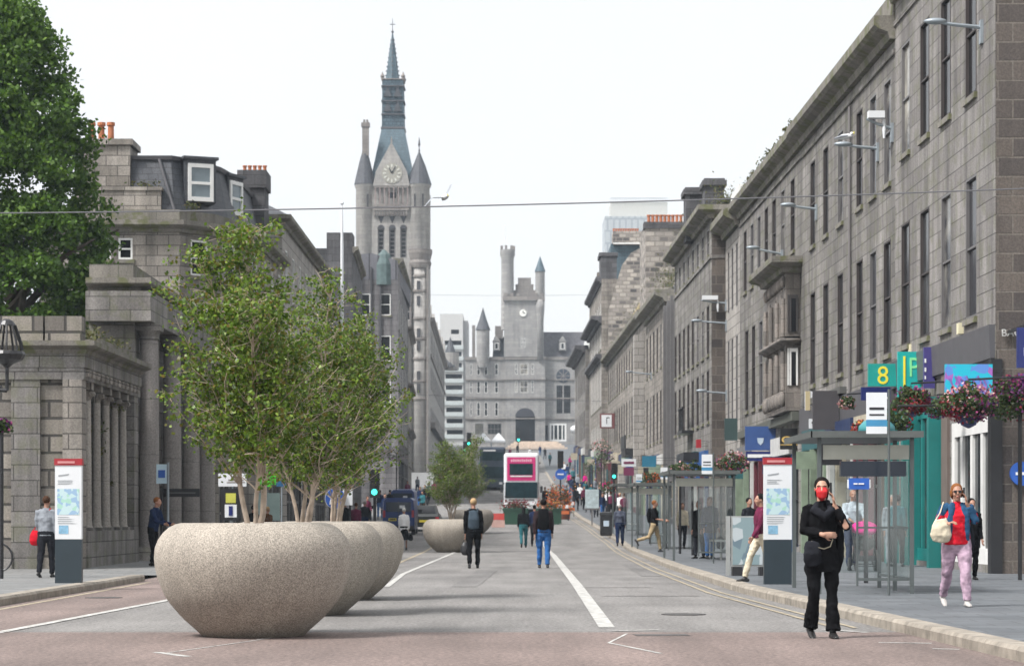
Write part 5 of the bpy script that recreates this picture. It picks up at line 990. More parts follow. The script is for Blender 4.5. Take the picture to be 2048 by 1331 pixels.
# road signs and signals
def disc(root, x, z, r, mat, y=-.05, name='disc'): return MB().ring([[(x+r*math.cos(a), y_, z+r*math.sin(a)) for a in np.linspace(0, 2*PI, 24, endpoint=False)] for y_ in (y, y+.03)]).build(name, mat, root)
Y_ = 70; r_ = thing('keep_left_sign', 'round blue arrow sign behind the third planter', 'road sign', (xx(671, Y_), Y_, 0)); z_ = zz(996, Y_); disc(r_, 0, z_, .30, BLUE); disc(r_, 0, z_, .32, SW, -.015, 'rim'); MB().ring([[(x, y_, z_+z) for x, z in ((-.18,-.18),(-.02,-.16),(-.06,-.11),(.14,.1),(.1,.15),(-.11,-.06),(-.15,-.02))] for y_ in (-.07, -.053)]).build('arrow', TW, r_)
MB().box(.12, .5, .06, .08, z_-.2, z_+.3).build('white_sign', SW, r_); MB().tube([(0, .03, 0), (0, .03, z_+.3)], .035).build('post', GALV, r_)
LITG = paint('lit_green_lamp', (.02,.5,.35), .4, emit=(.05,1,.75), es=1.3)
def signal(px, py, Y, label, lit=True, s=1., round_blue=False):
    z = zz(py, Y); zb = g(Y)+.05; r_ = thing('traffic_light', label, 'traffic light', (xx(px, Y), Y, zb)); z -= zb
    MB().tube([(0, .12, 0), (0, .12, z+.3)], .05).build('pole', BLACK, r_); h = MB().box(-.17*s, .17*s, -.1, .08, z-.5*s, z+.5*s).build('head', BLACK, r_)
    for k, dz in enumerate((.3, 0, -.3)): disc(h, 0, z+dz*s, .10*s, (LITG if k == 2 and lit else paint('unlit_lamp', (.03,.025,.02), .3)), -.14, 'lamp')
    mb = MB(); [mb.box(-.12*s, .12*s, -.26, -.1, z+dz*s+.105*s, z+dz*s+.125*s) for dz in (.3, 0, -.3)]; mb.build('hoods', BLACK, h)
    if round_blue: disc(r_, 0, z-.95, .34, BLUE, -.1, 'blue_arrow_disc'); MB().box(-.2, .2, -.12, -.105, z-.98, z-.9).build('arrow', TW, r_)
    return r_
signal(749, 966, 74, 'traffic light lit green left of the navy van', s=.9); signal(1121, 918, 150, 'traffic light with a round blue arrow sign right of the bus', False, 1.1, True); signal(938, 878, 240, 'green lit traffic light above the small birches', s=1.4); signal(1228, 942, 128, 'green lit traffic light among the far crowd on the right', s=.9); signal(930, 893, 236, 'lower green lit traffic light left of the small birches', s=1.1); signal(1037, 872, 330, 'dark traffic light in front of the archway', s=1.6)

# ---------------------------------------------------------------- wires, brackets, poles
def wire(name, label, a, b, sag, r=.012):
    mb = MB(); a, b = Vector(a), Vector(b); mb.tube([a.lerp(b, t_/16) - Vector((0, 0, sag*4*(t_/16)*(1-t_/16))) for t_ in range(17)], r, 5)
    return tag(mb.build(name, paint('wire_grey', (.13,.13,.14), .6)), label, 'cable')
wire('overhead_wire', 'thin overhead wire crossing the whole street in front of the clock tower', at(-420, 428, 46), at(2120, 374, 46), .12, .014); wire('overhead_wire', 'faint far wire strung across the street between tower and hall turret', at(560, 580, 160), at(1330, 586, 160), .25, .009); wire('overhead_wire', 'faint far wire crossing low before the castle like hall', at(640, 775, 200), at(1225, 802, 200), .2, .02)
def bracket(px0, py0, px1, py1, label, lamp=True, gull=False, Y=None, cam=False):
    Y = Y or YR(px1); a, b = at(px0, py0, Y), at(px1, py1, Y); b.x = XR(Y) + .02; r_ = thing('lamp_bracket', label, 'bracket', tuple(b)); d = a - b
    MB().tube([(0,0,0), d*.55+Vector((0,0,-.02)), d], [.045, .04, .03], 8).box(-.08, .0, -.1, .1, -.35, .15).build('arm', GALV, r_)
    if lamp: MB().ell(d*.88, (.26, .12, .07), 10, 6).build('lamp_head', GALV, r_, smooth=True)
    if cam: MB().box(d.x*.95, d.x*.35, -.12, .12, d.z+.02, d.z+.2).build('camera_housing', SW, r_); MB().lathe([(.03, -.5), (.05, -.3), (.04, 0)], (d.x*.35, 0, d.z), 8).build('stem', SW, r_)
    return r_
bracket(1858, 41, 1965, 55, 'grey lamp arm high on the near granite building'); bracket(1677, 287, 1757, 297, 'lamp arm with a gull on it on the second granite building'); bracket(1733, 238, 1786, 258, 'white camera on an arm beside the gull', False, cam=True)
bracket(1568, 408, 1634, 418, 'lamp arm on the building with the carved bay'); bracket(1498, 493, 1548, 508, 'lamp arm above the carved bay cornice', Y=84); bracket(1402, 600, 1434, 606, 'white lamp on the side wall of the weed grown building', Y=103.5, cam=True, lamp=False); bracket(1385, 640, 1420, 646, 'thin lamp arm on the weed grown building', Y=103.4); bracket(1252, 742, 1288, 748, 'lamp arm on the far right terrace', Y=150); bracket(1396, 780, 1420, 786, 'lower lamp on the weed grown building', Y=103.3)
r_ = thing('street_flagpole', 'tall white flagpole in front of the dark gable', 'flagpole', (xx(684, 112), 112, g(112)+KH)); MB().tube([(0,0,0), (0,0,zz(484,112)-.5), (0,0,zz(405,112)-.5)], [.10, .075, .03], 10).build('pole', SW, r_); MB().ell((0,0,zz(403,112)-.5), (.09,.09,.09), 8, 6).build('ball', SW, r_)
r_ = thing('hanging_lantern', 'ornate black lantern hanging at the left edge in front of the stone screen', 'lantern', (xx(14, 45), 45, zz(650, 45)))
mb = MB(); 
for k in range(9): a = 2*PI*k/9; mb.tube([(.16*math.cos(a), .16*math.sin(a), 0), (.28*math.cos(a), .28*math.sin(a), -.35), (.30*math.cos(a), .30*math.sin(a), -.48)], .022, 5)
mb.lathe([(.17, .0), (.12, .08), (.05, .12)], n=12); mb.lathe([(.33, -.5), (.36, -.56), (.30, -.66), (.12, -.74), (.05, -.8)], n=16); mb.tube([(0,0,-.8), (0,0,-1.25)], .035); mb.tube([(0,0,-1.25), (-1.3, 0, -1.1), (-1.9, 0, -.9)], .04); mb.tube([(-.1,0,-1.2), (-.6, 0, -.9), (-1.2, 0, -1.1)], .03); mb.build('ironwork', BLACK, r_)
MB().tube([(-1.9, 0, 2.), (-1.9, 0, -zz(650,45)+.13)], .09, 12).build('post', BLACK, r_)
r_ = thing('bicycle', 'dark bicycle parked at the left edge by the stone wall, mostly out of the picture', 'bicycle', (xx(-30, 50), 50, KH))
def torus(R_, r_0, c, n=28): 
    mb_ = MB(); pts = [(c[0]+R_*math.cos(a), c[1], c[2]+R_*math.sin(a)) for a in np.linspace(0, 2*PI, n)]; return mb_.tube(pts, r_0, 6, side=(0,1,0))
w0 = torus(.30, .022, (.28, 0, .32)); w0.build('wheel', BLACK, r_); torus(.30, .022, (-.72, 0, .32)).build('wheel', BLACK, r_)
MB().tube([(.28,0,.32), (.16,0,.95)], .018).tube([(.16,0,.85), (-.5,0,.85), (-.35,0,.3), (.13,0,.75)], .02).tube([(-.72,0,.32), (-.5,0,.88), (-.35,0,.3), (-.72,0,.32)], .015).build('frame', BLACK, r_)

# ---------------------------------------------------------------- flowers
FLG = leafm('basket_leaves', [(.03,.06,.015), (.05,.09,.02), (.025,.04,.015), (.10,.12,.04)], .6); FRED = leafm('red_flowers', [(.28,.02,.03), (.17,.01,.03), (.36,.05,.04)], .6); FPUR = leafm('purple_pink_flowers', [(.16,.02,.12), (.06,.02,.12), (.30,.04,.13), (.20,.06,.20)], .6); FPNK = leafm('pink_white_flowers', [(.62,.25,.27), (.70,.55,.50), (.60,.12,.16), (.65,.40,.38)], .6); FORG = leafm('orange_flowers', [(.55,.16,.03), (.45,.05,.03), (.60,.28,.06)], .6)
def basket(px, py, Y, r, label, fl, n=900, bowl=False, post=False, arm=True, seed=0, sz=.07):
    q = np.random.RandomState(seed+int(px)); c = at(px, py, Y); r_ = thing('hanging_basket', label, 'flower basket', tuple(c), 0, 'flower baskets on brackets')
    d = q.normal(0, 1, (n, 3)); d /= np.linalg.norm(d, axis=1)[:, None]; rr = r*(.55+.5*q.rand(n))[:, None]; p = d*rr*[1.15, 1, .8]; p[:, 2] -= (p[:, 0]**2)*.25
    p *= (1+.25*np.sin(4*np.arctan2(p[:,2:3],p[:,0:1])+seed+px)); leaves('foliage', p, sz*1.1, FLG, r_, q, .3, .7); 
    for k, f in enumerate(fl):
        m_ = int(n*.42)//len(fl); d = q.normal(0, 1, (m_, 3)) + q.normal(0, .7, 3); d /= np.linalg.norm(d, axis=1)[:, None]; leaves('flowers', d*r*(.85+.3*q.rand(m_))[:, None]*[1.2, 1, .85], sz*.85, f, r_, q, .0, 1.)
    if bowl: MB().lathe([(.02, -r*1.15), (r*.35, -r*1.0), (r*.5, -r*.55)], n=14).build('bowl', paint('basket_bowl', (.04,.05,.14), .5), r_)
    if arm:
        L_ = XR(Y) - c.x; MB().tube([(0, 0, r*.2), (0, 0, r*1.1), (L_, 0, r*1.3)], .02, 6).build('bracket', BLACK, r_)
    if post: MB().tube([(0, 0, 0), (0, 0, -c.z+g(Y)+KH)], .04, 8).build('post', BLACK, r_)
    return r_
basket(1937, 806, 43.5, .40, 'big mixed hanging basket in front of the cyan painted sign', [FPUR, FPNK, FRED], 2000, True); basket(2040, 795, 44, .48, 'large purple hanging basket cut by the right edge', [FPUR, FRED], 2200, False, arm=False, post=True)
basket(1822, 800, 50, .33, 'crimson and purple hanging basket under the turquoise sign', [FRED, FPUR], 1600, True); basket(1874, 815, 52, .26, 'small mauve basket between the two big ones', [FPUR], 500)
basket(1795, 842, 44, .26, 'basket with a few red flowers beside the near bus stop sign', [FRED, FPUR], 500); basket(1732, 858, 42, .20, 'orange red flower basket just above the near shelter roof', [FORG, FRED], 380, arm=False, post=True); basket(1695, 804, 62, .2, 'pale yellow flower basket beside the grey ribbed panel', [FPNK], 300)
basket(1465, 925, 66, .36, 'deep red and white basket left of the right-hand map totem', [FRED, FPNK, FPUR], 700, arm=False, post=True)
for i, (px, py, Y, r, f, lb) in enumerate([(1360, 938, 76, .28, FPNK, 'pink basket above the left end of the second shelter'), (1385, 936, 73, .28, FPNK, 'pale pink basket above the middle of the second shelter'), (1300, 955, 98, .3, FORG, 'red brown basket above the third shelter'), (1203, 893, 160, .62, FPNK, 'pink basket high over the far crowd on the right'), (1215, 975, 130, .4, FRED, 'red flower basket left of the farthest shelter'), (1208, 915, 150, .5, FPUR, 'dark purple basket over the far crowd'), (1185, 935, 170, .6, FPUR, 'dim basket in the far crowd right of the blue arrow sign')]):
    basket(px, py, Y, r, lb, [f], 260, arm=False, post=True, sz=.10)
for i, (px, py, Y, r, f, lb) in enumerate([(600, 925, 74, .35, FPUR, 'maroon flower basket between the first and second birch'), (660, 945, 78, .33, FPUR, 'maroon basket right of the second birch stem'), (700, 940, 90, .4, FRED, 'dark red basket left of the traffic light'), (793, 905, 150, .6, FPUR, 'dim basket on the far left pavement'), (3, 852, 45, .16, FPUR, 'pink flower tuft at the left edge under the lantern')]):
    basket(px, py, Y, r, lb, [f], 320, arm=False, post=True, sz=.08)
# flower planters and barriers on the road
for i, (px, f, lb) in enumerate([(1031, FRED, 'green flower trough with red flowers left of the walking woman in teal'), (1098, FORG, 'green flower trough behind the man in jeans')]):
    Y = 138; r_ = thing('flower_trough', lb, 'flower planter', (xx(px, Y), Y, g(Y)), 0, 'green flower troughs blocking the road'); MB().box(-.72, .72, -.4, .4, .05, .92).box(-.76, .76, -.44, .44, .8, .95).box(-.6, .6, -.42, .42, 0, .05).build('trough', paint('dark_green_trough', (.015,.06,.035), .5), r_)
    q = np.random.RandomState(i); p = q.normal(0, 1, (500, 3))*[.38, .25, .13]+[0, 0, 1.1]; leaves('foliage', p, .12, FLG, r_, q); leaves('flowers', q.normal(0, 1, (260, 3))*[.42, .28, .13]+[0, 0, 1.17], .11, f, r_, q, 0, 1.)
for px, py, Y, lb in ((1128, 985, 150, 'tall orange and red flower tower right of the bus'), (1108, 968, 165, 'smaller red flower tower beside the bus')):
    r_ = thing('flower_tower', lb, 'flower planter', (xx(px, Y), Y, g(Y))); q = np.random.RandomState(int(px)); MB().lathe([(.35, 0), (.42, .4), (.35, .7), (.2, 1.2)], n=14).build('pot', paint('rust_pot', (.14,.05,.03), .7), r_)
    leaves('foliage', q.normal(0, 1, (400, 3))*[.22, .2, .4]+[0, 0, 1.2], .14, FLG, r_, q); leaves('flowers', q.normal(0, 1, (260, 3))*[.26, .22, .42]+[0, 0, 1.2], .13, FORG, r_, q, 0, 1.)
r_ = thing('road_barrier', 'red and white plastic barrier left of the green troughs', 'barrier', (xx(996, 132), 132, g(132))); MB().box(-.32, .35, -.1, .1, .42, .78).build('red_board', paint('barrier_red', (.5,.06,.05), .5), r_); MB().box(-.36, .38, -.14, .14, 0, .40).build('white_base', paint('barrier_pale', (.5,.32,.28), .6), r_)
r_ = thing('wheeled_bin', 'black bin with a white emblem at the right kerb', 'bin', (xx(1212, 112), 112, g(112)+KH)); MB().lathe([(.34, 0), (.36, .1), (.36, .95), (.40, 1.0), (.38, 1.1), (.2, 1.15)], n=4, a0=PI/4, sq=(1.1, 1.1)).build('body', BLACK, r_); MB().box(-.13, .13, -.30, -.285, .45, .72).build('emblem', paint('emblem_pale', (.5,.6,.7), .5), r_)
r_ = thing('advert_board', 'pale advertising board standing on the far right pavement', 'board', (xx(1184, 132), 132, g(132)+KH)); MB().box(-.38, .38, -.05, .05, .95, 2.0).build('board', POSTER if False else paint('pale_board', (.42,.5,.52), .4, var=.3, scale=6), r_); MB().box(-.4, .4, -.06, .06, .85, .945).box(-.04, .04, -.05, .05, 0, .85).build('frame', GREYF, r_)
# ---------------------------------------------------------------- vehicles
def wheel(root, x, y, r, w=.25):
    o = MB().ring([[(x+xx_, y+r*math.cos(a), r+r*math.sin(a)) for a in np.linspace(0, 2*PI, 20, endpoint=False)] for xx_ in (0, w)]).build('wheel', BLACK, root); MB().ring([[(x+xx_, y+r*.5*math.cos(a), r+r*.5*math.sin(a)) for a in np.linspace(0, 2*PI, 14, endpoint=False)] for xx_ in (-.01, w+.01)]).build('rim', STEEL, o)
def rbox(mb, x0, x1, y0, y1, z0, z1, r=.18, tz_=0.):
    def rr(z, k):
        p = []
        for cx_, cy_, a0 in ((x1-r, y1-r, 0), (x0+r, y1-r, 90), (x0+r, y0+r, 180), (x1-r, y0+r, 270)):
            for j in range(5): a = R(a0+22.5*j); p.append((cx_+(r)*math.cos(a)*k, cy_+(r)*math.sin(a)*k, z))
        return p
    return mb.ring([rr(z0, .9), rr(z0+.05, 1), rr(z1-r, 1), rr(z1-r*.35, .75), rr(z1, .3)])
Y = 166; r_ = thing('double_decker_bus', 'white and magenta double decker bus coming down the street', 'bus', (xx(1043, Y), Y, g(Y))); hw = 1.25
BW = paint('bus_white', (.66,.68,.70), .3, var=.04); BG = paint('bus_glass', (.008,.026,.032), .4, var=.5, spec=.06)
rbox(MB(), -hw, hw, 0, 10.5, .35, 4.3, .2).build('body', BW, r_, smooth=False)
o = MB().box(-1.02, .98, -.03, .02, 2.35, 4.0).build('upper_front_panel', MAG, r_)
MB().box(-.85, .8, -.05, -.033, 2.75, 3.55).build('upper_windscreen', BG, o); MB().box(-.78, .74, -.065, -.052, 2.62, 2.70).build('destination_line', TW, o); mb = MB(); [mb.box(-.74+.15*k, -.64+.15*k, -.045, -.031, 3.68, 3.84+.02*(k%2)) for k in range(10)]; mb.build('lettering', paint('bus_lettering_pink', (.75,.42,.52), .5), o)
MB().box(-1.14, 1.12, -.03, .02, 1.12, 2.24).build('windscreen', BG, r_); MB().box(-.9, .9, -.035, .02, .95, 1.05).build('grille', GREYF, r_); MB().box(-1.2, -.5, -.04, -.032, 1.2, 1.25).build('wiper', BLACK, r_)
for s_ in (-1, 1):
    MB().box(s_*.8-.2, s_*.8+.2, -.04, .02, .62, .82).build('headlight', SW, r_); MB().box(s_*1.4-.09, s_*1.4+.09, -.25, -.1, 1.5, 1.95).tube([(s_*1.4, -.15, 1.95), (s_*1.2, .1, 2.2)], .03).build('mirror', BLACK, r_)
    wheel(r_, s_*1.0-.12, 2.2, .48); wheel(r_, s_*1.0-.12, 8., .48)
    for k in range(5): MB().box(s_*hw-.01, s_*hw+.012, .9+1.85*k, 2.5+1.85*k, 2.75, 3.6).build('side_window', BG, r_); MB().box(s_*hw-.01, s_*hw+.012, .9+1.85*k, 2.5+1.85*k, 1.3, 2.1).build('side_window', BG, r_)
MB().box(-.3, .3, -.04, .02, .45, .55).build('number_plate', SW, r_)
Y = 228; r_ = thing('single_deck_bus', 'dark navy bus half hidden behind the small birches', 'bus', (xx(985, Y), Y, g(Y))); DB = paint('dark_bus_navy', (.03,.045,.07), .3)
rbox(MB(), -1.25, 1.25, 0, 11, .3, 4.2, .2).build('body', DB, r_); MB().box(-1.1, 1.1, -.04, .02, 1.2, 2.3).build('windscreen', BG, r_); MB().box(-1.0, 1.0, -.04, .02, 2.9, 3.7).build('upper_windscreen', BG, r_); MB().box(-.9, .3, -.06, -.042, 3.8, 3.95).build('destination_line', TW, r_)
for s_ in (-1, 1): wheel(r_, s_*1.0-.12, 2.2, .48); MB().box(s_*.8-.15, s_*.8+.15, -.04, .02, .6, .8).build('headlight', SW, r_)
Y = 118; r_ = thing('van', 'navy van seen from behind with a yellow number plate', 'van', (xx(797, Y), Y, g(Y))); VN = paint('van_navy', (.012,.04,.17), .3)
mb = MB(); mb.ring([[(-.80*k, y_, z_) if False else (sx_*.80*k, y_, z_) for sx_, z_ in ((-1, .3), (1, .3), (1.02, 1.1), (.93, 1.75), (.75, 1.88), (-.75, 1.88), (-.93, 1.75), (-1.02, 1.1))] for y_, k in ((0, .97), (.08, 1), (4., 1), (4.3, .95))]); mb.build('body', VN, r_)
MB().box(-.62, .62, -.03, .02, 1.18, 1.66).build('rear_window', paint('van_glass', (.02,.03,.05), .1), r_); o = MB().box(-.5, -.1, -.045, .0, .72, .86).build('number_plate', paint('plate_yellow', (.60,.50,.04), .5), r_); MB().box(-.44, -.16, -.05, -.046, .76, .82).build('plate_strokes', TB, o)
MB().box(.05, .32, -.05, -.03, 1.35, 1.5).build('sticker', SW, r_); MB().box(-.01, .01, -.035, .02, .4, 1.75).build('door_gap', BLACK, r_); MB().box(-.78, .78, -.1, .05, .3, .48).build('bumper', BLACK, r_)
for s_ in (-1, 1): MB().box(s_*.72-.06, s_*.72+.06, -.03, .03, .9, 1.25).build('tail_light', RED, r_); wheel(r_, s_*.72-.1, .8, .32, .2); wheel(r_, s_*.72-.1, 3.4, .32, .2); MB().box(s_*.95-.1, s_*.95+.1, 3.3, 3.4, 1.1, 1.3).build('mirror', BLACK, r_)
Y = 124; r_ = thing('parked_car', 'black car parked between the third planter and the van', 'car', (xx(848, Y), Y, g(Y))); CB = paint('car_black', (.02,.022,.02), .3)
MB().ring([[(-.85*k, y_, .25), (.85*k, y_, .25), (.88*k, y_, .65), (.78*k, y_, z1), (-.78*k, y_, z1), (-.88*k, y_, .65)] for y_, k, z1 in ((0, .93, .8), (.3, 1, .95), (2.9, 1, .95), (4.1, .95, .8))]).ring([[(-.72, y_, .9), (.72, y_, .9), (.58, y2, 1.4), (-.58, y2, 1.4)] for y_, y2 in ((.4, .9), (3., 2.5))]).build('body', CB, r_)
MB().ring([[(-.6, .44, .97), (.6, .44, .97), (.5, .80, 1.34), (-.5, .80, 1.34)], [(-.6, .46, .97), (.6, .46, .97), (.5, .82, 1.34), (-.5, .82, 1.34)]]).build('rear_window', PANE, r_); MB().box(-.25, .25, -.03, .02, .5, .62).build('number_plate', paint('plate_yellow', (.60,.50,.04), .5), r_)
for s_ in (-1, 1): wheel(r_, s_*.75-.1, .7, .3, .2); wheel(r_, s_*.75-.1, 3.3, .3, .2); MB().box(s_*.7-.1, s_*.7+.1, -.03, .05, .65, .78).build('tail_light', RED, r_)
for nm_, Yc, xc, rz_, lb in (('parked_car', 262, -3.5, 0, 'dark car coming down the slope left of the navy bus'), ('parked_car', 285, 1.6, 0, 'dark car on the slope just above the double decker'), ('van', 305, 2.6, PI, 'blue van far up the slope below the pale steps'), ('van', 150, -7.0, 0, 'second blue van parked at the left kerb beyond the navy van'), ('parked_car', 215, -6.4, 0, 'black car at the left kerb just before the clock tower')):
    o_ = bpy.data.objects[nm_]; c_ = copy_tree(o_); c_.location = (xc, Yc, g(Yc)); c_.rotation_euler = (math.atan((g(Yc+3)-g(Yc-3))/6)*(1 if rz_ == 0 else -1), 0, rz_); c_['label'] = lb
for px, Y, lb in ((1108, 143, 'orange roadworks barrier right of the green troughs'), (1124, 147, 'orange roadworks barrier nearer the right kerb'), (1136, 158, 'farthest orange roadworks barrier by the right kerb')):
    r_ = thing('roadworks_barrier', lb, 'barrier', (xx(px, Y), Y, g(Y)), 0, 'orange roadworks barriers'); MB().box(-.45, .45, -.03, .03, .75, 1.0).box(-.45, .45, -.03, .03, .4, .6).build('boards', paint('barrier_orange', (.55,.13,.03), .5), r_); MB().box(-.2, .0, -.04, -.031, .77, .98).box(.2, .4, -.04, -.031, .77, .98).build('white_stripes', SW, r_)
    MB().box(-.42, -.36, -.2, .2, 0, .05).box(-.41, -.37, -.02, .02, .05, 1.0).box(.36, .42, -.2, .2, 0, .05).box(.37, .41, -.02, .02, .05, 1.0).build('feet', BLACK, r_)
# white canopies by the hall
for px, w_, lb in ((967, 2.4, 'white market gazebo left of the pair below the hall'), (997, 2.2, 'white market gazebo right of the pair below the hall')):
    Y = 380; r_ = thing('market_gazebo', lb, 'gazebo', (xx(px, Y), Y, g(Y))); z_ = zz(884, Y)-g(Y); MB().ring([[(-w_/2, -1.2, z_), (w_/2, -1.2, z_), (w_/2, 1.2, z_), (-w_/2, 1.2, z_)], [(-w_/2, -1.2, z_+.3), (w_/2, -1.2, z_+.3), (w_/2, 1.2, z_+.3), (-w_/2, 1.2, z_+.3)], [(-.1, -.1, z_+1.5), (.1, -.1, z_+1.5), (.1, .1, z_+1.5), (-.1, .1, z_+1.5)]]).build('canopy', SW, r_)
    mb = MB(); [mb.tube([(a, b, 0), (a, b, z_)], .05, 5) for a in (-w_/2, w_/2) for b in (-1.1, 1.1)]; mb.build('legs', GALV, r_)
Y = 300; r_ = thing('globe_lamp', 'white globe lamp on a dark post right of the hall arch', 'street lamp', (xx(1155, Y), Y, g(Y)+KH)); z_ = zz(858, Y)-g(Y)-KH; MB().tube([(0,0,0), (0,0,z_)], .12).build('post', BLACK, r_); MB().ell((0,0,z_), (.95,.95,.6), 14, 8).build('globe', SW, r_, smooth=True)
# gulls
def gull(loc, label, fly=False):
    r_ = thing('gull', label, 'bird', loc, rnd.random()*3); mb = MB(); mb.tube([(0, -.22, .12), (0, -.1, .13), (0, .08, .12), (0, .28, .08)], [.03, .075, .075, .02], 10); mb.ell((0, -.2, .2 if not fly else .13), (.045, .06, .045), 8, 6); mb.tube([(0, -.13, .13), (0, -.2, .2 if not fly else .13)], .04)
    if not fly:
        for s_ in (-.03, .03): mb.tube([(s_, .02, .08), (s_, .02, -.06)], .009, 5)
    mb.build('body', SW, r_, smooth=True); MB().cone(0, 0, 0, .06, .015).build('beak', TY_, r_, loc=(0, -.26, .19 if not fly else .12))
    for s_ in (-1, 1):
        if fly: MB().ring([[(s_*.05, -.1, .14), (s_*.05, .08, .14), (s_*.05, .08, .16)], [(s_*.32, -.12, .30), (s_*.32, .03, .30), (s_*.32, .03, .31)], [(s_*.62, -.02, .22), (s_*.62, .03, .22), (s_*.62, .03, .225)]]).build('wing', paint('gull_grey', (.28,.3,.33), .7), r_)
        else: MB().tube([(s_*.06, -.1, .14), (s_*.07, .1, .13), (s_*.02, .32, .09)], [.03, .04, .01], 8).build('wing', paint('gull_grey', (.28,.3,.33), .7), r_)
    return r_
gull(tuple(at(1690, 282, 66.5)-Vector((0,0,.0))), 'white gull perched on the lamp arm'); gb = gull(tuple(at(895, 402, 80)), 'gull flying right of the clock tower', True); gb.rotation_euler = (0, R(-35), R(20)); gb.scale = (1.3, 1.3, 1.3)
# ---------------------------------------------------------------- people
SKIN = paint('skin', (.36,.19,.13), .55, var=.06); SKIN2 = paint('skin_pale', (.42,.24,.17), .55, var=.06)
def cloth(name, c, var=.25): return paint('cloth_' + name, c, .95, var=var, scale=9, bump=.25, spec=.08)
CB_ = cloth('black', (.006,.006,.007), .5); CD_ = cloth('charcoal', (.018,.019,.024)); CN = cloth('navy', (.012,.022,.06)); CJ = cloth('blue_jeans', (.03,.11,.30)); CGY = cloth('grey', (.26,.28,.31)); CBL = cloth('denim', (.025,.075,.15)); CTL = cloth('teal', (.03,.13,.15)); CRD = cloth('red', (.55,.015,.03)); CLV = cloth('lavender_floral', (.42,.30,.38), .5); CKH = cloth('khaki', (.36,.28,.17)); CCR = cloth('cream', (.62,.55,.42)); CWH = cloth('white', (.80,.80,.81), .08); CMR = cloth('maroon', (.12,.02,.05)); CPK = cloth('magenta', (.62,.01,.22)); CBR = cloth('brown', (.12,.06,.03))
H_BL = cloth('hair_black', (.012,.010,.010)); H_BR = cloth('hair_brown', (.07,.035,.02)); H_GY = cloth('hair_grey', (.32,.30,.28)); H_RD = cloth('hair_auburn', (.20,.08,.03)); H_BD = cloth('hair_fair', (.42,.29,.16))
SHB = paint('shoe_black', (.015,.014,.014), .4); SHG_ = paint('shoe_grey', (.42,.40,.38), .6)
def limb_pts(s, a, k):
    hip = Vector((s*.095, 0, .90)); kn = hip + .43*Vector((s*.02, -math.sin(R(a)), -math.cos(R(a)))); b = a - k
    return hip, kn, kn + .42*Vector((0, -math.sin(R(b)), -math.cos(R(b)))), b
def arm_pts(s, spec, sh):
    if spec[0] == 'swing':
        a, e = spec[1], spec[2]; el = sh + .29*Vector((s*.12, -math.sin(R(a)), -math.cos(R(a)))); b = a + e
        wr = el + .25*Vector((s*.0, -math.sin(R(b)), -math.cos(R(b)))); return el, wr, (wr-el).normalized()
    el, wr = Vector(spec[1]), Vector(spec[2]); return el, wr, Vector(spec[3]).normalized()
def hand(mb, wr, d, s, curl=.5, r=.0085, side=None):
    d = d.normalized(); sd = Vector(side) if side else Vector((0, 1, 0)); sd = (sd - d*sd.dot(d)); sd = sd.normalized() if sd.length > 1e-3 else d.orthogonal().normalized(); nrm = d.cross(sd)*s
    mb.tube([wr - d*.02, wr + d*.03, wr + d*.085], [(.026, .018), (.036, .014), (.038, .012)], 10, side=sd, round_=True)
    for i, (o, l) in enumerate(((-.028, .062), (-.010, .074), (.009, .070), (.027, .055))):
        p = wr + d*.085 + sd*o; d2 = (d + nrm*curl*.7).normalized(); d3 = (d + nrm*curl*1.8).normalized(); p2 = p + d2*l*.5; p3 = p2 + d3*l*.5
        mb.tube([p - d*.01, p2, p3], [r, r*.92, r*.75], 7, round_=True)
    t0 = wr + d*.025 - sd*.03; t1 = t0 + (d*.6 - sd*.6 + nrm*.3).normalized()*.035; t2 = t1 + (d*.9 - sd*.1 + nrm*.4).normalized()*.03; mb.tube([t0, t1, t2], [r*1.3, r*1.15, r*.9], 7, round_=True)
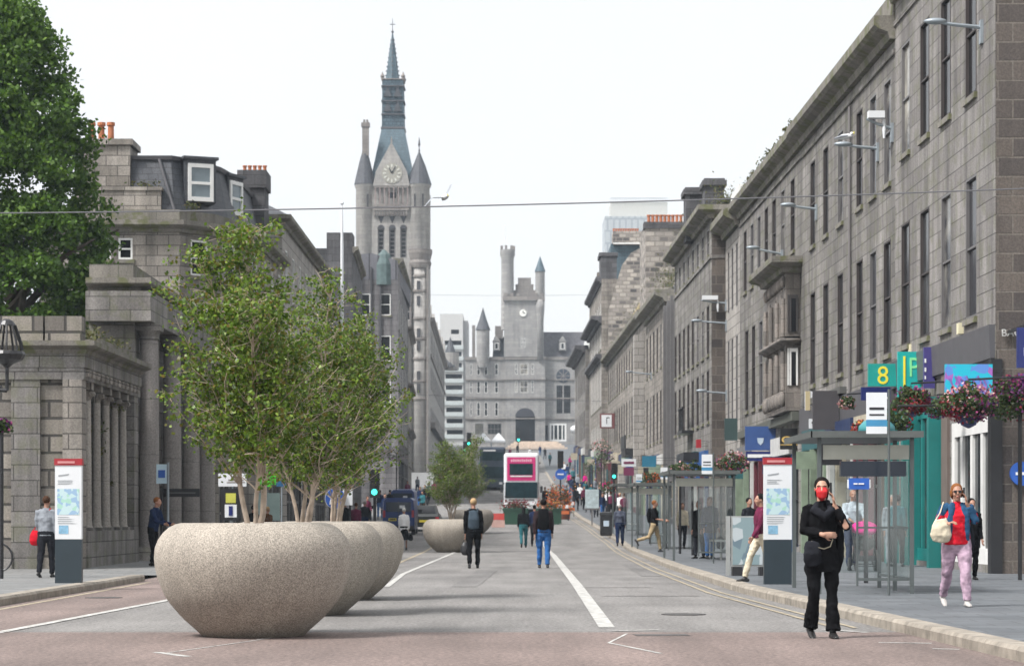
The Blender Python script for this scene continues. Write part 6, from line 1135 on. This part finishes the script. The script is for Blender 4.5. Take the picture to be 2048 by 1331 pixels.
def person(label, X, Y, h=1.68, rz=0., top=CB_, legs=CB_, hair=H_BR, skin=SKIN, shoes=SHB, walk=(18, 10, -18, 12), arms=None, kerb=True, vox=.022, fat=1., skirt=None, coat=0., hairlen=.0, bald=False, lean=0., head=(0, 0), near=False, z=None, tag_grp=None, flare=0., sleeve=1., extras=()):
    zb = g(Y) + (KH if kerb else 0) if z is None else z
    root = thing('person', label, 'person', (X, Y, zb), R(rz), tag_grp); sc = h/1.70; root.scale = (sc, sc, sc)
    L = {-1: limb_pts(-1, walk[0], walk[1]), 1: limb_pts(1, walk[2], walk[3])}
    dz = .075 - min(L[-1][2].z, L[1][2].z)
    for s in L: L[s] = tuple(p + Vector((0, 0, dz)) if isinstance(p, Vector) else p for p in L[s])
    zc = .90 + dz
    def T(x, y, z_):  # torso point with forward lean about the pelvis
        a = R(lean); zz_ = z_ - .9; return Vector((x, y*1. - math.sin(a)*zz_ + 0, zc + math.cos(a)*zz_))
    arms = arms or (('swing', -walk[0]*.8, 18), ('swing', -walk[2]*.8, 18)); f = fat
    # body: one continuous skin surface
    b = MB(); hd = T(0, -.015, 1.585); 
    b.tube([T(0,0,.88), T(0,.0,1.05), T(0,.0,1.25), T(0,.01,1.37), T(0,.012,1.43)], [(.13*f,.09*f), (.11*f,.085*f), (.135*f,.09*f), (.12,.065), (.055,.055)], 16, side=(1,0,0), round_=True)
    b.tube([T(0,.015,1.38), T(0,.005,1.47), T(0,-.005,1.53)], [.055, .05, .052], 12, side=(1,0,0))
    hy = R(head[0]); 
    def H(x, y, z_): return hd + Vector((x*math.cos(hy) - y*math.sin(hy), x*math.sin(hy) + y*math.cos(hy), z_))
    hm = MB(); hm.ell((0, .012, .03), (.073, .09, .088), 18, 12); hm.tube([(0, -.02, .02), (0, -.035, -.045), (0, -.045, -.095)], [(.066,.066), (.056,.052), (.028,.026)], 14, side=(1,0,0), round_=True)
    hm.tube([(0, -.082, .025), (0, -.108, -.018), (0, -.095, -.028)], [.008, .013, .009], 8, side=(1,0,0), round_=True)
    for s in (-1, 1): hm.ell((s*.074, .01, -.005), (.008, .018, .03), 8, 6); hm.ell((s*.03, -.068, -.03), (.025, .02, .022), 8, 6)
    hm.ell((0, -.082, -.052), (.022, .010, .006), 8, 5); hm.ell((0, -.080, -.064), (.019, .010, .007), 8, 5); hm.tube([(-.045, -.072, .03), (0, -.085, .035), (.045, -.072, .03)], .01, 6, round_=True)
    b.add([H(*v) for v in hm.v], hm.f)
    A = {}
    for s, spec in zip((-1, 1), arms):
        sh = T(s*.158*min(f, 1.12), .01, 1.362); el, wr, d = arm_pts(s, spec, sh); 
        if spec[0] == 'swing' and (dz or lean): pass
        A[s] = (sh, el, wr, d); b.tube([T(s*.10, .01, 1.37), sh, el, wr], [.04, .042, .035, .025], 10, round_=True)
        hand(b, wr, d, s, .5 if spec[0] == 'swing' else (spec[4] if len(spec) > 4 else .6), .0085 if near else .011, side=spec[5] if len(spec) > 5 else None)
    for s in (-1, 1): b.tube([L[s][0], L[s][1], L[s][2], L[s][2] - Vector((0, 0, .03))], [.065, .042, .03, .028], 10, round_=True)
    link('body', remeshed(b, 'body', skin, .0065 if near else max(vox*.75, .011), 2 if near else 1), root)
    # trousers
    t_ = MB(); t_.tube([T(0,0,.99), T(0,.005,.92), T(0,.01,.84)], [(.145*f,.11*f), (.17*f,.125*f), (.15*f,.11*f)], 16, side=(1,0,0), round_=True)
    for s in (-1, 1):
        if skirt is not None: continue
        hp, kn, an, bb = L[s]; t_.tube([hp+Vector((0,0,.02)), hp.lerp(kn,.5), kn, kn.lerp(an,.5), an + Vector((0,0,.015))], [.092*f, .083*f, .062*f, .058*f+flare*.4, .052+flare], 12)
    if skirt is not None:
        m = MB(); m.tube([T(0,0,1.0), T(0,0,.9), (0, 0, skirt)], [(.14*f,.11*f), (.17*f,.13*f), (.2*f,.19*f)], 18, side=(1,0,0)); t_.add(m.v, m.f)
    link('skirt' if skirt is not None else 'trousers', remeshed(t_, 'trousers', legs, vox*.8), root)
    # top
    m = MB(); bot = .86 - coat
    prof = [(bot, .165*f+coat*.10, .125*f+coat*.12), (.95, .16*f, .12*f), (1.08, .148*f, .115*f), (1.25, .170*f, .122*f), (1.335, .168, .105), (1.395, .115, .085), (1.43, .075, .07), (1.455, .062, .06)]
    if coat > 0: prof.insert(1, (.86, .175*f, .135*f))
    m.tube([T(0, .0 if z_ < 1.3 else .01, z_) for z_, _, _ in prof], [(a, c) for _, a, c in prof], 20, side=(1,0,0))
    for s in (-1, 1):
        sh, el, wr, d = A[s]; e2 = wr.lerp(el, 1 - sleeve) if sleeve < 1 else wr - d*.01; pts = [T(s*.09, .01, 1.375), sh, sh.lerp(el, .5), el]; rd = [.058, .066*min(f,1.1), .058*f, .05]
        if sleeve > .3: pts += [el.lerp(e2, .5), e2]; rd += [.047, .040]
        m.tube(pts, rd, 12, round_=False)
    o = link('jacket' if coat or top in (CB_, CN, CD_) else 'shirt', remeshed(m, 'jacket', top, vox*.8), root)
    # hair, shoes
    if not bald:
        hh = MB(); hh.ell((0, .022, .045), (.084, .096, .090), 16, 10)
        if hairlen: hh.tube([(0, .05, .03), (0, .075, -.06), (0, .07, -.06-hairlen)], [(.08,.06), (.075,.05), (.06,.035)], 12, side=(1,0,0), round_=True)
        # cut the face side away
        keep = MB(); V = [Vector(v) for v in hh.v]; V = [v if not (v.y < -.045 and v.z < .085) else Vector((v.x*.93, -.045 + (v.y+.045)*.1, v.z)) for v in V]; keep.add([H(*v) for v in V], hh.f)
        link('hair', remeshed(keep, 'hair', hair, .009 if near else .013, 1), root)
    else:
        pass
    for s in (-1, 1):
        hp, kn, an, bb = L[s]; pitch = R(max(-55, min(15, bb*.9 if bb < 0 else bb*.4))) if an.z > .085 else 0.; fwd = Vector((0, -math.cos(pitch), math.sin(pitch))); up = Vector((0, math.sin(pitch), math.cos(pitch)))
        base = an - up*.045; m = MB(); m.tube([base - fwd*.06 , base + fwd*.02 + up*.01, base + fwd*.10 - up*.005, base + fwd*.165 - up*.012], [(.033,.033), (.04,.04), (.042,.028), (.028,.018)], 12, side=(1,0,0), round_=True)
        m.tube([an + up*.03, an - up*.03], [.038, .038], 10)
        o = link('shoe', remeshed(m, 'shoe', shoes, .008 if near else .014, 1), root)
    return root, T, H, A, L
def backpack(root, T, mat, w=.15, z0=1.02, z1=1.40):
    m = MB(); m.tube([T(0, .17, z0), T(0, .19, (z0+z1)/2), T(0, .16, z1)], [(w, .07), (w, .085), (w*.85, .06)], 14, side=(1,0,0), round_=True); o = link('rucksack', remeshed(m, 'rucksack', mat, .018), root)
    for s in (-1, 1): MB().tube([T(s*.09, .1, z1), T(s*.1, 0, 1.455), T(s*.10, -.12, 1.32), T(s*.12, -.08, 1.1), T(s*.12, .08, 1.05)], [(.025,.01)]*5, 6, side=(1,0,0)).build('strap', mat, o)
def bag(root, top, w, h, mat, name='handbag', strap=None, d=.07):
    m = MB(); t = Vector(top); m.tube([t - Vector((0,0,h)), t - Vector((0,0,h*.8)), t - Vector((0,0,h*.3)), t], [(w*.42, d*.7), (w*.5, d), (w*.45, d*.8), (w*.3, d*.35)], 14, side=(1,0,0), round_=True); o = link(name, remeshed(m, name, mat, .014), root)
    if strap: MB().tube([t + Vector((-w*.3,0,-.02))] + [Vector(p) for p in strap] + [t + Vector((w*.3,0,-.02))], .009, 6).build('strap', mat, o)
    return o
# --- woman in the red mask, walking to the camera, right hand (viewer's right) at her ear
x = xx(1643, 25.3)
wm_, T, H, A, L = person('woman in loose black clothes and a red face mask, phone at her ear', x, 25.3, 1.70, 6, CB_, CB_, H_BL, SKIN2, walk=(12, 34, 7, 2), arms=(('p', (-.20, -.03, 1.16), (-.02, -.20, 1.115), (1, -.05, -.02), .5, (0, 0, 1)), ('p', (.23, -.16, 1.20), (.115, -.115, 1.43), (-.15, .1, 1), .5, (0, 1, 0))), kerb=False, vox=.014, near=True, coat=.16, fat=1.0, flare=.03, head=(-14, 0), hairlen=.06, sleeve=.8)
mk = MB(); mk.tube([(0, -.068, .012), (0, -.092, -.03), (0, -.074, -.075), (0, -.05, -.098)], [(.055, .02), (.062, .028), (.056, .04), (.035, .03)], 16, side=(1,0,0), round_=True); m2 = MB(); m2.add([H(*v) for v in mk.v], mk.f); o = link('face_mask', remeshed(m2, 'face_mask', paint('mask_red', (.50,.01,.015), .7), .007), wm_)
for s in (-1, 1): MB().tube([H(s*.05, -.07, -.02), H(s*.078, .0, .0)], .004, 5).build('ear_loop', paint('mask_red', (.5,.01,.015)), o)
for s in (-1, 1):
    MB().ell(H(s*.03, -.081, .012), (.012, .006, .0065), 8, 6).build('eye', paint('eye_dark', (.03,.02,.02), .3), wm_); MB().tube([H(s*.014, -.087, .032), H(s*.032, -.088, .037), H(s*.05, -.078, .03)], .0045, 5).build('eyebrow', H_BR, wm_)
MB().box(-.012, .012, -.006, .006, -.07, .07).build('phone', BLACK, wm_, loc=tuple(Vector(H(.095, -.02, .0))))
MB().tube([T(-.15, -.17, 1.03), T(-.10, -.19, .965), T(-.02, -.2, .945), T(.05, -.19, .97), T(.08, -.18, 1.05)], .006, 6).build('bag_chain', paint('chain_brass', (.3,.27,.2), .35, .7), wm_)
m = MB(); m.tube([T(-.14, -.16, 1.0), T(-.14, -.17, .9), T(-.13, -.15, .78)], [(.08,.03), (.10,.045), (.09,.03)], 12, side=(1,0,0), round_=True); link('shoulder_bag', remeshed(m, 'shoulder_bag', CD_, .014), wm_)
m = MB(); m.tube([T(.16, .04, 1.3), T(.20, .05, 1.1), T(.21, .04, .86), T(.19, .03, .70)], [(.05,.05), (.055,.05), (.05,.05), (.02,.02)], 12, side=(1,0,0), round_=True); link('shawl', remeshed(m, 'shawl', CB_, .014), wm_)
m = MB(); m.tube([T(-.05,-.01,1.43), T(-.10,-.09,1.36), T(.0,-.14,1.28), T(.09,-.10,1.36), T(.05,-.01,1.44)], [.035,.045,.05,.045,.035], 10); link('scarf', remeshed(m, 'scarf', CD_, .012), wm_)
# --- woman in the red top
x = xx(1913, 30.9)
lw, T, H, A, L = person('woman in red top, denim jacket and sunglasses on the phone, carrying a white bag', x, 30.9, 1.60, 4, CRD, CLV, H_RD, SKIN, SHG_, walk=(-14, 18, 14, 4), arms=(('p', (-.27, .0, 1.17), (-.16, -.15, 1.16), (.5, -.6, .2), .9), ('p', (.26, -.06, 1.18), (.12, -.09, 1.44), (-.15, .1, 1), .5, (0, 1, 0))), vox=.014, near=True, fat=1.2, head=(-6, 0), hairlen=.02, sleeve=.2)
m = MB() # open denim jacket: back panel, fronts and sleeves
m.tube([T(0, .045, .95), T(0, .05, 1.15), T(0, .05, 1.3), T(0, .03, 1.42)], [(.205, .12), (.2, .12), (.205, .11), (.10, .07)], 20, side=(1,0,0))
V = [Vector(v) for v in m.v]; V = [v if not (v.y < -.02 and abs(v.x) < .085) else Vector((v.x, .05, v.z)) for v in V]; m.v = [tuple(v) for v in V]
for s in (-1, 1):
    m.tube([T(s*.125, -.10, .93), T(s*.12, -.11, 1.12), T(s*.105, -.11, 1.28), T(s*.07, -.05, 1.42)], [(.045,.022), (.045,.025), (.05,.025), (.04,.03)], 10, side=(1,0,0), round_=True)
    sh, el, wr, d = A[s]; m.tube([T(s*.1,.01,1.385), sh, sh.lerp(el,.5), el, el.lerp(wr,.8)], [.06,.078,.07,.062,.052], 12)
link('denim_jacket', remeshed(m, 'denim_jacket', CBL, .012), lw)
mb = MB(); 
for s in (-1, 1): mb.tube([H(s*.032, -.090, .012), H(s*.032, -.096, .012)], .021, 12); mb.tube([H(s*.05, -.088, .015), H(s*.078, .01, .015)], .003, 5)
mb.tube([H(-.02, -.095, .016), H(.02, -.095, .016)], .004, 5); mb.build('sunglasses', BLACK, lw)
MB().ell(H(0, -.093, -.058), (.02, .006, .005), 8, 5).build('lips', paint('lips', (.35,.08,.07), .5), lw)
MB().box(-.012, .012, -.006, .006, -.07, .07).build('phone', BLACK, lw, loc=tuple(Vector(H(.095, -.03, .0))))
bag(lw, T(-.25, -.12, 1.20), .30, .27, CCR, 'white_handbag', [T(-.26, -.1, 1.3), T(-.19, -.02, 1.45), T(-.20, .06, 1.38)])
for s in (-1, 1): # shell of dark hair at the sides
    MB().ell(H(s*.072, .02, -.01), (.022, .05, .06), 10, 8).build('hair_lock', H_RD, lw, smooth=True)
m = MB(); m.tube([T(.20, .16, .62), T(.22, .17, .9), T(.22, .15, 1.15)], [(.06,.05), (.09,.06), (.05,.04)], 12, side=(1,0,0), round_=True); link('backpack', remeshed(m, 'backpack', CD_, .016), lw)
# --- walkers in the middle of the road, seen from behind
r_, T, H, A, L = person('fair haired man in black with a grey rucksack, carrying a bag up the road', xx(947, 60.3), 60.3, 1.76, 182, CB_, CB_, H_BD, SKIN, walk=(6, 2, -8, 14), kerb=False, vox=.018, fat=1.05, coat=.02, arms=(('swing', 6, 8), ('swing', -4, 8)))
backpack(r_, T, cloth('slate_grey', (.05,.07,.09)), .14, 1.0, 1.36); bag(r_, (A[1][2].x, A[1][2].y, A[1][2].z-.22), .24, .26, BLACK, 'carried_bag', [(A[1][2].x, A[1][2].y, A[1][2].z-.03)])
r_, T, H, A, L = person('man in a dark jacket and bright blue jeans with a black rucksack walking away', xx(1087, 60.4), 60.4, 1.74, 178, cloth('dark_brown', (.03,.018,.02)), CJ, H_BL, SKIN, walk=(-4, 10, 8, 2), kerb=False, vox=.018, fat=1.12, arms=(('swing', 10, 14), ('swing', -14, 14))); backpack(r_, T, CB_, .15, 1.0, 1.42)
person('woman with long dark hair, black top and teal trousers walking away up the road', xx(1047, 97), 97, 1.66, 184, CB_, CTL, H_BL, walk=(8, 4, -10, 22), kerb=False, fat=1.1, hairlen=.12)
person('person in navy walking just ahead of the man in jeans', xx(1069, 100), 100, 1.72, 178, CN, CD_, H_BL, walk=(-8, 10, 10, 4), kerb=False)
r_, T, H, A, L = person('woman in a white coat and black skirt with a dark bag beside the third planter', xx(808, 92), 92, 1.62, 190, CWH, CB_, cloth('white_hair', (.6,.6,.58)), walk=(6, 4, -6, 6), kerb=False, coat=.2, skirt=.42)
bag(r_, (-.28, 0, .62), .2, .2, CB_, 'dark_bag')
# --- left pavement
r_, T, H, A, L = person('person in a pale grey jacket with a red shoulder bag on the left pavement', xx(93, 46), 46, 1.56, 172, CGY, CD_, H_BR, walk=(6, 4, -8, 10), fat=1.1, vox=.016); bag(r_, (.26, -.02, .98), .26, .26, CRD, 'red_bag', [T(.1, .1, 1.25), T(-.12, .05, 1.45)])
person('dark dressed man with lowered head leaning by the columns on the left', xx(306, 57), 57, 1.64, 70, CN, CB_, H_RD, walk=(6, 2, -4, 4), lean=10, vox=.018, fat=1.05, arms=(('swing', 25, 50), ('swing', 20, 55)))
person('person with fair hair passing behind the nearest planter', xx(535, 76), 76, 1.50, 150, CBR, CD_, H_BD, walk=(10, 4, -10, 10)); person('dark dressed person hidden up to the head behind the nearest planter', xx(507, 72), 72, 1.52, 160, CB_, CB_, H_BL, walk=(8, 4, -8, 8))
# --- right pavement
r_, T, H, A, L = person('balding man in a pale striped polo shirt pushing a pram', xx(1706, 52.3), 52.3, 1.76, 4, cloth('pale_blue_stripe', (.42,.47,.52)), CN, H_GY, bald=True, walk=(8, 4, -10, 12), fat=1.2, vox=.016, sleeve=.5, arms=(('p', (-.2, -.14, 1.16), (-.08, -.34, 1.04), (.1, -1, -.2), .8), ('p', (.22, -.14, 1.16), (.16, -.34, 1.04), (.0, -1, -.2), .8)))
Yp = 51.3; r_ = thing('pram', 'magenta and black pram pushed by the man in the polo shirt', 'pram', (xx(1728, Yp), Yp, KH), R(0))
m = MB(); m.tube([(0, -.34, .62), (0, -.1, .58), (0, .2, .66)], [(.21, .12), (.23, .14), (.2, .1)], 14, side=(1,0,0), round_=True); link('seat', remeshed(m, 'seat', CB_, .016), r_)
m = MB(); m.tube([(0, .22, .86), (0, .05, .98), (0, -.18, .96), (0, -.30, .86)], [(.22, .06), (.26, .12), (.26, .13), (.22, .08)], 16, side=(1,0,0), round_=True); link('hood', remeshed(m, 'hood', CPK, .014), r_)
mb = MB(); 
for s in (-.22, .22): mb.tube([(s, -.42, .12), (s, -.05, .55), (s, .5, 1.04)], .016, 6); mb.tube([(s, .3, .15), (s, -.1, .55)], .016, 6)
mb.tube([(-.22, .5, 1.04), (.22, .5, 1.04)], .018, 6); mb.tube([(-.28, .3, .15), (.28, .3, .15)], .015, 6); mb.tube([(-.22, -.42, .12), (.22, -.42, .12)], .012, 6); mb.build('frame', BLACK, r_)
for wx, wy, rr_ in ((-.28, .3, .15), (.28, .3, .15), (-.22, -.42, .10), (.22, -.42, .10)):
    MB().tube([(wx-.02, wy, rr_), (wx+.02, wy, rr_)], rr_, 18).build('wheel', BLACK, r_)
MB().box(-.2, .2, -.3, .2, .22, .34).build('basket', CD_, r_)
person('walker in cream trousers and a dark top half hidden by the right-hand map totem', xx(1521, 42.9), 42.9, 1.62, -80, CMR, CCR, H_BL, walk=(24, 10, -20, 6), vox=.016, fat=1.05, z=KH)
r_, T, H, A, L = person('woman with auburn hair, dark coat and blue jeans waiting in the second shelter', xx(1420, 66.5), 66.5, 1.72, 20, CN, CJ, H_RD, walk=(4, 2, -4, 4), fat=1.1, hairlen=.1, coat=.15, vox=.018); bag(r_, (.32, 0, .62), .26, .3, BLACK, 'dark_bag')
person('woman in a black coat facing left in the second shelter', xx(1398, 67), 67, 1.62, -50, CB_, CD_, H_BR, walk=(4, 2, -4, 4), fat=1.15, hairlen=.06, coat=.25, vox=.018)
r_, T, H, A, L = person('man in a black T-shirt and khaki trousers with a rucksack striding past the third shelter', xx(1309, 80), 80, 1.74, 75, CB_, CKH, H_RD, walk=(-22, 50, 14, 4), sleeve=.3, vox=.018, arms=(('swing', 20, 60), ('swing', 15, 65))); backpack(r_, T, CB_, .13)
person('grey haired person in a slate jacket and navy trousers before the third shelter', xx(1240, 94), 94, 1.62, 176, cloth('slate', (.07,.08,.11)), CN, H_GY, walk=(6, 4, -8, 10), fat=1.2, kerb=True, lean=-4)
r_ = person('dark dressed person behind the woman in the red top', xx(1943, 44), 44, 1.50, 10, CB_, CB_, H_BL, walk=(4, 2, -4, 4), vox=.02)
person('tall person in dark clothes at the dark shop doorway beside the cream sign', xx(1498, 62), 62, 1.66, 30, CD_, CB_, H_BL, walk=(4, 2, -4, 4))
for i, (px, Y, tp, lg, hr, rz, lb) in enumerate([(1783, 56.5, CGY, CGY, H_GY, 10, 'person in grey inside the shop doorway behind the pram'), (1795, 56, CTL, CB_, H_BL, 160, 'person in dark green at the shop doorway behind the pram'),
    (1365, 88, CCR, CD_, H_BR, 10, 'faint person in cream seen through the third shelter glass'), (770, 135, CN, CB_, H_BL, 10, 'small dark dressed person left of the van'), (712, 100, CMR, CB_, H_BR, 170, 'person in maroon behind the third planter'), (690, 104, CB_, CD_, H_BL, 10, 'person in black behind the third planter'), (730, 108, CD_, CN, H_GY, 175, 'grey haired person beyond the traffic light'), (1090, 175, CB_, CB_, H_BL, 5, 'person in black standing right of the bus')]):
    person(lb, xx(px, Y), Y, 1.68, rz, tp, lg, hr, walk=(6, 4, -8, 8), vox=.026, kerb=(Y < 60 or px > 1200 or px < 775))
# --- the far crowd on both pavements: copies of a few figures
protos = []; CN_ = ['black', 'navy and jeans', 'white', 'maroon', 'grey', 'bright pink', 'dark teal']
for i, (tp, lg, hr) in enumerate([(CB_, CD_, H_BL), (CN, CJ, H_BR), (CWH, CD_, H_BD), (CMR, CB_, H_BR), (CGY, CN, H_GY), (CPK, CD_, H_BL), (CTL, CB_, H_BL)]):
    protos.append([person('far-off figure', 0, 150, 1.68, 0, tp, lg, hr, walk=(12, 8, -14, 10), vox=.034, tag_grp='far-off crowd')[0], 0])
q = random.Random(12)
spots = [(xx(px, Y), Y) for px, Y in ((1150, 190), (1142, 205), (1160, 180), (1168, 172), (1155, 215), (1176, 165), (1183, 178), (1192, 150), (1205, 143), (1215, 160), (1222, 148), (1190, 200), (1170, 225), (1146, 240), (1160, 250), (1135, 260), (1128, 275), (1180, 240), (1200, 185), (1210, 195), (1225, 170), (1152, 170), (1164, 198), (1240, 140), (1232, 155), (1118, 300), (1140, 310), (1100, 320), (1090, 345), (1080, 360), (1060, 350), (1020, 350), (1012, 330), (1000, 320), (960, 300), (1035, 370), (945, 280), (910, 250), (890, 240), (880, 215), (868, 200), (858, 190), (850, 180), (840, 175), (826, 165), (815, 190), (835, 210), (805, 160), (845, 160), (780, 150), (760, 145), (745, 140), (735, 130), (1133, 195), (1139, 222), (1171, 188), (1186, 160), (1198, 170), (1213, 178), (1248, 133))]
for i, (x, Y) in enumerate(spots):
    p = protos[i % 7]; o = p[0] if p[1] == 0 else copy_tree(p[0]); p[1] += 1; o.location = (x, Y, g(Y) + (KH if (x > KR(Y) or x < -7.5) else 0)); o.rotation_euler = (0, 0, q.choice([0, PI, .5, 2.8, -.4])); s_ = (.93+.12*q.random()); o.scale = (s_, s_, s_)
    side = 'on the right pavement' if x > KR(Y) else ('on the left pavement' if x < -7.5 else 'in the roadway')
    bd = [(147, 'just past the farthest shelter'), (163, 'level with the double decker'), (182, 'just beyond the double decker'), (203, 'before the ornate tall building'), (235, 'level with the dark bus'), (290, 'before the clock tower'), (340, 'beyond the clock tower'), (999, 'below the castle like hall')]
    if x < 0: bd[0] = (147, 'near the navy van')
    o['label'] = 'figure in %s %s, %s' % (CN_[i % 7], side, [b_[1] for b_ in bd if Y < b_[0]][0])
by = {}
for o in COL.objects:
    if o.get('group') == 'far-off crowd': by.setdefault(o['label'], []).append(o)
for lb_, os_ in by.items():
    if len(os_) > 1:
        os_.sort(key=lambda o: o.location.x)
        for o, w_ in zip(os_, ['nearest the kerb', 'nearest the shops'] if len(os_) == 2 else ['nearest the kerb', 'midway across', 'nearest the shops']): o['label'] = lb_ + ' ' + w_
# ---------------------------------------------------------------- haze
hz = MB().box(-720, 740, -40, 760, -8, 92).build('haze', None); tag(hz, kind='stuff')
m = bpy.data.materials.new('haze_air'); m.use_nodes = True; nt = m.node_tree; nt.nodes.clear(); pv = nt.nodes.new('ShaderNodeVolumePrincipled'); pv.inputs['Density'].default_value = HAZE; pv.inputs['Color'].default_value = (.74,.87,1,1); pv.inputs['Anisotropy'].default_value = 0
om = nt.nodes.new('ShaderNodeOutputMaterial'); nt.links.new(pv.outputs[0], om.inputs['Volume']); hz.data.materials.clear(); hz.data.materials.append(m)
